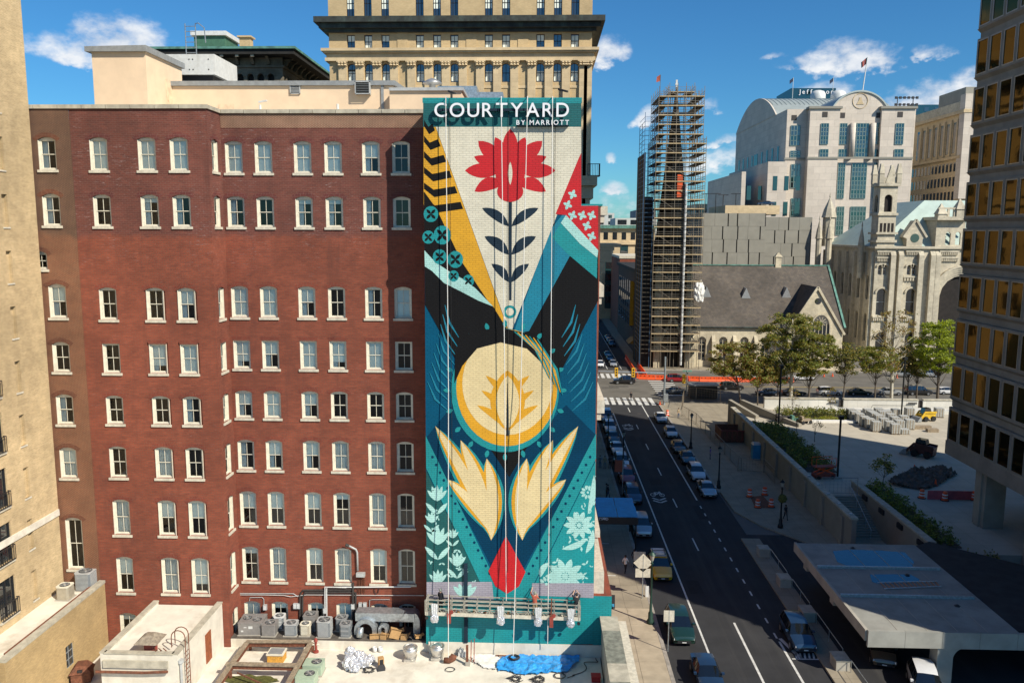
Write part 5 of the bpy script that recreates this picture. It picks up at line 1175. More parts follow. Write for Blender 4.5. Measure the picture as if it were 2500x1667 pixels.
def pavement(name,x0,x1,y0,y1,kerb=None):
 k=MB();k.box(x0,x1,y0,y1,-.02,.13);o=structure(k.build(name,M['pavefloor'],None)); return o
pl=pavement('pavement',3.9,XK0-.3,66,YX0,1)
pl2=structure(MB().box(3.9,XK0-.3,30,65.99,-.02,.085).build('pavement',M['kerb'],None))
for j in range(20):
 for i in range(2):
  k=MB();xw=(XK0-.3-5.6)/2;xa=5.6+i*xw;ya=37+j*1.45;k.box(xa+.012,xa+xw-.012,ya+.012,ya+1.438,.05,.128+rw.uniform(0,.012));k.build('paving_slab',M['slab'],pl2)
def kerb(x0,x1,y0,y1,n,parent,along='y'):
 for i in range(n):
  k=MB();
  if along=='y':k.box(x0,x1,y0+(y1-y0)*i/n+.008,y0+(y1-y0)*(i+1)/n-.008,-.02,.142)
  else:k.box(x0+(x1-x0)*i/n+.008,x0+(x1-x0)*(i+1)/n-.008,y0,y1,-.02,.142)
  k.build('kerb_stone',M['kerb'],parent)
kerb(XK0-.298,XK0,40,YX0,46,pl)
pr=pavement('pavement',XK1+.3,31.3,98,YX0);kerb(XK1,XK1+.298,98,YX0,24,pr)
P=[(XK1+.3,98),(36,98),(36,74),(30.5,78.4),(27.3,82.4),(24.5,86.3),(22.6,91)]
k=MB();k.prism(P[::-1], lambda a,b,t:(a,b,-.02+.148*t));k.build('pavement_corner',M['pavefloor'],pr,recalc=True)
xp=pavement('pavement',-200,3.9,YX0-6,YX0);pavement('pavement',31.31,330,YX0-15,YX0)
fp1=pavement('pavement',XK1+.3,330,YX1,YX1+5);fp2=pavement('pavement',4,XK0-.3,YX1,900);fp3=pavement('pavement',XK1+.3,25.5,YX1+5,900)
kerb(XK1+.3,90,YX1-.25,YX1-.001,30,fp1,'x')
isl=structure(MB().box(21.3,23.2,40,82.5,-.02,.16).build('traffic_island',M['pavefloor'],None))
for i,(ya,yb)in enumerate(((77.5,78.6),(70.5,71.8),(64,65.4),(56.5,57.8))):
 t=thing('island_pier','low concrete pier on the driveway island, %s'%['nearest the lamp with two heads','second from the lamp','beside the parked dark blue car','nearest the lit steps'][i],'pier',(22.4,ya,.16));k=MB();k.box(-.5,.5,0,yb-ya,0,.75);k.build('pier',M['concrete'],t);k=MB();k.box(-.55,.55,-.05,yb-ya+.05,.75,.85);k.build('cap',M['coping'],t)
for i,(ya,yb)in enumerate(((71.9,77.3),(65.6,70.3),(58,63.8),(48,56.3))):
 t=thing('hand_rail','thin steel handrail between island piers, %s'%['at the far end','third along','next to the dark blue car','by the lit steps'][i],'rail',(22.9,ya,.16));k=MB();k.tube([(0,0,.95),(0,yb-ya,.95)],.03,6);k.build('top_rail',M['galv'],t)
 for j in range(3):k=MB();k.tube([(0,(yb-ya)*j/2,0),(0,(yb-ya)*j/2,.95)],.025,5);k.build('rail_post',M['galv'],t)
q=onZ(z8(800,1540),0);st_=thing('entry_steps','sunlit concrete steps with handrails beside the canopy','steps',(24.2,52,0),world=True)
for i in range(5):k=MB();k.box(23.1,27.4,49+i*.5,53.8,.002+i*.16,.16+i*.16);k.build('step',M['slab'],st_)
# canopy over the garage entrance
M['canopy']=mat('painted_concrete_canopy',(.30,.295,.26),.85,var=.16,scale=.6,dirt=(.17,.165,.15),dirt_amt=.55)  # base colour lowered to deepen the shade over most of the canopy
ZC=4.0
CX0,CX1,CY0,CY1=23.5,34.1,55.2,71.6
can=thing('garage_canopy','broad concrete canopy slab over the garage driveway','canopy',(28,62,0),world=True)
k=MB();k.box(CX0,CX1,CY0,CY1,ZC-.45,ZC);k.build('slab',M['canopy'],can)
for i in range(6):
 k=MB();xa=CX0-.1+i*2.6;k.box(xa+.01,xa+2.59,CY0-.25,CY0-.002,ZC-1.1,ZC+.1);k.build('fascia_panel',M['canopy'],can)
for i in range(8):
 k=MB();ya=CY0+i*2.05;k.box(CX0-.22,CX0-.002,ya+.01,ya+2.04,ZC-.75,ZC+.08);k.build('fascia_panel',M['concrete'],can)
for yy in(60.6,66.0):
 k=MB();k.box(CX0,CX1-.4,yy,yy+.16,ZC+.002,ZC+.22);k.build('roof_upstand',M['galv'],can)
for(xx,yy)in((24.0,69.0),(24.0,62.4)):k=MB();k.box(xx-.5,xx+.5,yy-.4,yy+.4,ZC-1.4,ZC-.46);k.build('beam_end',M['concrete'],can)
for i in range(4):k=MB();x_=CX0+2.1*(i+1);k.box(x_,x_+.05,CY0+.1,CY1-.1,ZC+.001,ZC+.02);k.build('roof_seam',M['concrete'],can)
for(x_,y_)in((28.2,70.6),(30.5,64.9),(31.8,59.4)):k=MB();k.lathe((x_,y_,ZC),[(.22,.0),(.22,.03),(.12,.05),(.1,.12)],10);k.build('roof_drain',M['black'],can)
k=MB();k.prism([(33.7,55.6),(33.7,71.2),(35.8,72.5),(48,60.5),(48,55.6)], lambda a,b,t:(a,b,ZC-.3+t*(.26+(a-33.7)*.02)));k.build('tarred_roof',mat('tarred_roof',(.03,.03,.032),.9,var=.3,scale=1),can,recalc=True)
k=MB();k.box(35.51,52,CY0-.25,CY0-.01,ZC-1.1,ZC+.05);k.build('fascia_panel',M['canopy'],can)
px0,px1=28.4,29.5
k=MB();k.box(px0,px1,CY0-.1,CY0+1.0,0,ZC-1.1);pr_=k.build('pillar',M['canopy'],can)
k=MB();pol=[(px1,ZC-1.1)]+[(px1+.9*(1-math.cos(a)),ZC-1.1-.9*(1-math.sin(a)))for a in[i*math.pi/16 for i in range(8,-1,-1)]];k.prism(pol[::-1], lambda a,b,t:(a,CY0-.08+.9*t,b));k.build('haunch',M['canopy'],can,recalc=True)
for(xx,yy)in((36.5,55.8),(46,55.8),(27,70.4),(33.5,70.4)):k=MB();k.box(xx-.35,xx+.35,yy,yy+.7,0,ZC-.46);k.build('pillar',M['concrete'],can)
k=MB();k.box(26,36,72.2,72.5,0,ZC-.4);k.build('rear_wall',M['concrete'],can)
M['puddle']=mat('puddle_with_painted_sky',(.012,.09,.17),.04,var=.1,spec=.9);  # blue of the reflected sky is put into the base colour
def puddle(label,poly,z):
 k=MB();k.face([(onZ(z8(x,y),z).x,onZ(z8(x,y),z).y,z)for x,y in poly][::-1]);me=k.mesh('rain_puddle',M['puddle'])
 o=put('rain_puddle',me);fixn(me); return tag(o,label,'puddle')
puddle('large shallow rain puddle with sky reflection painted blue on the canopy roof',[(565,515),(700,503),(950,510),(1140,525),(1215,600),(1200,640),(1080,648),(700,640),(600,600)],ZC+.008)
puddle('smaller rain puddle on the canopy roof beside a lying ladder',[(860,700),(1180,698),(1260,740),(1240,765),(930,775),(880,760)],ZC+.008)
t=thing('lying_ladder','orange and grey extension ladder lying flat on the canopy roof','ladder',(0,0,0),world=True)
la,lb,lc,ld=[onZ(z8(*p),ZC+.1)for p in((925,765),(1400,755),(1435,795),(975,815))]
for p,q in((la,lb),(ld,lc)):k=MB();k.bar(p,q,.09,.06);k.build('rail',M['galv'],t)
for i in range(13):f=(i+.5)/13;k=MB();k.bar(la.lerp(lb,f),ld.lerp(lc,f),.06,.04);k.build('rung',mat('orange_fibreglass',(.5,.2,.08),.6)if i==0 else bpy.data.materials['orange_fibreglass'],t)
# raised plaza
ZPL=2.8
XWALL=31.3
M['plazawall']=mat('plaza_concrete',(.28,.25,.195),.88,var=.12,scale=.5,dirt=(.27,.24,.19),dirt_amt=.45)  # walls and stairs darkened in colour because they lie in shade
M['whitewall']=stonemat('white_stone_panels',(.62,.60,.54),1.6,2.4,.02,.08,.75,bump=.1)
plz=structure(MB().box(XWALL+.5,110,89.2,134,0,ZPL).build('plaza',M['plaza'],None))
structure(MB().box(36.6,110,72.6,89.19,0,ZPL-.003).build('plaza',M['plaza'],None))
rw1=thing('retaining_wall','long concrete retaining wall with a notched coping above the pavement','wall',(XWALL,105,0),world=True)
ZW=3.8
k=MB();k.box(XWALL,XWALL+.5,79,131,0,ZW-.2);k.build('wall',M['plazawall'],rw1)
for i in range(9):k=MB();yy=81+i*5.9;k.box(XWALL-.22,XWALL-.002,yy,yy+.8,0,ZW-.6);k.build('buttress',M['plazawall'],rw1)
for i in range(16):k=MB();ya=79+i*3.25;k.box(XWALL-.12,XWALL+.62,ya+.01,ya+3.24,ZW-.198,ZW);k.build('coping_stone',M['coping'],rw1);k=MB();k.box(XWALL+.1,XWALL+.4,ya+.9,ya+1.2,ZW,ZW+.1);k.build('bracket',M['galv'],rw1)
XS0,XS1=XWALL+.5,36.1
stairs=thing('plaza_stairs','wide concrete stairs climbing between two walls to the plaza','stairs',(34,85,0),world=True)
ns=17
for i in range(ns):
 k=MB();k.box(XS0,XS1,83+i*.36,89.19,i*ZPL/ns,(i+1)*ZPL/ns-.002);k.build('step',M['plazawall'],stairs)
k=MB();
for i in range(5):yy=83.2+i*1.4;zz_=(yy-83)/.36*ZPL/ns;k.tube([(35.0,yy,zz_),(35.0,yy,zz_+1.0)],.03,5)
k.tube([(35.0,83,1.0),(35.0,89.1,3.75)],.035,6);k.build('hand_rail',M['galv'],stairs)
rw2=thing('retaining_wall','second retaining wall with coping on the far side of the stairs','wall',(XS1,86,0),world=True)
k=MB();k.box(XS1,XS1+.5,73,92,0,ZW-.2);k.build('wall',M['plazawall'],rw2)
for i in range(7):k=MB();ya=73+i*2.714;k.box(XS1-.12,XS1+.62,ya+.01,ya+2.70,ZW-.198,ZW);k.build('coping_stone',M['coping'],rw2)
for i in range(4):k=MB();yy=74+i*4.4;k.box(XS1-.2,XS1-.002,yy,yy+1.1,ZW-1.0,ZW-.5);k.build('wall_pocket',M['black'],rw2)
wh=thing('white_boundary_wall','long pale stone panel wall closing the far side of the plaza','wall',(60,134,0),world=True)
for i in range(5):k=MB();xa=37.5+i*13.0;k.box(xa,xa+12.2,134,134.6,0,4.55);k.build('wall_panel',M['whitewall'],wh);k=MB();k.box(xa,xa+12.2,133.9,134.7,4.552,4.75);k.build('coping',M['coping'],wh);k=MB();k.box(xa+12.2,xa+13.0,134.3,134.9,0,4.4);k.build('recess',M['darkpipe'],wh)
for i in range(4):k=MB();xa=48+i*13.0;k.tube([(xa,133.8,4.1),(xa+1.4,133.8,4.1)],.12,6);k.build('bracket',M['black'],wh)
k=MB();k.box(45,100,131.5,133.8,ZPL,ZPL+.55);tag(k.build('plaza_bench',M['whitewall'],None),'long low stone ledge along the pale boundary wall','ledge')
for i,(xa,ln,lb)in enumerate(((54.0,7,'nearest the hedge'),(67.0,7,'furthest from the hedge'))):
 t=thing('ledge_rail','thin dark rail on the stone ledge, '+lb,'rail',(xa,131.7,ZPL+.55));k=MB();k.tube([(0,0,0),(.3,0,.8),(ln-.3,0,.8),(ln,0,0)],.04,6);k.build('rail',M['black'],t)
t=thing('stub_wall','pair of sloping concrete stub walls at the plaza corner ramp','wall',(35,128,0),world=True)
for(x0_,y0_,x1_,y1_)in((33.5,133,39.5,121.5),(31.5,133,34.5,127)):
 k=MB();a_=Vector((x0_,y0_,0));b_=Vector((x1_,y1_,0));d=(b_-a_).normalized();n_=Vector((-d.y,d.x,0))*.3
 k.hexa([a_-n_,a_+n_,b_+n_,b_-n_],[a_-n_+Vector((0,0,4.6)),a_+n_+Vector((0,0,4.6)),b_+n_+Vector((0,0,3.3)),b_-n_+Vector((0,0,3.3))]);k.build('wall',M['plazawall'],t)
# office tower on the right
M['precast']=mat('precast_concrete',(.29,.26,.21),.9,var=.16,scale=.5,dirt=(.15,.13,.11),dirt_amt=.5)
M['precast_d']=mat('precast_soffit',(.25,.22,.18),.9,var=.16,scale=.5)
M['frame_alu']=mat('aluminium_window_frame',(.34,.33,.30),.4,.5,var=.1)
XO=44.4;OY0,OY1=41.7,87.0;XO1=79.0;ZO0,OH=9.0,88.0
off=thing('office_tower','tall concrete office tower with projecting bronze glass windows','building',(XO,64,0),world=True)
FH,BW=4.72,2.36;nfl=17
k=MB();k.box(XO+.02,XO1,OY0,OY1,ZO0,OH);k.build('core',M['precast'],off)
for f in range(nfl):
 z_=ZO0+.9+f*FH
 k=MB();k.prism([(0,z_+3.75),(-.12,z_+3.75),(-.12,z_+FH-.35),(-.5,z_+FH-.02),(-.5,z_+FH),(0,z_+FH)], lambda a,b,t:(XO+a,OY0+(OY1-OY0)*t,b));k.build('spandrel',M['precast'],off,recalc=True)
k=MB();k.box(XO-.5,XO+.019,OY0,OY1,ZO0-.55,ZO0+.9);k.build('soffit_beam',M['precast_d'],off)
wf=MB();hw_,hh_=BW/2,3.72
wf.box(-.48,0,-hw_+.02,-hw_+.22,0,hh_);wf.box(-.48,0,hw_-.22,hw_-.02,0,hh_);wf.box(-.48,0,-hw_+.22,hw_-.22,0,.2);wf.box(-.48,0,-hw_+.22,hw_-.22,hh_-.2,hh_)
wfm=wf.mesh('window',M['precast'])
al=MB();al.box(-.52,-.44,-hw_+.2,-hw_+.3,.18,hh_-.18);al.box(-.52,-.44,hw_-.3,hw_-.2,.18,hh_-.18);al.box(-.52,-.44,-hw_+.3,hw_-.3,.18,.28);al.box(-.52,-.44,-hw_+.3,hw_-.3,hh_-.28,hh_-.18);alm=al.mesh('frame',M['frame_alu'])
gm=MB();gm.face([(-.46,-hw_+.28,.26),(-.46,-hw_+.28,hh_-.26),(-.46,hw_-.28,hh_-.26),(-.46,hw_-.28,.26)]);gmm=gm.mesh('pane',M['glass_bronze'])
base=Vector((XO,64,0))
for f in range(nfl):
 for b in range(17 if f<12 else 0):
  yy=OY1-.15-BW*(b+.5)
  if yy<46:continue
  o=put('window',wfm,off,Vector((XO,yy,ZO0+.9+f*FH))-base);put('frame',alm,o,(0,0,0));g=put('pane',gmm,o,(0,0,0));g.rotation_euler=(0,rw.uniform(-.012,.012),rw.uniform(-.01,.01))
for yy in(80.3,71.5,62.7,53.9):
 k=MB();k.box(XO-.1,XO+1.9,yy-1.0,yy+1.0,0,ZO0-.552);k.box(XO-.3,XO-.102,yy-.45,yy+.45,0,ZO0-.552);k.build('column',M['precast'],off)
for yy in(80.3,71.5,62.7):k=MB();k.box(XO+7,XO+8.5,yy-.7,yy+.7,0,ZO0-.01);k.build('column',M['precast_d'],off)
k=MB();k.box(XO+9,XO1-2,OY0+2,OY1-1.5,0,ZO0-.02);k.build('lobby',M['glass_far'],off)
# vehicles
def carpaint(n,c,metal=0.): return mat('car_paint_'+n,c,.32,metal,var=.05,scale=2,coat=1.)
CP={n:carpaint(n,c,m_)for n,(c,m_)in dict(white=((.72,.72,.72),0),silver=((.42,.43,.44),.5),grey=((.16,.17,.18),.4),black=((.012,.012,.014),0),navy=((.02,.045,.09),.3),teal=((.015,.09,.12),.3),red=((.30,.012,.02),.1),green=((.012,.04,.028),.2),yellow=((.72,.42,.01),0),brown=((.16,.12,.08),.3)).items()}
M['carglass']=glassmat('car_glass',dark=(.006,.008,.010),spec=.10,rough=.02)
M['tyre']=mat('tyre_rubber',(.018,.018,.018),.9);M['rim']=mat('alloy_rim',(.45,.45,.46),.35,.8)
M['headl']=mat('headlamp_lens',(.70,.72,.74),.15,.2);M['taill']=mat('tail_lamp_lens',(.45,.012,.012),.2);M['plast']=mat('black_car_plastic',(.02,.02,.022),.6)
def profile(kind):
 if kind=='suv':L,W,H=4.75,1.90,1.72;st=[(0,.62,.66,.70,.55),(.12,.78,.86,.84,.66),(.6,.92,.99,.91,.76),(1.25,1.02,1.08,.94,.80),(2.0,1.06,1.62,.95,.66),(2.5,1.06,1.71,.95,.68),(3.7,1.07,1.71,.95,.67),(4.3,1.08,1.60,.92,.63),(4.66,1.04,1.10,.86,.70),(4.75,.78,.84,.76,.62)];g=(3,8)
 elif kind=='van':L,W,H=5.1,1.98,1.95;st=[(0,.66,.72,.78,.6),(.15,.9,1.0,.9,.74),(.6,1.05,1.12,.96,.8),(1.1,1.1,1.18,.98,.84),(1.8,1.12,1.85,.99,.76),(2.4,1.12,1.95,.99,.78),(4.2,1.12,1.95,.99,.78),(4.85,1.12,1.86,.97,.75),(5.03,1.06,1.14,.92,.8),(5.1,.8,.86,.85,.7)];g=(3,8)
 elif kind=='hatch':L,W,H=4.15,1.76,1.5;st=[(0,.58,.62,.64,.5),(.12,.72,.80,.78,.62),(.55,.85,.92,.85,.70),(1.0,.93,.99,.87,.74),(1.8,.96,1.42,.88,.60),(2.2,.96,1.50,.88,.62),(3.2,.97,1.48,.88,.60),(3.8,1.0,1.32,.85,.57),(4.06,.96,1.02,.8,.64),(4.15,.7,.76,.7,.56)];g=(3,8)
 else:L,W,H=4.75,1.82,1.45;st=[(0,.55,.60,.66,.5),(.12,.68,.76,.8,.62),(.6,.80,.88,.88,.72),(1.35,.90,.96,.90,.76),(2.15,.94,1.38,.91,.60),(2.6,.94,1.45,.91,.62),(3.2,.95,1.42,.91,.60),(3.95,.97,1.03,.89,.72),(4.62,.93,.98,.84,.7),(4.75,.68,.74,.74,.58)];g=(3,7)
 return L,W,H,st,g
_car={}
def car_meshes(kind,paint):
 key=(kind,paint)
 if key in _car: return _car[key]
 L,W,H,st,(g0_,g1_)=profile(kind);k=MB();zb=.27;body,glass=MB(),MB()
 rings=[]
 for(x,zbl,zt,hb,ht)in st:
  lo=zb+(.12 if x<.05 or x>L-.05 else 0)
  half=[(0,lo),(hb*.9,lo),(hb*1.0,lo+.18),(hb,zbl*.82),(hb*.975,zbl),(ht,zt-.03),(ht*.55,zt),(0,zt)]
  rings.append([(x-L/2,y,z)for y,z in half]+[(x-L/2,-y,z)for y,z in half[-2:0:-1]])
 n=len(rings[0])
 for i in range(len(rings)-1):
  for j in range(n):
   jj=(j+1)%n;quad=[rings[i][j],rings[i+1][j],rings[i+1][jj],rings[i][jj]]
   side=j in(4,9);top=j in(5,6,7,8)
   isg=(g0_<i<g1_-1 and side)or(i in(g0_,g1_-1)and(side or top))
   (glass if isg else body).face(quad)
 body.face(rings[0][::-1]);body.face(rings[-1])
 bme=body.mesh('body',CP[paint],True);fixn(bme)
 try:bme.set_sharp_from_angle(angle=R(38))
 except Exception:pass
 gme=glass.mesh('windows',M['carglass'])
 fixn(gme)
 pil=MB()
 for i in(g0_+1,g0_+2,g1_-2,g1_-1):
  for s_ in(1,-1):
   a_,b_=rings[i][4],rings[i][5];pil.bar((a_[0],s_*(abs(a_[1])+.002),a_[2]),(b_[0],s_*(abs(b_[1])+.004),b_[2]),.07,.02)
 pme=pil.mesh('pillars',M['plast'])
 fw,rw_=L*.19-L/2,L*.80-L/2;r=.34 if kind in('suv','van')else .31;hy=W/2
 ty=MB();ty.lathe((0,0,0),[(r*.62,-.1),(r*.95,-.11),(r,-.08),(r,.08),(r*.95,.11),(r*.62,.1)],18,axis='Y');tm=ty.mesh('tyre',M['tyre'],True)
 ri=MB();ri.lathe((0,0,0),[(.05,.115),(r*.6,.10),(r*.64,.06),(r*.64,-.1)],12,axis='Y');ri.lathe((0,0,0),[(r*.64,-.1),(r*.6,-.112),(.05,-.115)],12,axis='Y');rm=ri.mesh('rim',M['rim'])
 ar=MB();ar.lathe((0,0,0),[(r+.06,-.02),(r+.06,.02)],18,axis='Y');am=ar.mesh('wheel_arch',M['plast'])
 hl=MB();hl.hexa([(-L/2+.02,-.32,.60),(-L/2+.20,.0,.60),(-L/2+.32,.0,.64),(-L/2+.1,-.32,.64)],[(-L/2+.06,-.32,.72),(-L/2+.22,.0,.74),(-L/2+.34,.0,.76),(-L/2+.14,-.32,.74)]);hm=hl.mesh('headlight',M['headl'])
 tl=MB();tl.box(L/2-.16,L/2-.015,-.06,.22,.62 if kind in('sedan','hatch')else(.74 if kind!='van' else .95),.82 if kind in('sedan','hatch')else(.98 if kind!='van' else 1.35));tlm=tl.mesh('tail_light',M['taill'])
 gr=MB();gr.box(-L/2-.02,-L/2+.1,-.52,.52,.36,.56);grm=gr.mesh('grille',M['plast'])
 mi=MB();mi.box(-.09,.09,-.1,.1,0,.14);mim=mi.mesh('wing_mirror',CP[paint])
 pl_=MB();pl_.box(-L/2-.03,-L/2-.021,-.16,.16,.40,.48);plm=pl_.mesh('number_plate',M['metal_white'])
 _car[key]=dict(L=L,W=W,H=H,body=bme,glass=gme,pil=pme,tyre=tm,rim=rm,arch=am,hl=hm,tl=tlm,gr=grm,mir=mim,plate=plm,fw=fw,rw=rw_,r=r,hy=hy,st=st)
 return _car[key]
def car(label,kind,paint,front,rz,group,z=0.,roofrack=False,name=None,cat='car'):
 """front: ground point under the nose; rz: heading of the nose, 0 = -X, pi/2 = -Y"""
 m=car_meshes(kind,paint);d=Vector((-math.cos(rz),-math.sin(rz),0));c=Vector((front[0],front[1],z))-d*m['L']/2
 t=thing(name or{'suv':'parked_suv','van':'parked_van','hatch':'parked_hatchback','sedan':'parked_sedan'}[kind],label,cat,c,rz,group)
 put('body',m['body'],t,(0,0,0));put('windows',m['glass'],t,(0,0,0));put('pillars',m['pil'],t,(0,0,0));put('grille',m['gr'],t,(0,0,0));put('number_plate',m['plate'],t,(0,0,0))
 for fx in(m['fw'],m['rw']):
  for s_ in(-1,1):
   put('wheel_arch',m['arch'],t,(fx,s_*(m['hy']-.012),m['r']+.01));w_=put('wheel',m['tyre'],t,(fx,s_*(m['hy']-.06),m['r']));put('rim',m['rim'],w_,(0,0,0))
 for s_ in(-1,1):
  h_=put('headlight',m['hl'],t,(0,s_*.80,0));h_.scale=(1,s_*-1 if s_>0 else 1,1);
  h_.location=(0,-.46 if s_<0 else .46,0)
  put('tail_light',m['tl'],t,(0,s_*.68-(.16 if s_>0 else 0),0));put('wing_mirror',m['mir'],t,(-m['L']/2+1.75,s_*(m['hy']+.07),m['st'][3][1]+.02))
 if roofrack:
  for s_ in(-1,1):k=MB();k.tube([(-.3,s_*.55,m['H']+.06),(1.5,s_*.55,m['H']+.06)],.03,5);put('roof_rail',k.mesh('roof_rail',M['plast']),t,(0,0,0))
  for xx in(.1,1.0):k=MB();k.bar((xx,-.6,m['H']+.1),(xx,.6,m['H']+.1),.06,.03);put('cross_bar',k.mesh('cross_bar',M['plast']),t,(0,0,0))
 return t
HN=math.pi/2;GL='cars parked along the hotel kerb';GR='cars parked along the plaza kerb';GX='cars parked along the cross street'
for(lb,kd,pt,x,y)in(('silver SUV parked beneath the blue awning','suv','silver',11.1,82.1),('dark blue SUV parked just behind the blue awning','suv','navy',11.3,92.6),('dark red SUV parked behind the dark blue SUV','suv','red',11.35,100.2),('white SUV parked behind the dark red SUV','suv','white',11.35,106.9),('white sedan parked between two white SUVs','sedan','white',11.4,114.0),('teal blue hatchback parked behind the white sedan','hatch','teal',11.4,120.6),('white SUV parked one behind the teal hatchback','suv','white',11.4,126.8),('silver teal minivan parked last before the crosswalk','van','silver',11.4,134.2)):
 car(lb,kd,pt,(x,y),HN,GL)
t=car('yellow and white taxi SUV with roof rails on the hotel side','suv','yellow',(11.5,71.4),HN,GL,roofrack=True,name='taxi')
k=MB();k.box(-.25,1.7,-.62,.62,1.725,1.74);put('white_roof',k.mesh('white_roof',CP['white']),t,(0,0,0));k=MB();k.box(-.15,.15,-.35,.35,1.82,2.02);put('taxi_sign',k.mesh('taxi_sign',M['metal_white']),t,(0,0,0))
car('dark green SUV stopped beside the sunlit pavement','suv','green',(11.4,59.7),HN,GL)
car('black car nose cut off at the foot of the street','sedan','navy',(12.2,52.6),HN,GL)
for(lb,kd,pt,x,y)in(('white sedan parked at the corner by the orange barrel','sedan','white',20.7,134.2),('white hatchback parked behind the shade line on the plaza side','hatch','white',20.8,124.2),('dark teal sedan parked in front of the bronze car','sedan','teal',20.8,109.5),('bronze hatchback hidden behind the dark teal sedan','hatch','brown',20.5,115.2),('white SUV parked between the teal and silver cars','suv','white',20.7,102.1),('silver sedan parked last before the driveway curve','sedan','silver',20.75,95.4)):
 car(lb,kd,pt,(x,y),HN,GR)
car('dark blue SUV waiting beside the driveway island','suv','navy',(20.5,58.9),HN-.03,GR)
car('white SUV half in sun under the canopy edge','suv','white',(26.7,51.9),HN-.25,'cars under the canopy');car('bronze hatchback deep under the canopy','hatch','brown',(25.6,57.0),HN-.3,'cars under the canopy')
def zc(x,y): return Zp(1700,700,3.618,x,y)
for(lb,kd,pt,x,y,rz)in(('dark navy sedan parked beside the first thin tree','sedan','navy',640,965,0),('black sedan parked beneath the big plane tree','sedan','black',870,965,math.pi),('white SUV parked in sun between two trees','suv','white',1185,962,math.pi),('black green sedan parked right of the white SUV','sedan','green',1450,962,math.pi),('silver sedan parked behind the pale tree trunk','sedan','silver',1720,960,math.pi),('long black SUV parked beside the green tree','van','black',1975,960,math.pi),('white hatchback half hidden by the office tower','hatch','white',2240,955,math.pi)):
 q=onZ(zc(x,y),0);L_=profile(kd)[0];s_=1 if rz>1 else -1;car(lb,kd,pt,(q.x+s_*L_/2,q.y+.9),rz,GX)
for(lb,kd,pt,x,y,rz)in(('silver SUV parked at the far kerb before the masonry hall','suv','silver',1830,800,math.pi),('light silver SUV parked alone at the far kerb','suv','silver',2060,800,0),('dark SUV under the leftmost tree of the cross street','suv','black',320,915,math.pi),('white van behind the orange barriers and leaves','van','white',430,835,math.pi),('white sedan passing the church gable','sedan','white',950,830,math.pi)):
 q=onZ(zc(x,y),0);L_=profile(kd)[0];s_=1 if rz>1 else -1;car(lb,kd,pt,(q.x+s_*L_/2,q.y+.9),rz,GX)
def zb6(x,y): return Zp(1440,880,7.128,x,y)
for(lb,kd,pt,x,y,rz)in(('black SUV crossing the junction before the far crosswalk','suv','black',600,415,0),('dark red SUV passing the orange barriers','suv','red',1540,380,math.pi),('charcoal sedan waiting behind the signal mast','sedan','grey',1470,590,0)):
 q=onZ(zb6(x,y),0);L_=profile(kd)[0];s_=1 if rz>1 else -1;car(lb,kd,pt,(q.x+s_*L_/2,q.y+.9),rz,'cars at the junction')
for(lb,kd,pt,x,y)in(('white car heading in from beyond the far crosswalk','hatch','white',14.4,190.5),('silver hatchback queued beside the orange barrier row','hatch','silver',17.6,191.5),('blue sedan second in the far queue','sedan','navy',17.5,199),('teal car third in the far queue','sedan','teal',17.5,206),('navy SUV parked far up the shaded street','suv','navy',20.3,226),('blue sedan parked behind the far navy SUV','sedan','teal',20.3,233),('grey sedan parked further up the shaded street','sedan','grey',20.3,240),('silver hatchback parked far beyond the sunlit patch','hatch','silver',20.2,292),('red sedan parked far beyond the sunlit patch','sedan','red',20.2,300),('navy van parked at the end of the street','van','navy',20.2,309),('dark sedan coming down the far lane','sedan','navy',13.0,196)):
 car(lb,kd,pt,(x,y),HN,'cars beyond the junction')
# tall beige tower behind the mural
def flatwin(parent,U,Nv,O,uc,hw,z0,z1,base,glass='glass_far',frame='black',mull=1,rows=1,depth=.18,fw=.09,blind=None,rise=0.,sill=None,name='window'):
 """simple recessed window: pane with frame bars, optional blind and sill (all in world coordinates)"""
 O,U,Nv=Vector(O),Vector(U),Vector(Nv);Zv=Vector((0,0,1))
 def P(u,z,d): return O+U*u+Zv*z-Nv*d
 k=MB();flip=U.cross(Zv).dot(Nv)<0
 pts=[P(uc-hw,z0,depth),P(uc+hw,z0,depth)]+[P(uc+a,z1-rise+b,depth)for a,b in arch_pts(hw,rise)][::-1]
 k.face(pts[::-1]if flip else pts);w_=k.build(name,M[glass],parent)
 f=MB()
 def bar(ua,za,ub,zb,d0=depth-.01,wd=fw):f.bar(P(ua,za,d0),P(ub,zb,d0),wd,.06,up=Nv)
 for s_ in(-1,1):bar(uc+s_*(hw-fw/2),z0,uc+s_*(hw-fw/2),z1-rise)
 bar(uc-hw,z0+fw/2,uc+hw,z0+fw/2);
 if rise<.05:bar(uc-hw,z1-fw/2,uc+hw,z1-fw/2)
 for i in range(mull):u_=uc-hw+2*hw*(i+1)/(mull+1);bar(u_,z0,u_,z1-.02,wd=fw*.7)
 for i in range(rows):z_=z0+(z1-z0)*(i+1)/(rows+1);bar(uc-hw,z_,uc+hw,z_,wd=fw*.8)
 o=f.build('frame',M[frame],w_);o.location=(0,0,0)
 if blind:
  b=MB();a_,c_=blind;pp=[P(uc-hw+fw,z0+(z1-z0)*a_,depth-.004),P(uc+hw-fw,z0+(z1-z0)*a_,depth-.004),P(uc+hw-fw,z0+(z1-z0)*c_,depth-.004),P(uc-hw+fw,z0+(z1-z0)*c_,depth-.004)]
  b.face(pp[::-1]if flip else pp);o=b.build('blind',M['blind'],w_);o.location=(0,0,0)
 if sill:
  b=MB();b.bar(P(uc-hw-.1,z0-.08,-.05),P(uc+hw+.1,z0-.08,-.05),.2,.16,up=Nv);o=b.build('sill',M[sill],w_);o.location=(0,0,0)
 return w_
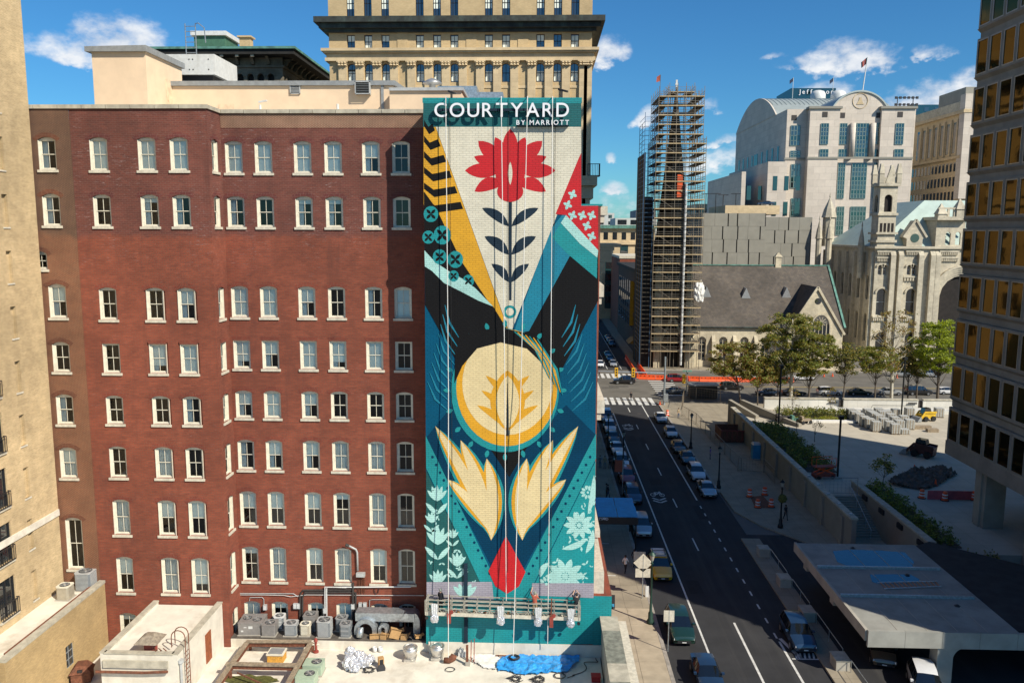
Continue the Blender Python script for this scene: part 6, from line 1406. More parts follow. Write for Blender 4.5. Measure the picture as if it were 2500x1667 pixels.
M['tanbrick']=brickmat('tan_brick',(.58,.43,.23),(.51,.37,.19),(.50,.39,.24),bw=.3,bh=.1,var=.12)
M['tanstone']=stonemat('tan_stone',(.62,.48,.29),1.1,.5,.01,.12,.75)
M['patina']=mat('black_green_cornice',(.030,.036,.032),.7,var=.5,scale=1.2,dirt=(.10,.15,.12),dirt_amt=.6)
YT=105.0
def tn(x): return onY((x,180),YT).x
def tz(y): return onY((1120,y),YT).z
TX0,TX1=tn(805),tn(1444)
tall=thing('beige_tower','tall beige stone and brick tower with pilasters and a dark cornice','building',((TX0+TX1)/2,YT,0),world=True)
cols=[tn(849+9.5+41.85*i)for i in range(14)];blank=(3,7,10);hw_=9.6/FPX*YT
z_a0,z_a1=tz(201),tz(155)
z_b0,z_b1=tz(118),tz(84)
z_c0,z_c1=tz(40),tz(-28)
holes=[]
for i,x in enumerate(cols):
 if i in blank:continue
 holes+=[(x,hw_,z_a0,z_a1,hw_*.95),(x,hw_,z_b0,z_b1,0),(x,hw_,z_c0,z_c1,0)]
k=MB();wall(k,(0,YT,0),(1,0,0),(0,-1,0),TX0,TX1,0,66,holes,depth=.4)
k.face([(TX1,YT,0),(TX1,152,0),(TX1,152,66),(TX1,YT,66)]);k.face([(TX0,YT,0),(TX0,YT,66),(TX0,152,66),(TX0,152,0)]);k.face([(TX0,YT,66),(TX1,YT,66),(TX1,152,66),(TX0,152,66)]);k.face([(TX0,152,0),(TX0,152,66),(TX1,152,66),(TX1,152,0)])
k.build('wall',M['tanbrick'],tall)
rb=random.Random(8)
for i,x in enumerate(cols):
 if i in blank:continue
 flatwin(tall,(1,0,0),(0,-1,0),(0,YT,0),x,hw_,z_a0,z_a1,None,rise=hw_*.95,depth=.35,blind=(.08,.6)if rb.random()<.6 else None)
 flatwin(tall,(1,0,0),(0,-1,0),(0,YT,0),x,hw_,z_b0,z_b1,None,depth=.35,blind=(.05,.9)if rb.random()<.55 else((.5,.95)if rb.random()<.5 else None),sill='tanstone')
 flatwin(tall,(1,0,0),(0,-1,0),(0,YT,0),x,hw_,z_c0,z_c1,None,depth=.35,mull=2,blind=(.3,1)if rb.random()<.8 else None)
for i in blank:
 x=cols[i];ar=arch_pts(hw_+.1,hw_*.95)
 k=MB();k.prism([(x-hw_-.1,z_a0-.6)]+[(x+a,z_a1-hw_+b)for a,b in ar]+[(x+hw_+.1,z_a0-.6)], lambda a,b,t:(a,YT-.05+.04*t,b));k.build('blind_niche',M['tanbrick'],tall,recalc=True)
 k=MB();k.box(x-hw_-.15,x+hw_+.15,YT-.08,YT-.002,z_b0-.2,z_b1+.2);k.build('blind_panel',M['tanbrick'],tall)
zt_c,zb_c=tz(150),tz(166);cap=MB()
capw=.62
for j,(w_,h0,h1,d_)in enumerate(((.78,0,.25,.34),(.9,.25,.55,.42),(1.0,.55,.8,.5),(1.12,.8,1.0,.62))):cap.box(-capw*w_,capw*w_,-d_,-.002,(zt_c-zb_c)*h0,(zt_c-zb_c)*h1)
for s_ in(-1,0,1):
 for r_ in range(2):cap.lathe((s_*capw*.62,-.5,(zt_c-zb_c)*(.28+.36*r_)),[(0.02,-.1),(.2,0),(.16,.14),(.02,.22)],6)
capm=cap.mesh('capital',M['tanstone'])
pxs=[(cols[i]+cols[i+1])/2 for i in range(13)]+[cols[0]-(cols[1]-cols[0])/2,cols[13]+(cols[1]-cols[0])/2,TX1-.45]
for x in pxs:
 k=MB();k.box(x-.5,x+.5,YT-.32,YT-.002,20,zb_c);k.build('pilaster',M['tanstone'],tall)
 put('capital',capm,tall,Vector((x,YT,zb_c))-Vector(tall['wl']))
def band(parent,x0,x1,y,za,zb,pr,m,side=None):
 k=MB();k.box(x0-pr,x1+pr,y-pr,y+.02,za,zb);k.box(x1+.002,x1+pr,y+.021,y+46,za,zb);k.box(x0-pr,x0-.002,y+.021,y+46,za,zb); return k.build('cornice',M[m],parent)
band(tall,TX0,TX1,YT,tz(150),tz(142),.45,'tanstone');band(tall,TX0,TX1,YT,tz(142)+.01,tz(131),.3,'tanstone');band(tall,TX0,TX1,YT,tz(131)+.01,tz(127),.65,'tanstone');band(tall,TX0,TX1,YT,tz(127)+.01,tz(120),.85,'tanstone')
band(tall,TX0,TX1,YT,tz(80),tz(72),.5,'patina');band(tall,TX0,TX1,YT,tz(72)+.01,tz(60),1.0,'patina');band(tall,TX0,TX1,YT,tz(60)+.01,tz(46),1.5,'patina')
band(tall,TX0,TX1,YT,37.8,39.0,.9,'tanstone');band(tall,TX0,TX1,YT,36.2,37.79,.45,'tanstone');band(tall,TX0,TX1,YT,33.5,34.0,.35,'tanstone')
k=MB();k.box(TX0-.05,TX1+.05,YT-.08,YT-.003,z_a0-.75,z_a0-.45);k.build('sill_band',M['tanstone'],tall)
q=onY(D(1362,268),106);t=thing('iron_balcony','small black iron balcony at the corner of the beige tower','balcony',(TX1+.6,106,39.0));
k=MB();k.box(-.9,.7,-1.4,.6,0,.1);k.build('deck',M['black'],t);k=MB()
for i in range(8):k.bar((-.9+.2*i,-1.35,.1),(-.9+.2*i,-1.35,1.5),.05)
for i in range(6):k.bar((.65,-1.3+.36*i,.1),(.65,-1.3+.36*i,1.5),.05)
k.bar((-.9,-1.35,1.5),(.68,-1.35,1.5),.08);k.bar((.65,-1.35,1.5),(.65,.6,1.5),.08);k.build('railing',M['black'],t)
for f in range(11):
 for c in range(9):flatwin(tall,(0,1,0),(1,0,0),(TX1,0,0),108.5+c*4.6,.9,14+f*4.4,16.8+f*4.4,None,depth=-.04,rows=1)
tcb=thing('unseen_reflection_block','unseen tan block added across the junction for the office tower glass to mirror','building',(-15,191,0),world=True)  # hidden from the camera, added only to be reflected in the tower panes
k=MB();k.box(-48,8,191,230,0,78);k.build('wall',M['tanbrick'],tcb);k=MB();k.box(-49,9,190,231,70,72);k.build('cornice',M['tanstone'],tcb)
for f in range(15):
 for c in range(13):k=MB();k.box(-45+c*4.1,-43.2+c*4.1,190.85,190.99,8+f*4.2,10.6+f*4.2);k.build('window',M['glass_far'],tcb)
# dark stone hall with deep eaves
M['darkstone']=stonemat('sooty_stone',(.19,.16,.115),.9,.4,.012,.35,.6);M['verdigris']=mat('verdigris_copper',(.10,.24,.19),.7,var=.4,scale=1,dirt=(.03,.07,.06),dirt_amt=.6)
M['darkeave']=mat('sooty_eaves',(.018,.017,.015),.85,var=.4,scale=.8)
YH=130.0
hx1=onY((690,170),YH).x;hx0=onY((295,170),YH).x;hz=onY((600,122),YH).z
hall=thing('dark_stone_hall','sooty stone hall with deep green edged eaves and arched frieze','building',(hx1-20,YH,0),world=True)
zf0,zf1=onY((600,207),YH).z-1.5,onY((600,166),YH).z
ars=[(hx0+1.2+i*1.62,.52,zf0-.6,zf1-.9,.5)for i in range(int((hx1-hx0-1)/1.62))];n_open=ars
k=MB();wall(k,(0,YH,0),(1,0,0),(0,-1,0),hx0,hx1,0,hz,ars,depth=.6)
sd=[(YH+1.2+i*1.62,.52,zf0-.6,zf1-.9,.5)for i in range(17)];wall(k,(hx1,0,0),(0,1,0),(1,0,0),YH,YH+30,0,hz,sd,depth=.6);k.build('wall',M['darkstone'],hall)
k=MB();k.box(hx0,hx1-.65,YH+.62,YH+29,0,hz);k.build('interior',M['interior'],hall)
for x,hw2,a,b,r_ in ars:
 k=MB();o_=[(x+(hw2+.22)*math.cos(math.pi*(1-i/8)),b-r_+(r_+.24)*math.sin(math.pi*i/8))for i in range(9)];i_=[(x+hw2*math.cos(math.pi*i/8),b-r_+r_*math.sin(math.pi*i/8))for i in range(9)]
 k.prism(o_+i_, lambda a_,b_,t:(a_,YH-.12+.11*t,b_));k.build('arch_hood',M['darkstone'],hall,recalc=True)
zbk0,zbk1=zf1+.4,hz-1.2
bk=MB();bk.prism([(0,0),(-.35,.1),(-.6,.6),(-1.3,zbk1-zbk0),(0,zbk1-zbk0)], lambda a,b,t:(-.22+.44*t,a,b));bkm=bk.mesh('bracket',M['darkstone']);fixn(bkm)
for i in range(int((hx1-hx0)/2.45)):put('bracket',bkm,hall,Vector((hx0+1.6+i*2.45,YH,zbk0))-Vector(hall['wl']))
for i in range(12):o=put('bracket',bkm,hall,Vector((hx1,YH+1.3+i*2.45,zbk0))-Vector(hall['wl']));o.rotation_euler=(0,0,math.pi/2)
k=MB();k.box(hx0-.3,hx1+.3,YH-.3,YH-.003,zf1,zf1+.3);k.box(hx1+.003,hx1+.3,YH,YH+30,zf1,zf1+.3);k.build('string_course',M['darkstone'],hall)
k=MB();k.box(hx0-2,hx1+2.6,YH-2.6,YH+32,hz-1.2,hz-.45);k.build('eaves',M['darkeave'],hall)
k=MB();k.box(hx0-2.2,hx1+2.9,YH-2.9,YH+32.2,hz-.448,hz-.1);k.build('gutter',M['verdigris'],hall)
k=MB()
for i in range(int((hx1-hx0)/2.4)):x=hx0+i*2.4;k.box(x,x+.5,YH-2.4,YH-2.0,hz-1.5,hz-1.202)
k.build('modillion',M['coping'],hall)
k=MB();k.hexa([(hx0-2,YH-2.7,hz-.098),(hx1+2.7,YH-2.7,hz-.098),(hx1+2.7,YH+32,hz-.098),(hx0-2,YH+32,hz-.098)],[(hx0+3,YH+3,hz+.8),(hx1-2,YH+3,hz+.8),(hx1-2,YH+28,hz+.8),(hx0+3,YH+28,hz+.8)]);k.build('roof',M['coping'],hall)
a_=onY((473,85),YH+8);b_=onY((548,85),YH+8)
k=MB();k.box(a_.x,b_.x,YH+8,YH+14,hz,a_.z-.2);ph_=k.build('roof_hut',mat('green_siding',(.05,.14,.09),.7,var=.2),hall);k=MB();k.box(a_.x-.4,b_.x+.4,YH+7.6,YH+14.4,a_.z-.2,a_.z+.5);k.build('hut_roof',M['metal_white'],ph_)
q=onY((597,92),YH+10);k=MB();k.box(q.x-.9,q.x+.9,YH+10,YH+11.5,hz,q.z);k.box(q.x-1.2,q.x+1.2,YH+9.7,YH+11.8,q.z,q.z+.25);k.build('chimney',M['tanbrick'],hall)
# far along the street
M['fargreen']=mat('dark_green_window_bay',(.012,.05,.055),.4,var=.2);M['farwhite']=mat('far_white_block',(.55,.56,.52),.8,var=.1,scale=.1);M['fargrey']=mat('far_grey_block',(.22,.23,.25),.8,var=.15,scale=.1)
YQ=300.0
bq=thing('green_cornice_block','cream office block with green cornice and dark window bays up the street','building',(30,YQ,0),world=True)
q0=onY((1462,560),YQ);q1=onY((1600,560),YQ);zq=onY((1500,550),YQ).z
k=MB();k.box(q0 .x,q1 .x,YQ,YQ+30,0,zq-1.2);k.build('wall',M['tanstone'],bq)
k=MB();k.box(q0 .x-.3,q1 .x+1,YQ-1.2,YQ+31,zq-1.2,zq);k.build('cornice',M['verdigris'],bq)
for i in range(6):
 x=q0 .x+2.6+i*3.3
 k=MB();k.box(x-.8,x+.8,YQ-.08,YQ-.002,zq-5.2,zq-2.6);k.build('window',M['glass_far'],bq)
for i in range(3):
 x=q0 .x+4.0+i*5.4
 k=MB();k.box(x-1.4,x+1.4,YQ-.1,YQ-.002,4,zq-7);w_=k.build('window_bay',M['fargreen'],bq)
 for j in range(5):k=MB();k.box(x-1.2,x+1.2,YQ-.14,YQ-.102,6+j*4.2,8.4+j*4.2);k.build('pane',M['glass_far'],w_)
k=MB();k.box(q0 .x,q1 .x,YQ-.6,YQ-.003,zq-7,zq-6.2);k.build('ledge',M['tanstone'],bq)
qa,qb=onY((1500,520),340),onY((1600,520),340);k=MB();k.box(qa.x,qb.x,335,360,0,onY((1500,533),340).z);pt_=thing('white_penthouse_block','white modern block with ribbon windows above the green cornice','building',(qa.x,340,0),world=True);k.build('wall',M['farwhite'],pt_)
for i in range(3):k=MB();k.box(qa.x+1+i*5.2,qa.x+4.6+i*5.2,334.9,334.998,onY((1500,541),340).z-1.2,onY((1500,537),340).z);k.build('window',M['glass_far'],pt_)
db=thing('dark_brick_shopfront','dark brown brick corner building with a yellow vertical banner','building',(26,215,0),world=True)
zd=onY((1530,668),206).z
k=MB();k.box(25.0,40,206,262,0,zd);k.build('wall',brickmat('dark_brown_brick',(.07,.038,.026),(.055,.03,.022),(.06,.04,.03)),db)
k=MB();k.box(24.4,40,205.5,262,zd+.002,zd+.9);k.build('cornice',M['darkeave'],db)
for i in range(9):
 for j in range(3):k=MB();k.box(24.9,24.995,210+i*5.6,212.6+i*5.6,6+j*4.6,9.4+j*4.6);k.build('window',M['glass_far'],db)
k=MB();k.box(24.0,24.9,218,218.3,7,19);k.build('banner',mat('yellow_banner',(.35,.24,.02),.8),db)
k=MB();k.hexa([(22.9,209,3.3),(24.9,209,3.3),(24.9,216,3.3),(22.9,216,3.3)],[(24.2,209,4.4),(24.9,209,4.4),(24.9,216,4.4),(24.2,216,4.4)]);k.build('awning',mat('ochre_awning',(.3,.2,.05),.8),db)
rbk=thing('red_brick_block','small red brick block with white windows beside the scaffold','building',(27,268,0),world=True);zr_=onY((1540,631),265).z
k=MB();k.box(25.5,42,264,295,0,zr_);k.build('wall',M['brick'],rbk);k=MB();k.box(25.3,42,263.8,295,zr_+.002,zr_+.8);k.build('cornice',M['sill'],rbk)
for i in range(4):k=MB();k.box(27+i*2.4,28.2+i*2.4,263.9,263.998,zr_-6,zr_-3.6);k.build('window',M['farwhite'],rbk)
t=thing('corner_cornice','projecting stone cornice of the next building on the hotel side','cornice',(5,92,20),world=True)
for(y0_,y1_,px)in((596,604,1517),(604.5,612,1500),(612.5,640,1494),(640.5,668,1478),(668.5,700,1470)):
 a_=onY((px,y0_),92);b_=onY((px,y1_),92);k=MB();k.box(3.7,a_.x,92,100,b_.z,a_.z);k.build('moulding',M['tanstone'],t)
k=MB();k.box(-3,onY((1462,640),92).x,92.1,104,0,onY((1470,604),92).z);k.build('wall',M['tanstone'],t)
rf=random.Random(31)
for i,(x0_,x1_,yt_,Y_,m_,lb)in enumerate(((1440,1500,520,520,'farwhite','rooftop with aerials far up the street'),(1553,1600,513,600,'fargrey','slate grey block behind the scaffold'),(1700,1760,498,520,'fargreen','glassy green block behind the parking deck'),(1730,1800,518,460,'tanstone','tan low block beside the parking deck'),(1640,1730,540,480,'fargrey','grey low block behind the church roof'),(2225,2300,256,420,'glass_green','blue glass box above the tan office roof'),(2360,2560,420,380,'fargrey','grey block mostly hidden by the office tower'),(1380,1465,556,700,'fargrey','distant grey block at the street end'))):
 a_=onY((x0_,yt_),Y_);b_=onY((x1_,yt_),Y_);t=thing('distant_building',lb,'building',(a_.x,Y_,0),world=True);k=MB();k.box(a_.x,b_.x,Y_,Y_+40,0,a_.z);k.build('wall',M[m_],t)
 nfl_=max(1,int((a_.z-8)/4));nw=max(2,int((b_.x-a_.x)/4))
 for f in range(min(nfl_,4)):
  for c in range(min(nw,8)):xx=a_.x+(b_.x-a_.x)*(c+.5)/min(nw,8);k=MB();k.box(xx-1.1,xx+1.1,Y_-.1,Y_-.01,a_.z-3.2-f*4,a_.z-1.2-f*4);k.build('window',M['glass_far'],t)
rs=random.Random(77)
for i in range(40):
 Y_=rs.uniform(620,1900);X_=rs.uniform(-.35,.9)*Y_;h_=rs.uniform(12,31);w_=rs.uniform(25,70);k=MB();k.box(0,w_,0,40,0,h_);t=thing('distant_building','low distant block on the skyline, %s'%rs.choice(['pale','grey','tan']),'building',(X_,Y_,0),0,'low city blocks on the horizon');t['label']='low flat roofed city block on the far skyline';k.build('wall',M[rs.choice(['farwhite','fargrey','tanstone'])],t)
# church: nave, gable, tower
M['churchstone']=stonemat('church_stone',(.60,.52,.37),.8,.35,.014,.2,.7,dirt=(.26,.22,.16));M['slate']=brickmat('brown_slate',(.115,.092,.070),(.085,.072,.060),(.06,.052,.045),bw=.5,bh=.3,ms=.02,var=.3,bump=.3)
M['darkchurch']=stonemat('sooty_church_stone',(.085,.070,.052),.8,.35,.014,.35,.6)
YN=193.0;RY=206.0
ze=onY(D(1750,752),YN).z;zr=onY(D(1750,610),RY).z
NX0=36.0;NX1=onY(D(1936,760),YN).x
church=thing('stone_church','gothic stone church with a steep brown slate roof and green verges','church',(50,YN,0),world=True)
lan=[(38.6+i*5.0,.95,1.6,7.4,1.3)for i in range(5)]
k=MB();wall(k,(0,YN,0),(1,0,0),(0,-1,0),NX0,NX1,0,ze,lan,depth=.6)
k.face([(NX1,YN,0),(NX1,RY*2-YN,0),(NX1,RY*2-YN,ze),(NX1,RY,zr-.4),(NX1,YN,ze)]);k.face([(NX0,YN,0),(NX0,YN,ze),(NX0,RY,zr-.4),(NX0,RY*2-YN,ze),(NX0,RY*2-YN,0)]);k.build('wall',M['churchstone'],church)
for x,hw2,a,b,r_ in lan:flatwin(church,(1,0,0),(0,-1,0),(0,YN,0),x,hw2,a,b,None,rise=r_,depth=.5,mull=1,rows=2,frame='churchstone',fw=.16)
for i in range(6):x=36.2+i*5.0;k=MB();k.prism([(0,0),(-1.6,0),(-1.6,3.4),(-.9,4.6),(-.9,6.3),(0,7.8)], lambda a,b,t,x=x:(x-.4+.8*t,YN+a,b));k.build('buttress',M['churchstone'],church,recalc=True)
k=MB();k.hexa([(NX0,YN-.5,ze-.25),(NX1+.1,YN-.5,ze-.25),(NX1+.1,RY,zr-.25),(NX0,RY,zr-.25)],[(NX0,YN-.5,ze),(NX1+.1,YN-.5,ze),(NX1+.1,RY,zr),(NX0,RY,zr)])
k.hexa([(NX0,RY,zr-.25),(NX1+.1,RY,zr-.25),(NX1+.1,2*RY-YN,ze-.25),(NX0,2*RY-YN,ze-.25)],[(NX0,RY,zr),(NX1+.1,RY,zr),(NX1+.1,2*RY-YN,ze),(NX0,2*RY-YN,ze)]);rf_=k.build('roof',M['slate'],church)
k=MB();k.bar((NX1+.25,YN-.6,ze+.1),(NX1+.25,RY,zr+.15),.5,.3);k.build('verge',M['verdigris'],rf_);k=MB();k.bar((NX0,RY,zr+.1),(NX1,RY,zr+.1),.5,.25);k.build('ridge',M['verdigris'],rf_)
k=MB();k.tube([(NX0,YN-.55,ze+.02),(NX1,YN-.55,ze+.02)],.18,6);k.build('gutter',M['patina'],rf_)
for px in(1395,1713.6):
 pass
for(px,py)in((1374/3.267+1400,810/3.267+480),(1697/3.267+1400,805/3.267+480),(1060/3.267+1400,800/3.267+480)):
 f=0.35;d=ray((px,py));
 nrm=Vector((0,-(zr-ze),RY-YN)).normalized();hp=CAMPOS+d*((Vector((50,YN,ze))-CAMPOS).dot(nrm)/d.dot(nrm))
 k=MB();k.hexa([(hp.x-1.1,hp.y-.3,hp.z),(hp.x+1.1,hp.y-.3,hp.z),(hp.x+1.1,hp.y+2.2,hp.z+.2),(hp.x-1.1,hp.y+2.2,hp.z+.2)],[(hp.x-.05,hp.y-.3,hp.z+2.4),(hp.x+.05,hp.y-.3,hp.z+2.4),(hp.x+.05,hp.y+2.2,hp.z+2.6),(hp.x-.05,hp.y+2.2,hp.z+2.6)]);k.build('roof_vent',M['metal_grey'],rf_)
q=onY(D(1787,600),RY);k=MB();k.box(q.x-.7,q.x+.7,RY-.5,RY+.5,zr-.5,zr+2.2);k.hexa([(q.x-.9,RY-.7,zr+2.2),(q.x+.9,RY-.7,zr+2.2),(q.x+.9,RY+.7,zr+2.2),(q.x-.9,RY+.7,zr+2.2)],[(q.x-.2,RY-.2,zr+3.2),(q.x+.2,RY-.2,zr+3.2),(q.x+.2,RY+.2,zr+3.2),(q.x-.2,RY+.2,zr+3.2)]);k.build('chimney',M['churchstone'],church)
GXc=onY(D(1878,662),190).x;gz=onY(D(1878,662),190).z;gb=onY(D(1930,765),190).z;ghw=6.2;YG=190.0
gw=(GXc,2.1,4.4,4.4+7.6,2.6)
k=MB();wall(k,(0,YG,0),(1,0,0),(0,-1,0),GXc-ghw,GXc+ghw,0,gb,[(GXc,2.1,3.2,min(gb-.1,11.0),2.6)]if gb>11.2 else[],depth=.5)
k.prism([(GXc-ghw,gb),(GXc+ghw,gb),(GXc,gz)], lambda a,b,t:(a,YG+4*t,b));k.face([(GXc-ghw,YG,0),(GXc-ghw,YG,gb),(GXc-ghw,YG+4,gb),(GXc-ghw,YG+4,0)]);k.face([(GXc+ghw,YG,0),(GXc+ghw,YG+4,0),(GXc+ghw,YG+4,gb),(GXc+ghw,YG,gb)]);k.build('gable',M['churchstone'],church)
q=onY(D(1885,745),YG);k=MB();zb0=q.z-4.4;pw=2.2
pa=[(q.x-pw,zb0),(q.x-pw,zb0+3.6)]+[(q.x-pw+pw*(1-math.cos(a)),zb0+3.6+3.2*math.sin(a))for a in[i*math.pi/16 for i in range(1,8)]]+[(q.x,zb0+6.8)]
pa+=[(2*q.x-x,z)for x,z in pa[-2::-1]]
k.prism(pa, lambda a,b,t:(a,YG-.03+.02*t,b));gw_=k.build('window',M['glass_far'],church,recalc=True)
k=MB()
for(p_,q_)in zip(pa[:-1],pa[1:]):k.bar((p_[0],YG-.12,p_[1]),(q_[0],YG-.12,q_[1]),.35,.25,up=(0,-1,0))
for i in range(1,5):x=q.x-pw+2*pw*i/5;k.bar((x,YG-.08,zb0),(x,YG-.08,zb0+4.6),.14,.1,up=(0,-1,0))
for i in range(10):a=i*.628;k.bar((q.x,YG-.08,zb0+4.9),(q.x+1.3*math.cos(a),YG-.08,zb0+4.9+1.3*math.sin(a)),.12,.1,up=(0,-1,0))
k.build('tracery',M['churchstone'],gw_).location=(0,0,0)
q=onY(D(1879,692),YG);k=MB();k.lathe((q.x,YG-.04,q.z),[(.75,0),(.75,.03)],14,axis='Y');k.build('rose_window',M['glass_far'],church);
for s_ in(-1,1):k=MB();k.bar((GXc,YG-.15,gz+.25),(GXc+s_*(ghw+.5),YG-.15,gb-.35),.5,.45,up=(0,-1,0));k.build('gable_coping',M['churchstone'],church)
k=MB();
for s_ in(-1,1):k.hexa([(GXc,YG+.1,gz),(GXc+s_*(ghw+.3),YG+.1,gb-.3),(GXc+s_*(ghw+.3),YG+12,gb-.3),(GXc,YG+12,gz)],[(GXc,YG+.1,gz+.25),(GXc+s_*(ghw+.3),YG+.1,gb-.05),(GXc+s_*(ghw+.3),YG+12,gb-.05),(GXc,YG+12,gz+.25)])
k.build('gable_roof',M['slate'],church,recalc=True)
TXc,TYc=31.3,196.5;thw=4.4
tz_top=onY((1657,212),196).z
k=MB();wall(k,(0,TYc-thw,0),(1,0,0),(0,-1,0),TXc-thw,TXc+thw,0,30,[(TXc,1.5,.3,7.2,2.2)],depth=.7);k.face([(TXc-thw,TYc-thw,0),(TXc-thw,TYc-thw,30),(TXc-thw,TYc+thw,30),(TXc-thw,TYc+thw,0)]);k.face([(TXc+thw,TYc-thw,0),(TXc+thw,TYc+thw,0),(TXc+thw,TYc+thw,30),(TXc+thw,TYc-thw,30)]);k.face([(TXc-thw,TYc-thw,30),(TXc+thw,TYc-thw,30),(TXc+thw,TYc+thw,30),(TXc-thw,TYc+thw,30)]);k.build('tower',M['darkchurch'],church)
k=MB();k.box(TXc-1.5,TXc+1.5,TYc-thw+.5,TYc-thw+.6,.3,7);k.build('porch_door',M['interior'],church)
for s_ in(-1,1):
 k=MB();k.prism([(0,0),(-1.1,0),(-1.1,12),(-.6,14),(-.6,22),(0,24)], lambda a,b,t,s_=s_:(TXc+s_*(thw-.7)-.7+1.4*t,TYc-thw+a,b));k.build('buttress',M['churchstone'],church,recalc=True)
 k=MB();k.bar((TXc,TYc-thw-.3,12.5),(TXc+s_*2.9,TYc-thw-.3,6.2),.55,.5,up=(0,-1,0));k.build('porch_gable',M['churchstone'],church)
for z_ in(13.5,19,24.5):
 for s_ in(-1,1):flatwin(church,(1,0,0),(0,-1,0),(0,TYc-thw,0),TXc+s_*1.4,.7,z_,z_+3.6,None,rise=.65,depth=-.03,frame='churchstone',fw=.2)
k=MB();k.lathe((TXc,TYc,30),[(4.2,0),(3.9,.5),(3.4,6),(.35,tz_top-32),(.5,tz_top-31.4),(.15,tz_top-30.6),(.3,tz_top-30.3),(.05,tz_top-29.6)],8);k.build('spire',M['darkchurch'],church)
k=MB();k.box(TXc-.2,TXc+.2,TYc-.2,TYc+.2,tz_top-.5,tz_top+1.6);k.box(TXc-.32,TXc+.32,TYc-.3,TYc+.3,tz_top+.4,tz_top+.75);k.build('finial',M['metal_white'],church)
M['deckdark']=mat('shade_darkened_decking',(.10,.085,.065),.9,var=.2);M['plank']=mat('scaffold_plank',(.46,.35,.20),.85,var=.25,scale=2);M['tube']=mat('scaffold_tube',(.30,.25,.19),.45,.6,var=.2);M['bluetube']=mat('blue_scaffold_tube',(.06,.14,.26),.5,.3,var=.2);M['debris']=mat('dark_debris_net',(.035,.032,.030),.95,var=.35,scale=.8)  # deckdark: decks coloured dark to carry the shade seen on their undersides
scf=thing('scaffold_tower','towering steel scaffold with plank decks round the church steeple','scaffold',(31.5,190,0),world=True)
def sx(px,Y=189.): return onY((px,400),Y).x
levels=[onY((1650,150+y/3.267),189).z for y in(225,275,350,425,500,578,655,730,805,880,957,1030,1102,1175,1248,1320,1395,1468,1540)]
step=(levels[0]-levels[-1])/(len(levels)-1);zz_=levels[-1]-step
while zz_>2.5:levels.append(zz_);zz_-=step
YS0,YS1=188.9,203.5
zmid=levels[6]
for li,z_ in enumerate(levels):
 if li==0:x0_,x1_,y0_,y1_=sx(1500+440/3.267),sx(1500+640/3.267),192,200
 elif li<6:x0_,x1_,y0_,y1_=sx(1500+345/3.267),sx(1500+705/3.267),189.6,202.5
 else:x0_,x1_,y0_,y1_=sx(1500+330/3.267),sx(1500+728/3.267),YS0,YS1
 k=MB();wd=1.5
 k.box(x0_,x1_,y0_,y0_+wd,z_-.1,z_+.08);k.box(x0_,x1_,y1_-wd,y1_,z_-.1,z_+.08);k.box(x0_,x0_+wd*1.2,y0_+wd+.01,y1_-wd-.01,z_-.1,z_+.08);k.box(x1_-wd*1.2,x1_,y0_+wd+.01,y1_-wd-.01,z_-.1,z_+.08)
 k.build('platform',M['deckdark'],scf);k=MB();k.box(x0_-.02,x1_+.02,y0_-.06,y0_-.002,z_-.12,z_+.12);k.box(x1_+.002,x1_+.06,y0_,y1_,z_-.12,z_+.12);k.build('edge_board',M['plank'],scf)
 g=MB()
 for dz in(.55,1.05):g.bar((x0_,y0_,z_+dz),(x1_,y0_,z_+dz),.07);g.bar((x0_,y1_,z_+dz),(x1_,y1_,z_+dz),.07);g.bar((x0_,y0_,z_+dz),(x0_,y1_,z_+dz),.07);g.bar((x1_,y0_,z_+dz),(x1_,y1_,z_+dz),.07)
 g.build('guard_rail',M['tube'],scf)
 if li>0:
  zn=z_+step*.98;g=MB();xm=x0_+(x1_-x0_)*(.12 if li%2 else .5);g.bar((xm,y0_-.05,zn),(xm+2.9,y0_-.05,z_+.1),.09);g.build('brace',M['tube'],scf)
def standards(x0_,x1_,y0_,y1_,z0_,z1_,nx_,ny_,m_):
 for i in range(nx_):
  for y in(y0_,y1_):k=MB();x=x0_+(x1_-x0_)*i/(nx_-1);k.bar((x,y,z0_),(x,y,z1_),.11);k.build('standard',M[m_],scf)
 for j in range(1,ny_-1):
  for x in(x0_,x1_):k=MB();y=y0_+(y1_-y0_)*j/(ny_-1);k.bar((x,y,z0_),(x,y,z1_),.11);k.build('standard',M[m_],scf)
standards(sx(1500+330/3.267),sx(1500+728/3.267),YS0,YS1,0,levels[6]+1.5,6,6,'tube')
standards(sx(1500+345/3.267),sx(1500+705/3.267),189.6,202.5,levels[6],levels[1]+2.2,6,5,'tube')
standards(sx(1500+440/3.267),sx(1500+640/3.267),192,200,levels[1],levels[0]+2.0,4,4,'tube')
standards(sx(1500+375/3.267),sx(1500+680/3.267),YS0+1.5,YS1-1.5,0,levels[6]+1.5,7,5,'tube');standards(sx(1500+385/3.267),sx(1500+668/3.267),191.1,201,levels[6],levels[1]+1.6,6,4,'tube')
hx=sx(1574);hx2=sx(1598)
for z_ in[levels[6]+5-i*step for i in range(int((levels[6]+5)/step))]:
 k=MB();k.bar((hx,190,z_),(hx2+.3,190,z_),.08);k.bar((hx,190,z_+1),(hx2+.3,190,z_+1),.06);k.bar((hx,190,z_),(hx,200,z_),.08);k.bar((hx,190,z_+1),(hx,200,z_+1),.06);k.bar((hx,200,z_),(hx2,200,z_),.08);k.build('ledger',M['bluetube']if z_>32 else M['tube'],scf)
for(x,y)in((hx,190),(hx2,190),(hx,195),(hx,200),(hx2,200)):k=MB();k.bar((x,y,0),(x,y,levels[6]+(7 if y==190 else 5)),.11);k.build('standard',M['bluetube'],scf)
k=MB();k.box(hx+.2,hx+.32,189.9,205,0,onY((1575,372),190).z);k.build('debris_net',M['debris'],scf)
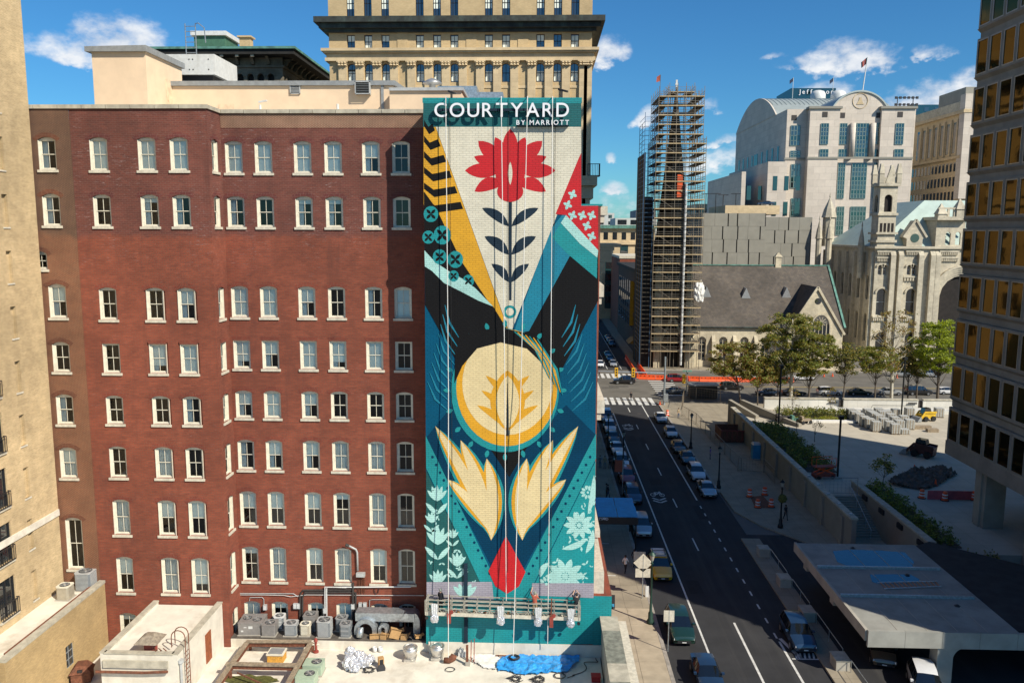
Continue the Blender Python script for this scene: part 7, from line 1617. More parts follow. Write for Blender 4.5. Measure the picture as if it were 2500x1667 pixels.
k=MB();k.box(hx+.35,sx(1500+328/3.267),192.2,192.3,0,onY((1590,480),190).z);k.build('debris_net',M['debris'],scf)
cx0=sx(1677,188.6)
for i in range(44):z_=1.2+i*.95;k=MB();k.lathe((cx0-i*.0,188.5,z_),[(.24,0),(.30,.82)],8);k.build('chute_section',M['metal_light']if i%2 else M['metal_white'],scf)
k=MB();q=onY((1660,457),189);k.box(q.x-.6,q.x+.6,189,190,q.z-2.3,q.z+2.8);k.build('orange_lift_cage',mat('orange_mesh_cage',(.7,.10,.02),.7),scf)
q=onY((1707,705),189);
blob('plastic_wrap','silvery plastic sheeting wrapped round the scaffold corner','plastic sheet',(q.x,189.2,q.z-3),1.2,.9,2.6,'sheet_white',4.4,sub=4,amp=.3)
for i,(px,py,dx)in enumerate(((1612,205,0),)):q=onY((px,py),189.5);t=thing('site_flag','small red flag on top of the scaffold','flag',(q.x,189.5,levels[1]));k=MB();k.tube([(0,0,0),(0,0,q.z-levels[1]+2)],.06,5);k.build('pole',M['tube'],t);k=MB();k.face([(0,0,q.z-levels[1]+.6),(-.9,0,q.z-levels[1]+.3),(-.8,.1,q.z-levels[1]+1.5),(0,0,q.z-levels[1]+2)]);k.build('cloth',CLOTH['red'],t)
# grey concrete block with slots
M['greyconc']=mat('grey_green_concrete',(.285,.27,.225),.9,var=.1,scale=.3,dirt=(.2,.19,.16),dirt_amt=.3)
YG2=236.0
gx0,gx1,gxm=onY(D(1613,520),YG2).x,onY(D(1866,520),YG2).x,onY((1871,530),YG2).x;gt1=onY(D(1700,490),YG2).z;gt2=onY(D(1820,499),YG2).z
gb_=thing('slotted_concrete_block','windowless grey concrete block with scattered vertical slots','building',(gx0+15,YG2,0),world=True)
k=MB();k.box(gx0,gxm,YG2+.25,YG2+40,0,gt1-.02);k.box(gxm+.002,gx1,YG2+.45,YG2+40,0,gt2-.02);k.build('core',M['darkpipe'],gb_)
rp=random.Random(12);ph_=(gt1-6)/4.2*.38
hgt=3.72
for row in range(9):
 for(xa,xb,zt_,yy)in((gx0,gxm,gt1,YG2),(gxm,gx1,gt2,YG2+.2)):
  z1_=zt_-row*hgt;x=xa
  while x<xb-.3:
   wd=rp.uniform(2.6,4.6);x2=min(xb,x+wd)
   if xb-x2<1.2:x2=xb
   gap=.34 if rp.random()<.62 else .05
   k=MB();k.box(x,x2-gap,yy,yy+.24,z1_-hgt+.05,z1_);k.build('concrete_panel',M['greyconc'],gb_);x=x2
k=MB();k.box(gx0+9,gx1-6,YG2+12,YG2+36,gt1-.01,gt1+2.6);k.build('upper_deck',M['tanstone'],gb_)
for i,px in enumerate((1724,1748,1766,1797)):
 q=onY((px,474+(3 if i==2 else 0)),YG2+20);t=thing('deck_lamp','double headed lamp pole on the parking deck','lamp',(q.x,YG2+20,gt1),0,'lamp poles on the parking deck');k=MB();k.tube([(0,0,0),(0,0,q.z-gt1)],.12,6);k.build('pole',M['black'],t);k=MB();k.box(-1.5,1.5,-.2,.2,q.z-gt1,q.z-gt1+.2);k.build('lamp_head',M['black'],t)
car('blue car parked on the roof deck of the concrete block','sedan','navy',(onY((1852,520),YG2+13).x,YG2+14),0,None,z=gt1+2.6)
# courthouse with barrel roofs
M['pinkstone']=stonemat('pale_pinkish_panels',(.62,.54,.45),4.2,2.3,.045,.07,.74,bump=.12);M['barrel']=mat('ribbed_metal_roof',(.40,.44,.41),.5,.3,var=.1,scale=.4)
YC=300.0
def c5(x,y): return(1900+x/3.485,y/3.485)
def c4(x,y): return(1500+x/3.267,150+y/3.267)
cxl=onY(c4(1370,600),YC).x;cxr=onY(c5(1168,1000),YC).x;cze=onY(c5(600,930),YC).z
YC1=onX(c4(972,600),cxl).y
court=thing('courthouse','pale stone courthouse with arched gables and a ribbed barrel roof','building',(cxl+20,YC,0),world=True)
k=MB();k.box(cxl,cxr,YC,YC1,0,cze);k.build('wall',M['pinkstone'],court)
pxl=onY(c5(270,1000),YC-3).x;pxr_=onY(c5(530,920),YC-3).x;px2=onY(c5(885,920),YC-3).x;px3=onY(c5(1168,920),YC-3).x
for(a_,b_)in((pxl,pxr_),(px2,px3)):k=MB();k.box(a_,b_,YC-3,YC-.01,0,cze-.3);pp_=k.build('pavilion',M['pinkstone'],court);k=MB();k.box(a_-.6,b_+.6,YC-3.6,YC-.012,cze-.298,cze+.5);k.build('pavilion_cornice',M['greyconc'],court)
k=MB();k.box(pxr_+.01,px2-.01,YC-1.6,YC-.01,0,cze);k.build('centre_bay',M['pinkstone'],court)
apx=onY(c5(720,780),YC-1.6);hwg=(px2-pxr_)/2+2.4;rs_=apx.z-cze
ar=arch_pts(hwg,rs_,18);k=MB();cxm=(pxr_+px2)/2
k.prism([(cxm+a,cze+.01+b)for a,b in ar], lambda a,b,t:(a,YC-1.6+t*1.2,b));k.build('gable',M['pinkstone'],court,recalc=True)
k=MB();ar2=arch_pts(hwg+.3,rs_+.4,18)
k.prism([(cxm+a,cze+.01+b)for a,b in ar2]+[(cxm+a,cze+.01+b)for a,b in arch_pts(hwg-.2,rs_-.15,18)][::-1], lambda a,b,t:(a,YC-2.0+t*26,b));k.build('barrel_roof',M['barrel'],court,recalc=True)
k=MB()
for i in range(24):a0_,a1_=i*.2618,(i+1)*.2618;cz_=onY(c5(720,860),YC-1.7).z;k.bar((cxm+2.6*math.cos(a0_),YC-1.7,cz_+2.6*math.sin(a0_)),(cxm+2.6*math.cos(a1_),YC-1.7,cz_+2.6*math.sin(a1_)),.2,.14,up=(0,-1,0))
k.build('seal_ring',M['tanstone'],court)
k=MB();k.prism([(cxm-1.3,cz_-1.2),(cxm+1.3,cz_-1.2),(cxm+.5,cz_+.2),(cxm+.35,cz_+1.2),(cxm-.35,cz_+1.2),(cxm-.5,cz_+.2)], lambda a,b,t:(a,YC-1.75+.13*t,b));k.build('seal_bell',M['tanstone'],court,recalc=True)
yc_=(YC+14+YC1)/2;hwy=(YC1-YC-14)/2;lz=onX(c4(1210,262),cxl).z-cze
ar=arch_pts(hwy,lz,28);k=MB();k.prism([(yc_+a,cze+b)for a,b in ar], lambda a,b,t:(cxl+.4+t*(cxr-cxl-1),a,b));k.build('barrel_roof',M['barrel'],court,recalc=True)
k=MB();k.prism([(yc_+a*1.01,cze+b*1.02)for a,b in ar], lambda a,b,t:(cxl-.2+t*.5,a,b));k.build('gable',M['pinkstone'],court,recalc=True)
rib=MB()
for j in range(26):
 x=cxl+1+j*(cxr-cxl-2)/25
 for(p_,q_)in zip(ar[4:14],ar[5:15]):rib.bar((x,yc_+p_[0],cze+p_[1]+.06),(x,yc_+q_[0],cze+q_[1]+.06),.16,.2)
o=rib.build('roof_ribs',M['barrel'],court);o['kind']='stuff'
def cwin(x0,x1,y0,y1,Y,nx_,ny_):
 a_=onY(c5(x0,y1),Y);b_=onY(c5(x1,y0),Y);k=MB();k.box(a_.x,b_.x,Y-.15,Y-.02,a_.z,b_.z);w_=k.build('window',M['glass_far'],court)
 for i in range(ny_):
  if i%3==1:k=MB();k.box(a_.x+.1,b_.x-.1,Y-.19,Y-.152,a_.z+(b_.z-a_.z)*i/ny_,a_.z+(b_.z-a_.z)*(i+1)/ny_);k.build('pane',M['glass_green'],w_)
 k=MB()
 for i in range(nx_+1):x=a_.x+(b_.x-a_.x)*i/nx_;k.bar((x,Y-.22,a_.z),(x,Y-.22,b_.z),.16,.1,up=(0,-1,0))
 for i in range(ny_+1):z=a_.z+(b_.z-a_.z)*i/ny_;k.bar((a_.x,Y-.22,z),(b_.x,Y-.22,z),.14,.1,up=(0,-1,0))
 k.build('mullions',mat('green_mullion',(.22,.31,.28),.5)if 'green_mullion' not in bpy.data.materials else bpy.data.materials['green_mullion'],w_)
YP=YC-3
for(x0_,x1_,Y_,n_)in((355,430,YP,3),(515,587,YC-1.6,3),(630,772,YC-1.6,5),(815,880,YC-1.6,3),(990,1070,YP,3)):
 tall_=n_==5
 if tall_:cwin(x0_,x1_,1052,1335,Y_,5,8)
 else:cwin(x0_,x1_,1052,1230,Y_,3,5);cwin(x0_-5,x1_-5,1272,1340,Y_,3,2)
for(x0_,x1_,Y_,n_)in((495,570,YC-1.6,3),(612,755,YC-1.6,5),(800,880,YC-1.6,3)):cwin(x0_,x1_,1390,1690,Y_,n_,8);cwin(x0_-10,x1_-10,1760,2000,Y_,n_,6)
for(y0_,y1_)in((1070,1240),(1285,1350),(1400,1600),(1690,1890)):cwin(100,188,y0_,y1_,YC,3,4)
for x_ in(615,785):
 a_=onY(c5(x_,1335),YC-1.6);b_=onY(c5(x_,1052),YC-1.6);k=MB();k.lathe((a_.x,YC-2.4,a_.z),[(.95,0),(.95,b_.z-a_.z)],12);k.build('column',M['pinkstone'],court,True)
for(x_,y_)in((398,975),(558,978),(870,978),(1038,975),(158,993)):q=onY(c5(x_,y_),YP);k=MB();k.box(q.x-.9,q.x+.9,(YP if x_!=158 and x_ not in(558,870)else(YC if x_==158 else YC-1.6))-.12,(YP if x_!=158 and x_ not in(558,870)else(YC if x_==158 else YC-1.6))-.01,q.z-.9,q.z+.9);k.build('square_vent',M['darkpipe'],court)
k=MB();zb_=onY(c5(600,1360),YC).z;k.box(cxl-.3,pxl-.01,YC-.3,YC-.01,zb_,zb_+.7);k.box(pxl-.3,px3+.3,YP-.3,YP-.01,zb_,zb_+.7);k.build('string_course',M['greyconc'],court)
for i in range(9):
 yy=YC+8+i*7.4
 for(z0_,z1_)in((cze-27,cze-12),(cze-38,cze-30)):k=MB();k.box(cxl-.12,cxl-.01,yy,yy+(5.5 if i==4 else 2.2),z0_,z1_);k.build('window',M['glass_green'],court)
for(a4,b4,zt4,d4)in(((870,0),(1050,0),880,300),((1055,0),(1365,0),800,296)):
 q0_=onY(c4(a4[0],900),d4+30);q1_=onY(c4(b4[0],900),d4);zt_=onY(c4(1000,zt4),d4).z
 k=MB();k.box(q0_.x,cxl-.3 if b4[0]>1300 else q1_.x,d4,d4+60,0,zt_);w_=k.build('side_wing',M['pinkstone'],court)
 for r_ in range(4):
  for c_ in range(3):k=MB();xx=q0_.x+2+c_*4;k.box(xx,xx+1.5,d4-.1,d4-.01,zt_-10-r_*9,zt_-5-r_*9);k.build('window',M['glass_green'],w_)
q=onY(c5(722,640),YC+2);t=thing('flagpole','tall white flagpole with a large flag on the courthouse gable','flagpole',(q.x,YC+2,apx.z));zt_=onY(c5(740,490),YC+2).z-apx.z
k=MB();k.tube([(0,0,-1),(1.2,0,zt_)],.2,6);k.build('pole',M['metal_white'],t);k=MB()
for i in range(5):
 f0,f1=i/5,(i+1)/5;m_=i%2
 k.face([(1.1-2.1*f0,.3*math.sin(f0*6),zt_-1.7*f0),(1.1-2.1*f1,.3*math.sin(f1*6),zt_-1.7*f1),(1.1-1.9*f1,.3*math.sin(f1*6),zt_-2.2-1.5*f1),(1.1-1.8*f0,.3*math.sin(f0*6),zt_-2.1-1.5*f0)],m_)
k.build('flag',[CLOTH['navy'],CLOTH['red']],t)
for(px,py,pz,lb)in((1937,190,232,'thin flagpole left of the lettered glass block'),(2035,190,202,'thin flagpole behind the barrel roof')):
 q=onY((px,py),480);t=thing('flagpole',lb,'flagpole',(q.x,480,onY((px,250),480).z));h_=q.z-onY((px,250),480).z;k=MB();k.tube([(0,0,0),(0,0,h_)],.16,5);k.build('pole',M['metal_white'],t);k=MB();k.face([(0,0,h_),(-2,.2,h_-1.6),(-1.9,.1,h_-3.6),(0,0,h_-2)]);k.build('flag',CLOTH['navy'],t)
q0_,q1_=onY(c5(110,752),500),onY(c5(492,752),500)
jf=thing('lettered_glass_block','dark glass rooftop block with large white letters','building',(q0_.x,500,0),world=True);k=MB();k.box(q0_.x,q1_.x,500,530,0,q0_.z);k.build('wall',M['glass_green'],jf)
letters('Jefferson',(1900+175/3.485)/1.06293,(1900+470/3.485)/1.06293,762/3.485/1.06293,800/3.485/1.06293,.012,.3,jf,'letter',499.6)
for i,(x_,r_)in enumerate(((340,60),(515,62))):q=onY(c5(x_,770),470);k=MB();R_=r_/3.485/FPX*470;k.lathe((q.x,470,q.z-R_*.55),[(R_,-8),(R_,0),(R_*.8,R_*.35),(R_*.4,R_*.52),(0,R_*.56)],16);tag(k.build('white_dome',M['metal_white'],None,True),'white roof dome before the glass block, %s'%('covering some letters' if i==0 else 'beside the last letters'),'dome')
q=onY(c5(1080,870),330);t=thing('floodlight_rack','dark rack of floodlights behind the courthouse corner','floodlights',(q.x,330,cze));k=MB();h_=onY(c5(1080,832),330).z-cze;k.bar((-4,0,h_),(4.5,0,h_),.2);k.bar((-3,0,0),(-3,0,h_),.25);k.bar((3,0,0),(3,0,h_),.25);k.bar((-4,0,h_-2.6),(4.5,0,h_-2.6),.2);k.build('rack',M['black'],t)
for i in range(6):
 for r_ in range(2):k=MB();k.box(-4+i*1.6,-3.1+i*1.6,-.3,.2,h_-.5-2.6*r_,h_+.4-2.6*r_);k.build('floodlight',M['black'],t)
# tan office block at the right
XT=150.0;YT0=onX(c5(1590,1000),XT).y;YT1=onX(c5(1162,1100),XT).y;zt_=onX(c5(1600,960),XT).z
tb=thing('tan_office_block','tan classical office block with a tall upper window row and balustrade','building',(XT,YT0,0),world=True)
k=MB();k.box(XT,XT+35,YT0,YT1+6,0,zt_);k.build('wall',M['tanstone'],tb);k=MB();k.box(XT-1.2,XT+36,YT0-1.2,YT1+7,zt_+.002,zt_+1.2);k.build('cornice',M['tanstone'],tb);k=MB();k.box(XT-.6,XT+.0,YT0-.6,YT1+6,zt_+1.2,zt_+4.4);k.build('balustrade',M['churchstone'],tb)
k=MB();k.box(XT-.2,XT+12,YT0+.5,YT0+20,zt_+4.4,zt_+9);k.build('roof_house',M['greyconc'],tb)
k=MB();k.box(XT-.8,XT+4,YT0-1.0,YT0+2.5,zt_-30,zt_+6.5);k.build('corner_pier',M['pinkstone'],tb)
for c in range(7):yy=YT0+5+c*(YT1-YT0-6)/7;k=MB();k.box(XT-.1,XT-.01,yy,yy+2.6,zt_-13.5,zt_-2.5);k.build('window',M['glass_far'],tb);k=MB();k.box(XT-.6,XT-.01,yy-1.5,yy-.5,zt_-14.5,zt_-1.5);k.build('pilaster',M['tanstone'],tb)
for r_ in range(7):
 for c in range(13):yy=YT0+4+c*(YT1-YT0-3)/13;k=MB();k.box(XT-.1,XT-.01,yy,yy+1.5,zt_-20-r_*5.2,zt_-16.8-r_*5.2);k.build('window',M['glass_far'],tb)
k=MB();k.box(XT-.9,XT-.01,YT0,YT1+5,zt_-15.6,zt_-14.6);k.build('string_course',M['tanstone'],tb)
# masonry hall with turreted tower
M['hallstone']=stonemat('weathered_granite',(.55,.49,.37),.9,.45,.012,.2,.72,dirt=(.24,.21,.16));M['copper']=mat('pale_copper_roof',(.38,.48,.43),.65,var=.12,scale=.5,dirt=(.28,.37,.33))
YM2=203.0
def m5(x,y): return(1900+x/3.485,400+y/3.485)
mx0=onY(m5(820,900),YM2).x;mx1=112.0;mze=onY(m5(1000,722),YM2).z;MY1=onX(m5(400,720),mx0).y
hallm=thing('masonry_hall','pale granite hall with turreted tower, gables and copper roof','building',(mx0+12,YM2,0),world=True)
def arcade(Y,xs,hw2,a,b,rise): return[(x,hw2,a,b,rise)for x in xs]
def mX(x,y,Y=YM2): return onY(m5(x,y),Y).x
def mZ(x,y,Y=YM2): return onY(m5(x,y),Y).z
holes=[]
for xc,w_ in((865,.5),(908,.5),(1112,.5),(1157,.5)):holes.append((mX(xc,900),w_*.95,mZ(xc,945),mZ(xc,862),w_*.8))
for xc in(872,1122):holes.append((mX(xc,1200),1.15,mZ(xc,1290),mZ(xc,1062),1.05))
for xc in(872,1122):holes.append((mX(xc,1400),1.15,max(.6,mZ(xc,1580)),mZ(xc,1430),1.05))
holes.append((mX(1560,1100),5.3,.3,mZ(1500,950),5.0))
k=MB();wall(k,(0,YM2,0),(1,0,0),(0,-1,0),mx0,mx1,0,mze,holes,depth=.7)
sh=[]
for i in range(6):yy=YM2+4+i*(MY1-YM2-6)/5.2;sh+=[(yy,.9,15.5,21.5,.85),(yy,.9,5,12,.85)]
wall(k,(mx0,0,0),(0,1,0),(-1,0,0),YM2,MY1,0,mze,sh,depth=.5);k.face([(mx0,MY1,0),(mx0,MY1,mze),(mx1,MY1,mze),(mx1,MY1,0)]);k.build('wall',M['hallstone'],hallm)
k=MB();k.box(mx0+.72,mx1,YM2+.72,MY1-.5,0,mze-.1);k.build('interior',M['interior'],hallm)
for h_ in holes[:-1]:
 flatwin(hallm,(1,0,0),(0,-1,0),(0,YM2,0),h_[0],h_[1],h_[2],h_[3],None,rise=h_[4],depth=.55,frame='farwhite',fw=.14,mull=0)
 k=MB();o_=[(h_[0]+(h_[1]+.5)*math.cos(math.pi*(1-i/10)),h_[3]-h_[4]+(h_[4]+.5)*math.sin(math.pi*i/10))for i in range(11)];i_=[(h_[0]+(h_[1]+.05)*math.cos(math.pi*i/10),h_[3]-h_[4]+(h_[4]+.05)*math.sin(math.pi*i/10))for i in range(11)]
 k.prism(o_+i_, lambda a_,b_,t:(a_,YM2-.3+.29*t,b_));k.build('arch_hood',M['hallstone'],hallm,recalc=True)
for r_ in range(4):
 h_=holes[-1];R0,R1=h_[1]+.1+r_*.55,h_[1]+.6+r_*.55;zc_=h_[3]-h_[4]
 k=MB();o_=[(h_[0]+R1*math.cos(math.pi*(1-i/14)),zc_+R1*math.sin(math.pi*i/14))for i in range(15)];i_=[(h_[0]+R0*math.cos(math.pi*i/14),zc_+R0*math.sin(math.pi*i/14))for i in range(15)]
 k.prism(o_+i_, lambda a_,b_,t,r_=r_:(a_,YM2-.25-.22*r_+(.24+.22*r_)*t,b_));k.build('portal_arch',M['hallstone'],hallm,recalc=True)
def teeth(x0_,x1_,ya,yb,n):
 z0_,z1_=mZ((x0_+x1_)/2,yb),mZ((x0_+x1_)/2,ya);xa,xb=mX(x0_,ya),mX(x1_,ya);k=MB()
 for i in range(n):x=xa+(xb-xa)*(i+.5)/n;k.box(x-(xb-xa)/n*.28,x+(xb-xa)/n*.28,YM2-.42,YM2-.01,z0_,z1_)
 k.box(xa-.1,xb+.1,YM2-.5,YM2-.01,z1_+.002,z1_+.4);k.build('corbel_table',M['hallstone'],hallm)
teeth(840,955,752,775,8);teeth(1085,1205,752,775,8);teeth(1370,1530,752,775,10);teeth(838,945,805,830,8);teeth(1365,1530,805,830,10);teeth(1062,1180,968,995,5);teeth(800,1180,1310,1335,24)
for xc in(962,1030,1200,1300,1345):x=mX(xc,900);k=MB();k.box(x-.6,x+.6,YM2-1.0,YM2-.01,0,mze-1.6);k.prism([(0,mze-1.6),(-1.0,mze-1.6),(0,mze-.2)], lambda a,b,t,x=x:(x-.6+1.2*t,YM2+a,b));k.build('buttress',M['hallstone'],hallm,recalc=True)
k=MB();k.box(mx0-.5,mx1,YM2-.7,YM2-.02,mze+.002,mze+.6);k.box(mx0-.6,mx0-.02,YM2-.01,MY1,mze+.002,mze+.6);k.build('cornice',M['hallstone'],hallm)
for i in range(7):yy=YM2+1+i*(MY1-YM2-2)/6;k=MB();k.box(mx0-.7,mx0-.01,yy-.5,yy+.5,0,mze-1);k.build('buttress',M['hallstone'],hallm)
rz_=mze+12;k=MB();k.hexa([(mx0,YM2+1,mze+.6),(mx1+10,YM2+1,mze+.6),(mx1+10,MY1,mze+.6),(mx0,MY1,mze+.6)],[(mx0+15,YM2+9,rz_),(mx1+10,YM2+9,rz_),(mx1+10,MY1-8,rz_),(mx0+15,MY1-8,rz_)]);k.build('roof',M['copper'],hallm)
tyb=YM2-.35;ta,tb_=mX(852,500,tyb),mX(1000,500,tyb);tw=tb_-ta;zt1=mZ(930,190,tyb);zt0=mze
hz_=[((ta+tb_)/2,.95,mZ(920,410,tyb),mZ(920,262,tyb),.9)]
k=MB();wall(k,(0,tyb,0),(1,0,0),(0,-1,0),ta,tb_,mze,zt1,hz_,depth=.6);wall(k,(ta,0,0),(0,1,0),(-1,0,0),tyb,tyb+tw,mze,zt1,[(tyb+tw/2,.95,hz_[0][2],hz_[0][3],.9)],depth=.6);k.face([(tb_,tyb,mze),(tb_,tyb+tw,mze),(tb_,tyb+tw,zt1),(tb_,tyb,zt1)]);k.face([(ta,tyb,zt1),(tb_,tyb,zt1),(tb_,tyb+tw,zt1),(ta,tyb+tw,zt1)]);k.build('tower',M['hallstone'],hallm)
k=MB();k.box(ta+.65,tb_-.65,tyb+.65,tyb+tw-.65,hz_[0][2]-1,hz_[0][3]+.5);k.build('belfry',M['interior'],hallm)
for(z_,p_,h2)in((zt1,.5,.7),(mZ(920,440,tyb),.35,.6),(mZ(920,600,tyb),.5,.5),(mze+1.5,.4,.6)):k=MB();k.box(ta-p_,tb_+p_,tyb-p_,tyb+tw+p_,z_,z_+h2);k.build('tower_string_course',M['hallstone'],hallm)
for i in range(4):k=MB();x=ta+tw*(i+.8)/4.6;k.box(x-.28,x+.28,tyb-.06,tyb-.004,mZ(900,580,tyb),mZ(900,505,tyb));k.build('lancet',M['interior'],hallm)
zpar=zt1+.7
for(x,y)in((ta,tyb),(tb_,tyb),(ta,tyb+tw),(tb_,tyb+tw)):
 k=MB();k.box(x-.55,x+.55,y-.55,y+.55,zpar,zpar+2.2);k.hexa([(x-.65,y-.65,zpar+2.2),(x+.65,y-.65,zpar+2.2),(x+.65,y+.65,zpar+2.2),(x-.65,y+.65,zpar+2.2)],[(x-.3,y-.3,zpar+4.6),(x+.3,y-.3,zpar+4.6),(x+.3,y+.3,zpar+4.6),(x-.3,y+.3,zpar+4.6)]);k.build('turret',M['hallstone'],hallm)
k=MB();k.prism([((ta+tb_)/2-1.1,zpar),((ta+tb_)/2+1.1,zpar),((ta+tb_)/2,zpar+3.6)], lambda a,b,t:(a,tyb-.3+.6*t,b));k.box(ta+.56,tb_-.56,tyb-.2,tyb+.1,zpar,zpar+1.4);k.build('tower_gable',M['hallstone'],hallm)
g0x,g1x=mX(1068,620),mX(1245,620);gcx=(g0x+g1x)/2;gap_=mZ(1165,482)
k=MB();k.prism([(g0x+.6,mze),(g1x-.6,mze),(g1x-.6,mZ(1150,640)),(g1x,mZ(1150,625)),(gcx,gap_),(g0x,mZ(1150,625)),(g0x+.6,mZ(1150,640))], lambda a,b,t:(a,YM2-.4+3*t,b));k.build('gable',M['hallstone'],hallm,recalc=True)
k=MB();k.lathe((gcx,YM2-.46,mZ(1160,632)),[(1.05,0),(1.05,.04)],16,axis='Y');k.build('round_window',M['glass_far'],hallm)
for s_ in(-1,1):k=MB();k.bar((gcx,YM2-.5,gap_+.2),(gcx+s_*(g1x-g0x)/2+s_*.3,YM2-.5,mZ(1150,625)),.5,.4,up=(0,-1,0));k.build('gable_coping',M['hallstone'],hallm)
rx0,rx1=mX(1335,600),mX(1580,600);rzt=mZ(1450,480)
hh2=[(mX(x,620),.62,mZ(x,690),mZ(x,580),.6)for x in(1438,1522)]
k=MB();wall(k,(0,YM2-.4,0),(1,0,0),(0,-1,0),rx0,rx1,mze,rzt,hh2,depth=.5);k.face([(rx0,YM2-.4,mze),(rx0,YM2-.4,rzt),(rx0,YM2+10,rzt),(rx0,YM2+10,mze)]);k.face([(rx0,YM2-.4,rzt),(rx1,YM2-.4,rzt),(rx1,YM2+10,rzt),(rx0,YM2+10,rzt)]);k.build('tower',M['hallstone'],hallm)
k=MB();k.box(rx0-.5,rx1,YM2-1.8,YM2+10,rzt,rzt+.8);k.box(rx0-.3,rx1,YM2-1.5,YM2-1.1,rzt+2.6,rzt+3.0)
for i in range(8):k.box(rx0+.4+i*1.5,rx0+.9+i*1.5,YM2-1.5,YM2-1.1,rzt+.8,rzt+2.6)
k.build('balustrade',M['hallstone'],hallm)
for(x,zz)in((rx0+.6,mZ(1375,340)),(mX(1525,400),mZ(1525,300))):k=MB();k.box(x-1,x+1,YM2-1.8,YM2+.2,rzt+.8,zz-2.5);k.hexa([(x-1.2,YM2-2,zz-2.5),(x+1.2,YM2-2,zz-2.5),(x+1.2,YM2+.4,zz-2.5),(x-1.2,YM2+.4,zz-2.5)],[(x-.1,YM2-.9,zz),(x+.1,YM2-.9,zz),(x+.1,YM2-.7,zz),(x-.1,YM2-.7,zz)]);k.build('turret',M['hallstone'],hallm)
for(xc,yb_,yt_,r_,yy)in((432,460,290,1.9,MY1-2),(345,640,480,.9,MY1-4),(432,640,480,.9,YM2+20),(705,700,540,.75,YM2+5)):
 q0_=onY(m5(xc,yb_),yy);q1_=onY(m5(xc,yt_),yy);k=MB();h_=q1_.z-q0_.z
 k.lathe((q0_.x,yy,q0_.z),[(r_*.9,-8),(r_*.9,0),(r_*1.15,.1),(r_*.8,h_*.45),(.1,h_),(.22,h_+.3),(.02,h_+1.6)],8);k.build('pinnacle',M['hallstone'],hallm)
# trees and planting
def leafmat(n,c):
 m=mat(n,c,.6,var=.45,scale=3.5);b=m.node_tree.nodes['Principled BSDF'];b.inputs['Subsurface Weight'].default_value=0.
 tr=m.node_tree.nodes.new('ShaderNodeBsdfTranslucent');tr.inputs[0].default_value=(c[0]*1.6,c[1]*1.5,c[2],1);mxs=m.node_tree.nodes.new('ShaderNodeMixShader');mxs.inputs[0].default_value=.42
 o=m.node_tree.nodes['Material Output'];m.node_tree.links.new(b.outputs[0],mxs.inputs[1]);m.node_tree.links.new(tr.outputs[0],mxs.inputs[2]);m.node_tree.links.new(mxs.outputs[0],o.inputs[0]); return m
LM=dict(olive=leafmat('olive_leaves',(.29,.25,.055)),green=leafmat('green_leaves',(.19,.24,.045)),bright=leafmat('yellow_green_leaves',(.32,.38,.025)),dark=leafmat('dark_leaves',(.09,.115,.03)),rust=leafmat('autumn_leaves',(.24,.15,.05)))
BARK=mat('grey_brown_bark',(.13,.105,.08),.9,var=.3,scale=3);BARKW=mat('pale_plane_bark',(.50,.46,.37),.85,var=.3,scale=2.5,dirt=(.25,.23,.18),dirt_amt=.5)
def leaves(k,c,r,n,size,rr,mats=1):
 for i in range(n):
  d=Vector((rr.gauss(0,1),rr.gauss(0,1),rr.gauss(0,.8)));d=d.normalized()*(rr.random()**.45);p=Vector((c[0]+d.x*r[0],c[1]+d.y*r[1],c[2]+d.z*r[2]))
  a=Vector((rr.gauss(0,1),rr.gauss(0,1),rr.gauss(0,.6))).normalized()*size*rr.uniform(.6,1.3);b=a.orthogonal().normalized();b=(Matrix.Rotation(rr.uniform(0,6.28),3,a.normalized())@b)*size*rr.uniform(.35,.7)
  k.face([p-a,p+b,p+a,p-b],rr.randrange(mats))
def tree(name,label,base,h,crown,trunk_r,mats,seed,n=42,leaf=.2,bark=None,per=70,group='plane trees along the cross street',lean=0.,clump=1.0):
 """crown: (centre height, radius x, radius y, radius z)"""
 rr=random.Random(seed);t=thing(name,label,'tree',base,0,group);bark=bark or BARK
 k=MB();hc,rx,ry,rz_=crown;zf=max(.3,(hc-rz_)/h)
 pts=[Vector((lean*f+.12*math.sin(f*5+seed),.1*math.cos(f*4+seed),h*.92*f))for f in[i/8 for i in range(9)]]
 k.tube(pts,[trunk_r*(1-.78*i/8)for i in range(9)],7);k.build('trunk',bark,t,True)
 kl=MB();kf=MB()
 for i in range(n):
  th=rr.uniform(0,6.283);u=rr.random()**.5;v=rr.uniform(-1,1);s_=math.sqrt(1-v*v*.8)
  c=Vector((lean*.8+rx*u*s_*math.cos(th),ry*u*s_*math.sin(th),hc+rz_*v))
  f=max(zf*.8,min(.95,(c.z-rr.uniform(.8,2.6))/(h*.92)));s0=pts[min(8,int(f*8))];mid=(s0+c)/2+Vector((0,0,-.25))
  r0=trunk_r*.34*(1.1-f);kl.tube([s0,mid,c],[r0,r0*.65,.018],5)
  q_=rr.uniform(.55,1.15)*clump;leaves(kf,c,(q_*rr.uniform(.8,1.4),q_*rr.uniform(.8,1.4),q_*.62),int(per*1.45*rr.uniform(.4,1.3)),leaf,rr,len(mats))
 kl.build('limbs',bark,t,True);kf.build('crown',[LM[m_]for m_ in mats],t); return t
def tb_(x,Y=149.4): return(onY(zc(x,930),Y).x,Y,.12)
tree('plane_tree','low broad tree at the corner by the fenced kiosk',tb_(395),12.2,(8.6,5.2,3.4,2.9),.18,['olive','green','rust'],1,100,lean=-2.0)
tree('plane_tree','thin olive tree between the corner tree and the great plane',tb_(540),9.6,(6.8,3.6,3.0,2.5),.13,['olive','rust','green'],2,64)
tree('plane_tree','slender dark trunked tree beside the navy sedan',tb_(725,150.3),9.2,(6.8,2.8,2.6,2.3),.16,['olive','green'],3,52)
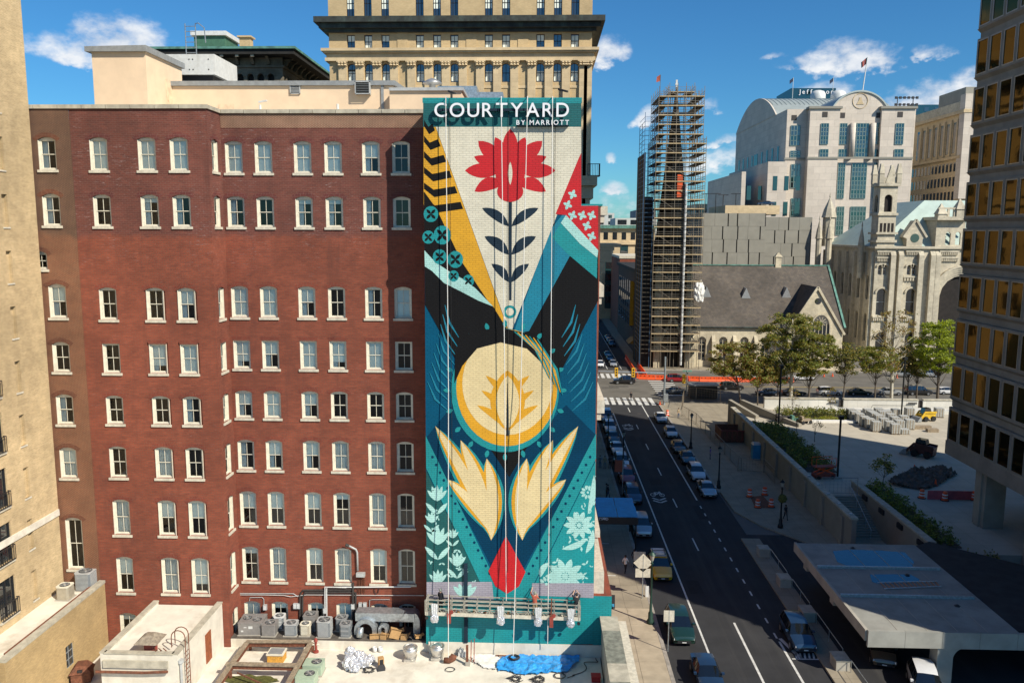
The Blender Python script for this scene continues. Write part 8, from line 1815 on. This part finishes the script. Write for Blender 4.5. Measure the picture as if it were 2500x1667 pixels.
tree('plane_tree','great plane tree with pale trunk before the church roof',tb_(845),17.6,(11.9,7.0,5.0,5.0),.36,['olive','green','olive','dark'],4,150,bark=BARKW,per=80,lean=-.6)
tree('plane_tree','green tree before the church gable',tb_(1000),13.4,(9.4,4.4,3.8,3.7),.22,['green','olive'],5,120)
tree('plane_tree','sparse forked tree between church and masonry hall',tb_(1300),12.0,(9.2,3.6,2.8,2.7),.17,['olive','dark'],6,56,per=48)
tree('plane_tree','vase shaped tree before the masonry hall windows',tb_(1575),11.4,(8.9,3.9,3.2,2.3),.18,['green','olive'],7,72,per=58)
tree('plane_tree','tall half bare plane with white branches before the masonry hall',tb_(1720),18.4,(12.4,4.6,3.6,5.4),.36,['olive','rust'],8,84,bark=BARKW,per=20,leaf=.2)
tree('plane_tree','dark leaning tree right of the half bare plane',tb_(1870,154.5),10.4,(8.2,3.0,2.6,2.2),.18,['dark','olive'],9,54,per=52)
tree('plane_tree','dark thin tree next to the bright green one',tb_(1952,154.5),9.4,(7.2,2.4,2.4,2.1),.18,['dark','olive'],10,40,per=48)
tree('plane_tree','dense bright yellow green tree beside the office tower',tb_(2145),16.8,(11.4,4.8,4.2,4.6),.3,['bright','bright','green'],11,120,per=90,leaf=.19,lean=-.8)
for i,(x,y,h_,lb)in enumerate(((1180,1140,5.2,'bare sapling planted in the far hedge'),(845,1130,4.5,'thin sapling at the hedge end by the lamp'),(885,1275,4.2,'bare sapling in the shaded planting bed'),(1050,1370,4.6,'second bare sapling near the shaded bed'))):
 q=onZ(zc(x,y),ZPL);tree('sapling',lb,(q.x,q.y,ZPL),h_,(h_*.68,.9,.9,1.3),.05,['olive','rust'],20+i,12,.13,per=9,group='young trees on the plaza',clump=.6)
q=onZ(z7(965,930),ZPL);tree('sapling','leafy sapling at the corner of the lower planter',(q.x,q.y,ZPL),4.0,(2.7,1.2,1.1,1.1),.05,['olive','dark'],31,14,.14,per=30,group='young trees on the plaza',clump=.6)
def hedge(label,x0,x1,y0,y1,z,h,mats,seed,dens=60,leaf=.14,wobble=.25,cat='hedge'):
 rr=random.Random(seed);t=thing('hedge',label,cat,((x0+x1)/2,(y0+y1)/2,z),world=True);k=MB();A=(x1-x0)*(y1-y0)
 for i in range(int(A*dens/10)+6):
  c=(rr.uniform(x0,x1),rr.uniform(y0,y1),z+h*rr.uniform(.35,.75));s_=rr.uniform(.6,1.1);leaves(k,c,(.5*s_,.5*s_,h*.5),26,leaf,rr,len(mats))
 k.build('foliage',[LM[m_]for m_ in mats],t);s=MB();s.box(x0,x1,y0,y1,z-.02,z+.12);s.build('soil',M['tarledge'],t)
h0,h1=onZ(zc(690,1140),ZPL),onZ(zc(1325,1140),ZPL);hedge('clipped green hedge before the pale boundary wall',h0 .x,h1 .x,127.5,130.6,ZPL,1.3,['green','dark','olive'],41,40)
hedge('low yellowish ground cover in front of the clipped hedge',h0 .x+.5,h1 .x+.5,125.6,127.4,ZPL,.5,['olive','bright'],42,40,.1,cat='ground cover')
hedge('dark shrub bed along the top of the retaining wall',32.4,36.6,98,121,ZPL,1.15,['dark','dark','green'],43,34)
hedge('dark shrub bed beyond the second retaining wall',36.9,39.6,74,92,ZPL,1.1,['dark','green'],44,34)
hedge('unkempt shrubs beside the office tower columns',38.5,41.5,58,71.5,2.4,1.2,['dark','olive'],45,26)
k=MB();k.box(h0 .x,h1 .x+1.0,124.6,125.5,ZPL,ZPL+.3);tag(k.build('planter_kerb',M['sheet_white'],None),'white rubble kerb in front of the hedge','kerb')
k=MB();k.box(38.2,41.6,57,72,0,2.4);k.build('planter_box',M['plazawall'],thing('raised_planter','raised planter box beside the tarred canopy roof','planter',(40,64,0),world=True))
# paving pallets and machines on the plaza
pal0=None
plist=[(1375,1165),(1405,1188),(1450,1208),(1520,1165),(1552,1185),(1618,1160),(1650,1185),(1582,1202),(1495,1235),(1540,1255),(1595,1281),(1620,1222),(1665,1252),(1690,1180),(1728,1212),(1770,1165),(1715,1280),(1765,1305),(1800,1270),(1840,1228),(1890,1156),(1890,1262),(1850,1304),(1762,1240),(2152,1156)]
for i,(x,y)in enumerate(plist):
 q=onZ(zc(x,y),ZPL);hh=1.25 if y<1300 or x<1800 else .6
 if pal0 is None:
  pal0=thing('paver_pallet','wrapped stack of grey paving blocks on a timber pallet','pallet',(0,0,0),0,'pallets of pavers on the plaza')
  k=MB()
  for dx in(-.45,0,.45):k.box(dx-.06,dx+.06,-.52,.52,0,.1)
  k.box(-.55,.55,-.55,.55,.1,.13);k.build('pallet',M['timber'],pal0)
  M['pavers']=mat('stacked_pavers',(.40,.40,.37),.9,var=.2,scale=4)
  for r_ in range(4):k=MB();k.box(-.52,.52,-.52,.52,.135+r_*.27,.135+r_*.27+.255);k.build('paver_course',M['pavers'],pal0)
  k=MB()
  for dx in(-.4,-.1,.25):k.box(dx,dx+.09,-.535,-.522,.14,1.2)
  k.build('lath',M['timber'],pal0);o=pal0
 else:o=copy_tree(pal0)
 o.location=(q.x,q.y+.5,ZPL);o.rotation_euler=(0,0,rw.uniform(-.08,.08));o.scale=(1.15,1.15,hh)
for i,(x0_,x1_,y0_)in enumerate(((1925,2075,1258),(2045,2140,1285))):
 a_,b_=onZ(zc(x0_,y0_),ZPL),onZ(zc(x1_,y0_),ZPL);k=MB();k.box(a_.x,b_.x,a_.y,a_.y+.8,ZPL,ZPL+.5);tag(k.build('timber_stack',M['timber'],None),'low stack of timber beside the pallets, %s'%('the longer one' if i==0 else 'the shorter one'),'timber stack')
def skid(label,x,y,z,m1,rz,s=1.):
 q=onZ((x,y),z);t=thing('skid_loader',label,'loader',(q.x,q.y,z),rz,scale=(s,s,s));pm=mat('machine_'+label[:6],m1,.5,var=.2)
 k=MB();k.prism([(-1.3,.4),(1.2,.4),(1.3,1.3),(.4,1.4),(-1.3,1.1)], lambda a,b,t_:(a,-.55+1.1*t_,b));k.build('chassis',pm,t,recalc=True)
 k=MB();k.prism([(-.9,1.1),(.5,1.35),(.3,2.05),(-.7,2.05)], lambda a,b,t_:(a,-.45+.9*t_,b));k.build('cab',M['carglass'],t,recalc=True)
 for s_ in(-1,1):
  k=MB();k.prism([(1.25,1.2),(1.3,1.5),(-.9,1.6),(-1.8,.5),(-1.6,.4),(-.8,1.35)], lambda a,b,t_:(a,s_*.62-.07+.14*t_,b));k.build('lift_arm',pm,t,recalc=True)
  for xx in(-.7,.7):k=MB();k.lathe((xx,s_*.72,.4),[(.2,-.14),(.4,-.14),(.4,.14),(.2,.14)],14,axis='Y');k.build('wheel',M['tyre'],t)
 k=MB();k.prism([(-1.6,.05),(-2.4,.05),(-1.9,.7),(-1.6,.75)], lambda a,b,t_:(a,-.85+1.7*t_,b));k.build('bucket',M['metal_grey'],t,recalc=True)
skid('yellow compact loader parked beyond the pallets',*zc(2030,1180),ZPL,(.6,.38,.02),.3);skid('dark skid loader standing in the plaza shade',*z7(1285,700),ZPL,(.08,.02,.02),-.8,1.15)
M['barrelo']=mat('orange_plastic',(.78,.09,.012),.5,var=.12);M['reflw']=mat('white_reflective_band',(.7,.7,.68),.5)
def drum(label,p,z):
 q=onZ(p,z);t=thing('traffic_drum',label,'traffic drum',(q.x,q.y,z),0,'orange traffic drums');k=MB();k.lathe((0,0,0),[(.38,0),(.38,.08),(.29,.1),(.27,.5),(.24,.95),(.18,1.0),(.05,1.02)],14);k.build('drum',M['barrelo'],t,True)
 for z_ in(.3,.62):k=MB();k.lathe((0,0,z_),[(.288,0),(.278,.13)],14);k.build('band',M['reflw'],t)
 k=MB();k.lathe((0,0,0),[(.45,0),(.45,.06),(.3,.07)],14);k.build('base',M['tyre'],t)
for p,z,lb in((z6(1405,1020),.13,'far inner corner of the covered hole'),(z6(1525,1005),.13,'far outer corner of the covered hole'),(z6(1470,1105),.13,'near inner corner of the covered hole'),(z6(1577,1100),.13,'near outer corner of the covered hole'),(z6(748,375),.13,'beside the white corner sedan'),(z7(1275,1030),ZPL,'beside the asphalt heap'),(z7(1458,1050),ZPL,'in front of the pink netting'),(z7(1690,1045),ZPL,'against the tower column')):drum('orange and white traffic drum, '+lb,p,z)
q0_,q1_,q2_,q3_=[onZ(z6(*p),.14)for p in((1410,1020),(1510,1010),(1600,1110),(1450,1110))];k=MB();k.face([(v.x,v.y,.15)for v in(q0_,q1_,q2_,q3_)]);tag(k.build('cover_plate',M['rust'],None),'dark steel cover plate between four drums','plate')
def cone(label,p,z):q=onZ(p,z);t=thing('traffic_cone',label,'traffic cone',(q.x,q.y,z),0,'traffic cones');k=MB();k.lathe((0,0,.04),[(.19,0),(.04,.7)],10);k.build('cone',M['barrelo'],t);k=MB();k.box(-.24,.24,-.24,.24,0,.04);k.build('base',M['barrelo'],t)
for p,z,lb in((z7(1215,810),ZPL,'on the asphalt heap'),(zc(1128,792),.13,'before the church side door'),(zc(1203,790),.13,'beside the street pole'),(zc(1772,805),.13,'in front of the silver far kerb car'),(z6(690,285),.13,'at the signal mast foot'),(z7(1385,930),ZPL,'beside the spread asphalt')):cone('orange traffic cone '+lb,p,z)
sheet('asphalt_patch','spread heap of dark asphalt on the plaza',[(1000,915),(1060,870),(1130,840),(1190,812),(1250,815),(1330,800),(1440,785),(1560,850),(1480,890),(1420,930),(1340,960),(1280,975),(1120,950),(1050,935)],'tarledge',ZPL-.04,.5,'asphalt heap',3,.22,z7,200)
k=MB();q0_,q1_=onZ(z7(1320,1040),ZPL),onZ(z7(1700,1035),ZPL);k.box(q0_.x,q1_.x,q0_.y,q0_.y+.05,ZPL,ZPL+1.0);tag(k.build('safety_net',mat('pink_safety_net',(.5,.10,.12),.8),None),'low pink safety netting beside the tower column','netting')
q=onZ(z7(490,870),ZPL);t=thing('plant_lift','red scissor lift folded by the shrub bed','lift',(q.x,q.y,ZPL),.2)
k=MB();k.box(-1.3,1.3,-.5,.5,.2,.6);k.box(-1.35,1.35,-.5,.5,1.4,1.5);k.build('base',M['redpaint'],t)
for s_ in(-1,1):k=MB();k.bar((-1.1,s_*.4,.6),(1.1,s_*.4,1.4),.12);k.bar((1.1,s_*.4,.6),(-1.1,s_*.4,1.4),.12);k.build('scissor',M['barrelo'],t);k=MB();k.tube([(-1.3,s_*.5,1.5),(-1.3,s_*.5,2.5),(1.3,s_*.5,2.5),(1.3,s_*.5,1.5)],.04,5);k.build('rail',M['barrelo'],t)
for xx in(-.9,.9):
 for s_ in(-1,1):k=MB();k.lathe((xx,s_*.5,.22),[(.1,-.08),(.22,-.08),(.22,.08),(.1,.08)],10,axis='Y');k.build('wheel',M['tyre'],t)
for i,(x,y,lb)in enumerate(((760,1195,'motor trolley parked by the hedge end'),(885,1205,'green wheeled cart by the hedge'),(960,1210,'brown folding cart by the hedge'))):
 q=onZ(zc(x,y),ZPL);t=thing('site_cart',lb,'cart',(q.x,q.y,ZPL),.2*i);k=MB();k.box(-1,1,-.4,.4,.5,.75+.2*(i==0));k.box(-1,-.6,-.4,.4,.75,1.3);k.build('bed',[M['darkpipe'],M['verdigris'],M['timber']][i],t)
 for xx in(-.7,.7):
  for s_ in(-1,1):k=MB();k.lathe((xx,s_*.42,.3),[(.1,-.06),(.3,-.06),(.3,.06),(.1,.06)],10,axis='Y');k.build('wheel',M['tyre'],t)
# street furniture
M['lampblack']=mat('black_lamp_iron',(.014,.016,.016),.5,.3);M['lampgreen']=mat('green_lamp_iron',(.02,.055,.04),.5,.2);M['lantern']=mat('lantern_glass',(.35,.33,.28),.3)
def lamp(label,p,z=.13,h=5.2,m='lampblack',g='lantern street lamps'):
 q=onZ(p,z);t=thing('street_lamp',label,'street lamp',(q.x,q.y,z),0,g)
 k=MB();k.lathe((0,0,0),[(.3,0),(.3,.25),(.2,.4),(.2,.9),(.12,1.05),(.085,2.2),(.07,h-.9),(.15,h-.85),(.07,h-.75),(.1,h-.6)],10);k.build('post',M[m],t,True)
 k=MB();k.lathe((0,0,h-.6),[(.12,0),(.24,.5)],8);k.build('lantern',M['lantern'],t);k=MB();k.lathe((0,0,h-.1),[(.3,0),(.12,.2),(.04,.24),(.03,.4)],8);k.build('finial',M[m],t); return t
for p,lb in((z6(205,415),'black lantern post at the hotel corner by the crosswalk'),(z6(275,640),'black lantern post beside the teal hatchback'),(z6(395,800),'black lantern post beside the first white SUV'),(z6(935,635),'black lantern post beside the white hatchback'),(z6(1157,950),'black lantern post beside the silver sedan'),(z6(1650,1265),'black lantern post with a hanging basket by the driveway curve')):lamp(lb,p)
lamp('green lantern post on the sunlit hotel pavement',Zp(1000,1187,3.267,1920,1090),.13,6.0,'lampgreen')
q=onZ(z6(1650,1265),.13);blob('hanging_basket','dark hanging basket on the driveway lantern post','flower basket',(q.x+.1,q.y,3.0),.45,.45,.5,'moss',3.,sub=3)
def plazapole(label,p,h,z=ZPL):q=onZ(p,z);t=thing('plaza_pole',label,'light pole',(q.x,q.y,z),0,'plaza light poles');k=MB();k.tube([(0,0,0),(0,0,h)],.13,8);k.build('pole',M['lampblack'],t);k=MB();k.box(-.25,.25,-.35,.2,h-.1,h+.35);k.build('head',M['lampblack'],t);k=MB();k.box(-.4,.4,-.4,.4,0,.2);k.build('base',M['concrete'],t)
plazapole('black plaza light pole at the shaded bed',z7(602,870),7.3);plazapole('tall black light pole by the hedge end',zc(725,1240),9.2);plazapole('tall black light pole among the pallets',zc(1808,1170),9.6)
q=onZ(zb6(1290,770),.13);t=thing('signal_mast','grey mast arm with yellow traffic signals over the street','traffic signal',(q.x,q.y,.13));za=onY(zb6(700,205),q.y).z-.13;xl=onY(zb6(150,180),q.y).x-q.x
k=MB();k.lathe((0,0,0),[(.25,0),(.2,.3),(.17,za+3)],8);k.build('mast',M['galv'],t);k=MB();k.tube([(0,0,za-.1),(xl*.5,0,za+.05),(xl,0,za+.15)],[.14,.11,.07],8);k.build('arm',M['galv'],t);k=MB();k.box(-.1,.7,-.3,.1,.6,2.1);k.build('control_box',M['galv'],t)
M['sigy']=mat('signal_yellow',(.72,.40,.02),.5)
for px in(460,755,250):
 xx=onY(zb6(px,205),q.y).x-q.x
 if px==250:continue
 k=MB();k.box(xx-.3,xx+.3,-.3,.1,za-.85,za+.85);sg_=k.build('signal_head',M['sigy'],t)
 for j in range(3):k=MB();k.lathe((xx,-.32,za+.5-.5*j),[(.17,0),(.17,.02)],10,axis='Y');k.build('lens',M['black'],sg_)
q=onZ(zb6(1680,620),.13);t=thing('signal_pole','signal pole with street name blades at the fenced corner','traffic signal',(q.x,q.y,.13));k=MB();h_=onY(zb6(1680,180),q.y).z;k.tube([(0,0,0),(0,0,h_)],.11,8);k.build('pole',M['galv'],t);zs_=onY(zb6(1630,330),q.y).z
k=MB();k.box(-.9,-.3,-.3,.2,zs_-.9,zs_+.9);k.build('signal_head',M['sigy'],t);k=MB();k.box(-.9,.9,-.03,.03,h_-.3,h_);k.box(-.03,.03,-.9,.9,h_-.65,h_-.35);k.build('name_blade',M['verdigris'],t)
bar0=None;qa_,qb_=onZ(zb6(890,275),0),onZ(zb6(2280,340),0);spots=[]
for i in range(18):spots.append((22.6+i*1.84,176.2-min(i,7)*.28,-.15 if i<7 else 0))
for i in range(14):spots.append((21.6+.02*i,178.2+i*2.0,math.pi/2));
for i in range(8):spots.append((23.6,178.6+i*2.0,math.pi/2))
for i,(x,y,rz)in enumerate(spots):
 if bar0 is None:
  bar0=thing('water_barrier','orange plastic water filled barrier in a row by the church','barrier',(0,0,0),0,'orange barriers round the church corner')
  k=MB();k.prism([(-.25,0),(.25,0),(.25,.2),(.12,.45),(.1,1.05),(-.1,1.05),(-.12,.45),(-.25,.2)], lambda a,b,t_:(-.9+1.8*t_,a,b));k.build('shell',M['barrelo'],bar0,recalc=True);k=MB();k.box(-.5,-.3,-.16,.16,.7,.9);k.box(.3,.5,-.16,.16,.7,.9);k.build('handle_slot',M['redpaint'],bar0);o=bar0
 else:o=copy_tree(bar0)
 o.location=(x,y,0);o.rotation_euler=(0,0,rz)
def fence(label,pts,z,h=1.8,m='tube',n=6):
 t=thing('site_fence',label,'fence',(pts[0][0],pts[0][1],z),world=True)
 for(a_,b_)in zip(pts[:-1],pts[1:]):
  L_=math.hypot(b_[0]-a_[0],b_[1]-a_[1]);c=max(1,int(L_/3))
  for i in range(c):
   p=Vector((a_[0]+(b_[0]-a_[0])*i/c,a_[1]+(b_[1]-a_[1])*i/c,z));q=Vector((a_[0]+(b_[0]-a_[0])*(i+.97)/c,a_[1]+(b_[1]-a_[1])*(i+.97)/c,z));k=MB();up=Vector((0,0,h))
   k.bar(p,p+up,.06);k.bar(q,q+up,.06);k.bar(p+up,q+up,.06);k.bar(p+Vector((0,0,.15)),q+Vector((0,0,.15)),.05)
   for j in range(1,9):v=p.lerp(q,j/9);k.bar(v+Vector((0,0,.15)),v+up,.014)
   for j in range(1,5):k.bar(p+up*j/5,q+up*j/5,.012)
   k.build('fence_panel',M[m],t)
fq= lambda x,y:(onZ(zb6(x,y),.13).x,onZ(zb6(x,y),.13).y)
fence('tall mesh site fence round the kiosk corner',[fq(1600,860),fq(1640,700),fq(1850,680),fq(2280,740)],.13,2.4);fence('mesh site fence along the plaza pavement',[fq(1600,960),(26.3,134),(26.6,124),(26.9,112),(27.3,107)],.13);fence('mesh fence closing the top of the plaza stairs',[(31.9,89.6),(36.0,89.6)],ZPL,1.9,'metal_grey');fence('mesh fence round the covered hole by the portable toilet',[(26.8,107),(30.2,106.5),(30.2,101.5)],.13)
q=onZ(zb6(1980,660),.13);t=thing('food_kiosk','dark roofed food kiosk at the fenced corner','kiosk',(q.x,q.y,.13));k=MB();k.box(-2.6,2.6,0,2.4,0,2.3);k.build('body',M['darkpipe'],t);k=MB();k.box(-2.9,2.9,-.5,2.7,2.5,2.7);k.build('roof',M['metal_grey'],t);k=MB();k.box(-2,2,-.03,-.005,.9,2.0);k.build('serving_hatch',M['black'],t)
q=onZ(z6(1280,590),.13);t=thing('waste_skip','dark rusty open waste skip against the retaining wall','skip',(q.x,q.y+1.2,.13));k=MB()
for(x0_,x1_,y0_,y1_)in((-2.0,2.0,-1.2,-1.08),(-2.0,2.0,3.0,3.12),(-2.0,-1.88,-1.07,2.99),(1.88,2.0,-1.07,2.99)):k.box(x0_,x1_,y0_,y1_,.1,1.9)
k.box(-1.88,1.88,-1.07,2.99,.1,.9);k.build('hull',M['rust'],t);k=MB()
for i in range(6):k.box(-1.9+i*.76,-1.8+i*.76,-1.28,-1.202,.1,1.9)
k.box(-2.05,2.05,-1.3,-1.202,1.8,1.95);k.build('rib',M['redpaint'],t)
q=onZ(z6(1465,725),.13);t=thing('portable_toilet','bright blue portable toilet against the retaining wall','toilet',(q.x,q.y+.6,.13));pb=mat('blue_toilet_plastic',(.03,.24,.42),.5);k=MB();k.box(-.6,.6,-.6,.6,0,2.1);k.build('cabin',pb,t);k=MB();k.hexa([(-.65,-.65,2.1),(.65,-.65,2.1),(.65,.65,2.1),(-.65,.65,2.1)],[(-.5,-.5,2.35),(.5,-.5,2.35),(.5,.5,2.35),(-.5,.5,2.35)]);k.build('roof',M['metal_light'],t);k=MB();k.box(-.45,.45,-.63,-.602,.1,1.9);k.build('door',pb,t)
def z5s(x,y): return Zp(1000,1187,3.267,x,y)
q=onZ(z5s(1855,890),.13);t=thing('road_sign','back of a diamond road sign with a plate below','sign',(q.x,q.y,.13));h_=onY(z5s(1868,560),q.y).z;k=MB();k.tube([(0,0,0),(0,0,h_)],.045,6);k.build('post',M['galv'],t);zd_=onY(z5s(1868,620),q.y).z;k=MB();r_=.85;k.prism([(-r_,zd_),(0,zd_-r_),(r_,zd_),(0,zd_+r_)], lambda a,b,t_:(a,-.03+.02*t_,b));k.build('diamond_plate',M['sill'],t,recalc=True);zd_=onY(z5s(1868,700),q.y).z;k=MB();k.box(-.65,.65,-.03,-.01,zd_-.4,zd_+.4);k.build('plate',M['sill'],t)
for p,ht,w_,lb in((z5s(2060,1315),1000,.4,'back of a parking sign at the kerb by the green SUV'),(z5s(1830,690),530,.55,'back of a tall sign behind the diamond sign')):
 q=onZ(p,.13);t=thing('road_sign',lb,'sign',(q.x,q.y,.13));h_=onY((p[0],1187+ht/3.267),q.y).z;k=MB();k.tube([(0,0,0),(0,0,h_)],.04,6);k.build('post',M['galv'],t);k=MB();k.box(-w_,w_,-.03,-.01,h_-.9,h_);k.build('plate',M['sill'],t)
q=onZ(z5s(1893,880),.13);k=MB();k.box(-.14,.14,-.04,.04,0,1.0);tag(put('kerb_marker',k.mesh('kerb_marker',M['metal_white']),None,(q.x,q.y,.13)),'white kerb marker post beside the lamp','post')
q=onZ(z5s(1575,960),.13);t=thing('sandwich_board','dark sandwich board with coloured print on the pavement','sign',(q.x+.3,q.y,.13));k=MB();k.hexa([(-.35,-.3,0),(.35,-.3,0),(.35,-.26,0),(-.35,-.26,0)],[(-.35,-.02,1.1),(.35,-.02,1.1),(.35,.02,1.1),(-.35,.02,1.1)]);k.build('board',M['black'],t)
k=MB();k.hexa([(-.28,-.27,.15),(.28,-.27,.15),(.28,-.26,.15),(-.28,-.26,.15)],[(-.28,-.14,.6),(.28,-.14,.6),(.28,-.13,.6),(-.28,-.13,.6)]);k.build('print',pb,t)
a0,a1,a2,a3=onZ(z5s(1480,235),3.6),onZ(z5s(1820,250),3.6),onZ(z5s(1780,90),3.9),onZ(z5s(1480,130),3.9)
t=thing('entrance_awning','bright blue glass awning over the hotel entrance','awning',(a1 .x,a1 .y,3.6),world=True);Mb=mat('blue_awning_glass',(.02,.24,.48),.15,coat=1.)
xr_,ya_,yb_=(a1 .x+a2 .x)/2,a1 .y,a2 .y
for i in range(3):
 for j in range(2):k=MB();xa,xb=3.9+(xr_-3.9)*i/3,3.9+(xr_-3.9)*(i+1)/3;y0_,y1_=ya_+(yb_-ya_)*j/2,ya_+(yb_-ya_)*(j+1)/2;k.hexa([(xa+.03,y0_+.03,3.62),(xb-.03,y0_+.03,3.62),(xb-.03,y1_-.03,3.85),(xa+.03,y1_-.03,3.85)],[(xa+.03,y0_+.03,3.66),(xb-.03,y0_+.03,3.66),(xb-.03,y1_-.03,3.89),(xa+.03,y1_-.03,3.89)]);k.build('glass_panel',Mb,t)
k=MB();k.box(3.9,xr_,ya_-.1,ya_,2.9,3.6);k.build('valance',M['black'],t)
for(x,y)in((xr_-.2,ya_),(xr_-.2,yb_)):k=MB();k.tube([(x,y,.13),(x,y,3.6)],.07,6);k.build('post',M['lampblack'],t)
letters('COURTYARD',z5s(1440,0)[0]/1.06293,z5s(1585,0)[0]/1.06293,z5s(0,248)[1]/1.06293,z5s(0,266)[1]/1.06293,.01,.03,t,'letter',ya_-.12)
t=thing('hotel_banner','dark red banner on a pole by the red SUV','banner',(onZ(z6(390,1000),.13).x,onZ(z6(390,1000),.13).y,.13));k=MB();k.tube([(0,0,0),(0,0,4.5)],.05,6);k.build('pole',M['metal_light'],t);k=MB();k.box(-1.0,-.06,-.02,.02,2.8,4.3);k.build('cloth',CLOTH['red'],t)
for i,(x,y)in enumerate(((1590,455),(1645,710))):q=onZ(z5s(x,y),.14);k=MB();k.box(3.95,q.x,q.y-.05,q.y+.05,.132,.15);tag(k.build('pavement_line',M['line'],None),'thin white line across the hotel pavement, %s'%('by the awning' if i==0 else 'by the walkers'),'line')
for(lb,p,z,rz,sh,pa,po,sk)in(('person in white shirt walking past the road sign',z5s(1720,690),.13,2.6,'white','black','walk',1),('person in black beside the one in white',z5s(1790,640),.13,2.6,'black','black','walk',1),('person in khaki standing near the lantern post on the hotel pavement',z6(250,795),.13,.3,'khaki','grey','stand',0),('person in black standing near the lantern post',z6(290,795),.13,.1,'black','black','fold',1),('person in grey alone by the hotel wall',z6(212,790),.13,.2,'grey','jeans','stand',0),('person in purple at the site fence on the plaza pavement',z6(1090,720),.13,1.2,'purple','jeans','carry',0),('person in black below the driveway lamp',z6(1690,1205),.13,.4,'black','black','walk',1),('person in dark clothes under the blue awning',z6(275,1035),.13,1.5,'black','navy','walk',0),('person by the bag at the awning',z6(262,1025),.13,1.5,'grey','black','carry',1),('person in khaki at the dark red kiosk panel',zb6(1540,1000),.13,.5,'khaki','jeans','stand',0),('cyclist in black standing on the near crosswalk',zb6(715,700),.01,.2,'black','black','stand',0),('person at the far crosswalk end on the hotel side',zb6(165,280),.01,1.,'navy','black','walk',1),('person in white between parked cars on the cross street',zc(1645,968),.12,1.2,'white','grey','walk',0)):
 q=onZ(p,z);person(lb,(q.x,q.y,z),rz,sh,pa,po,sk)
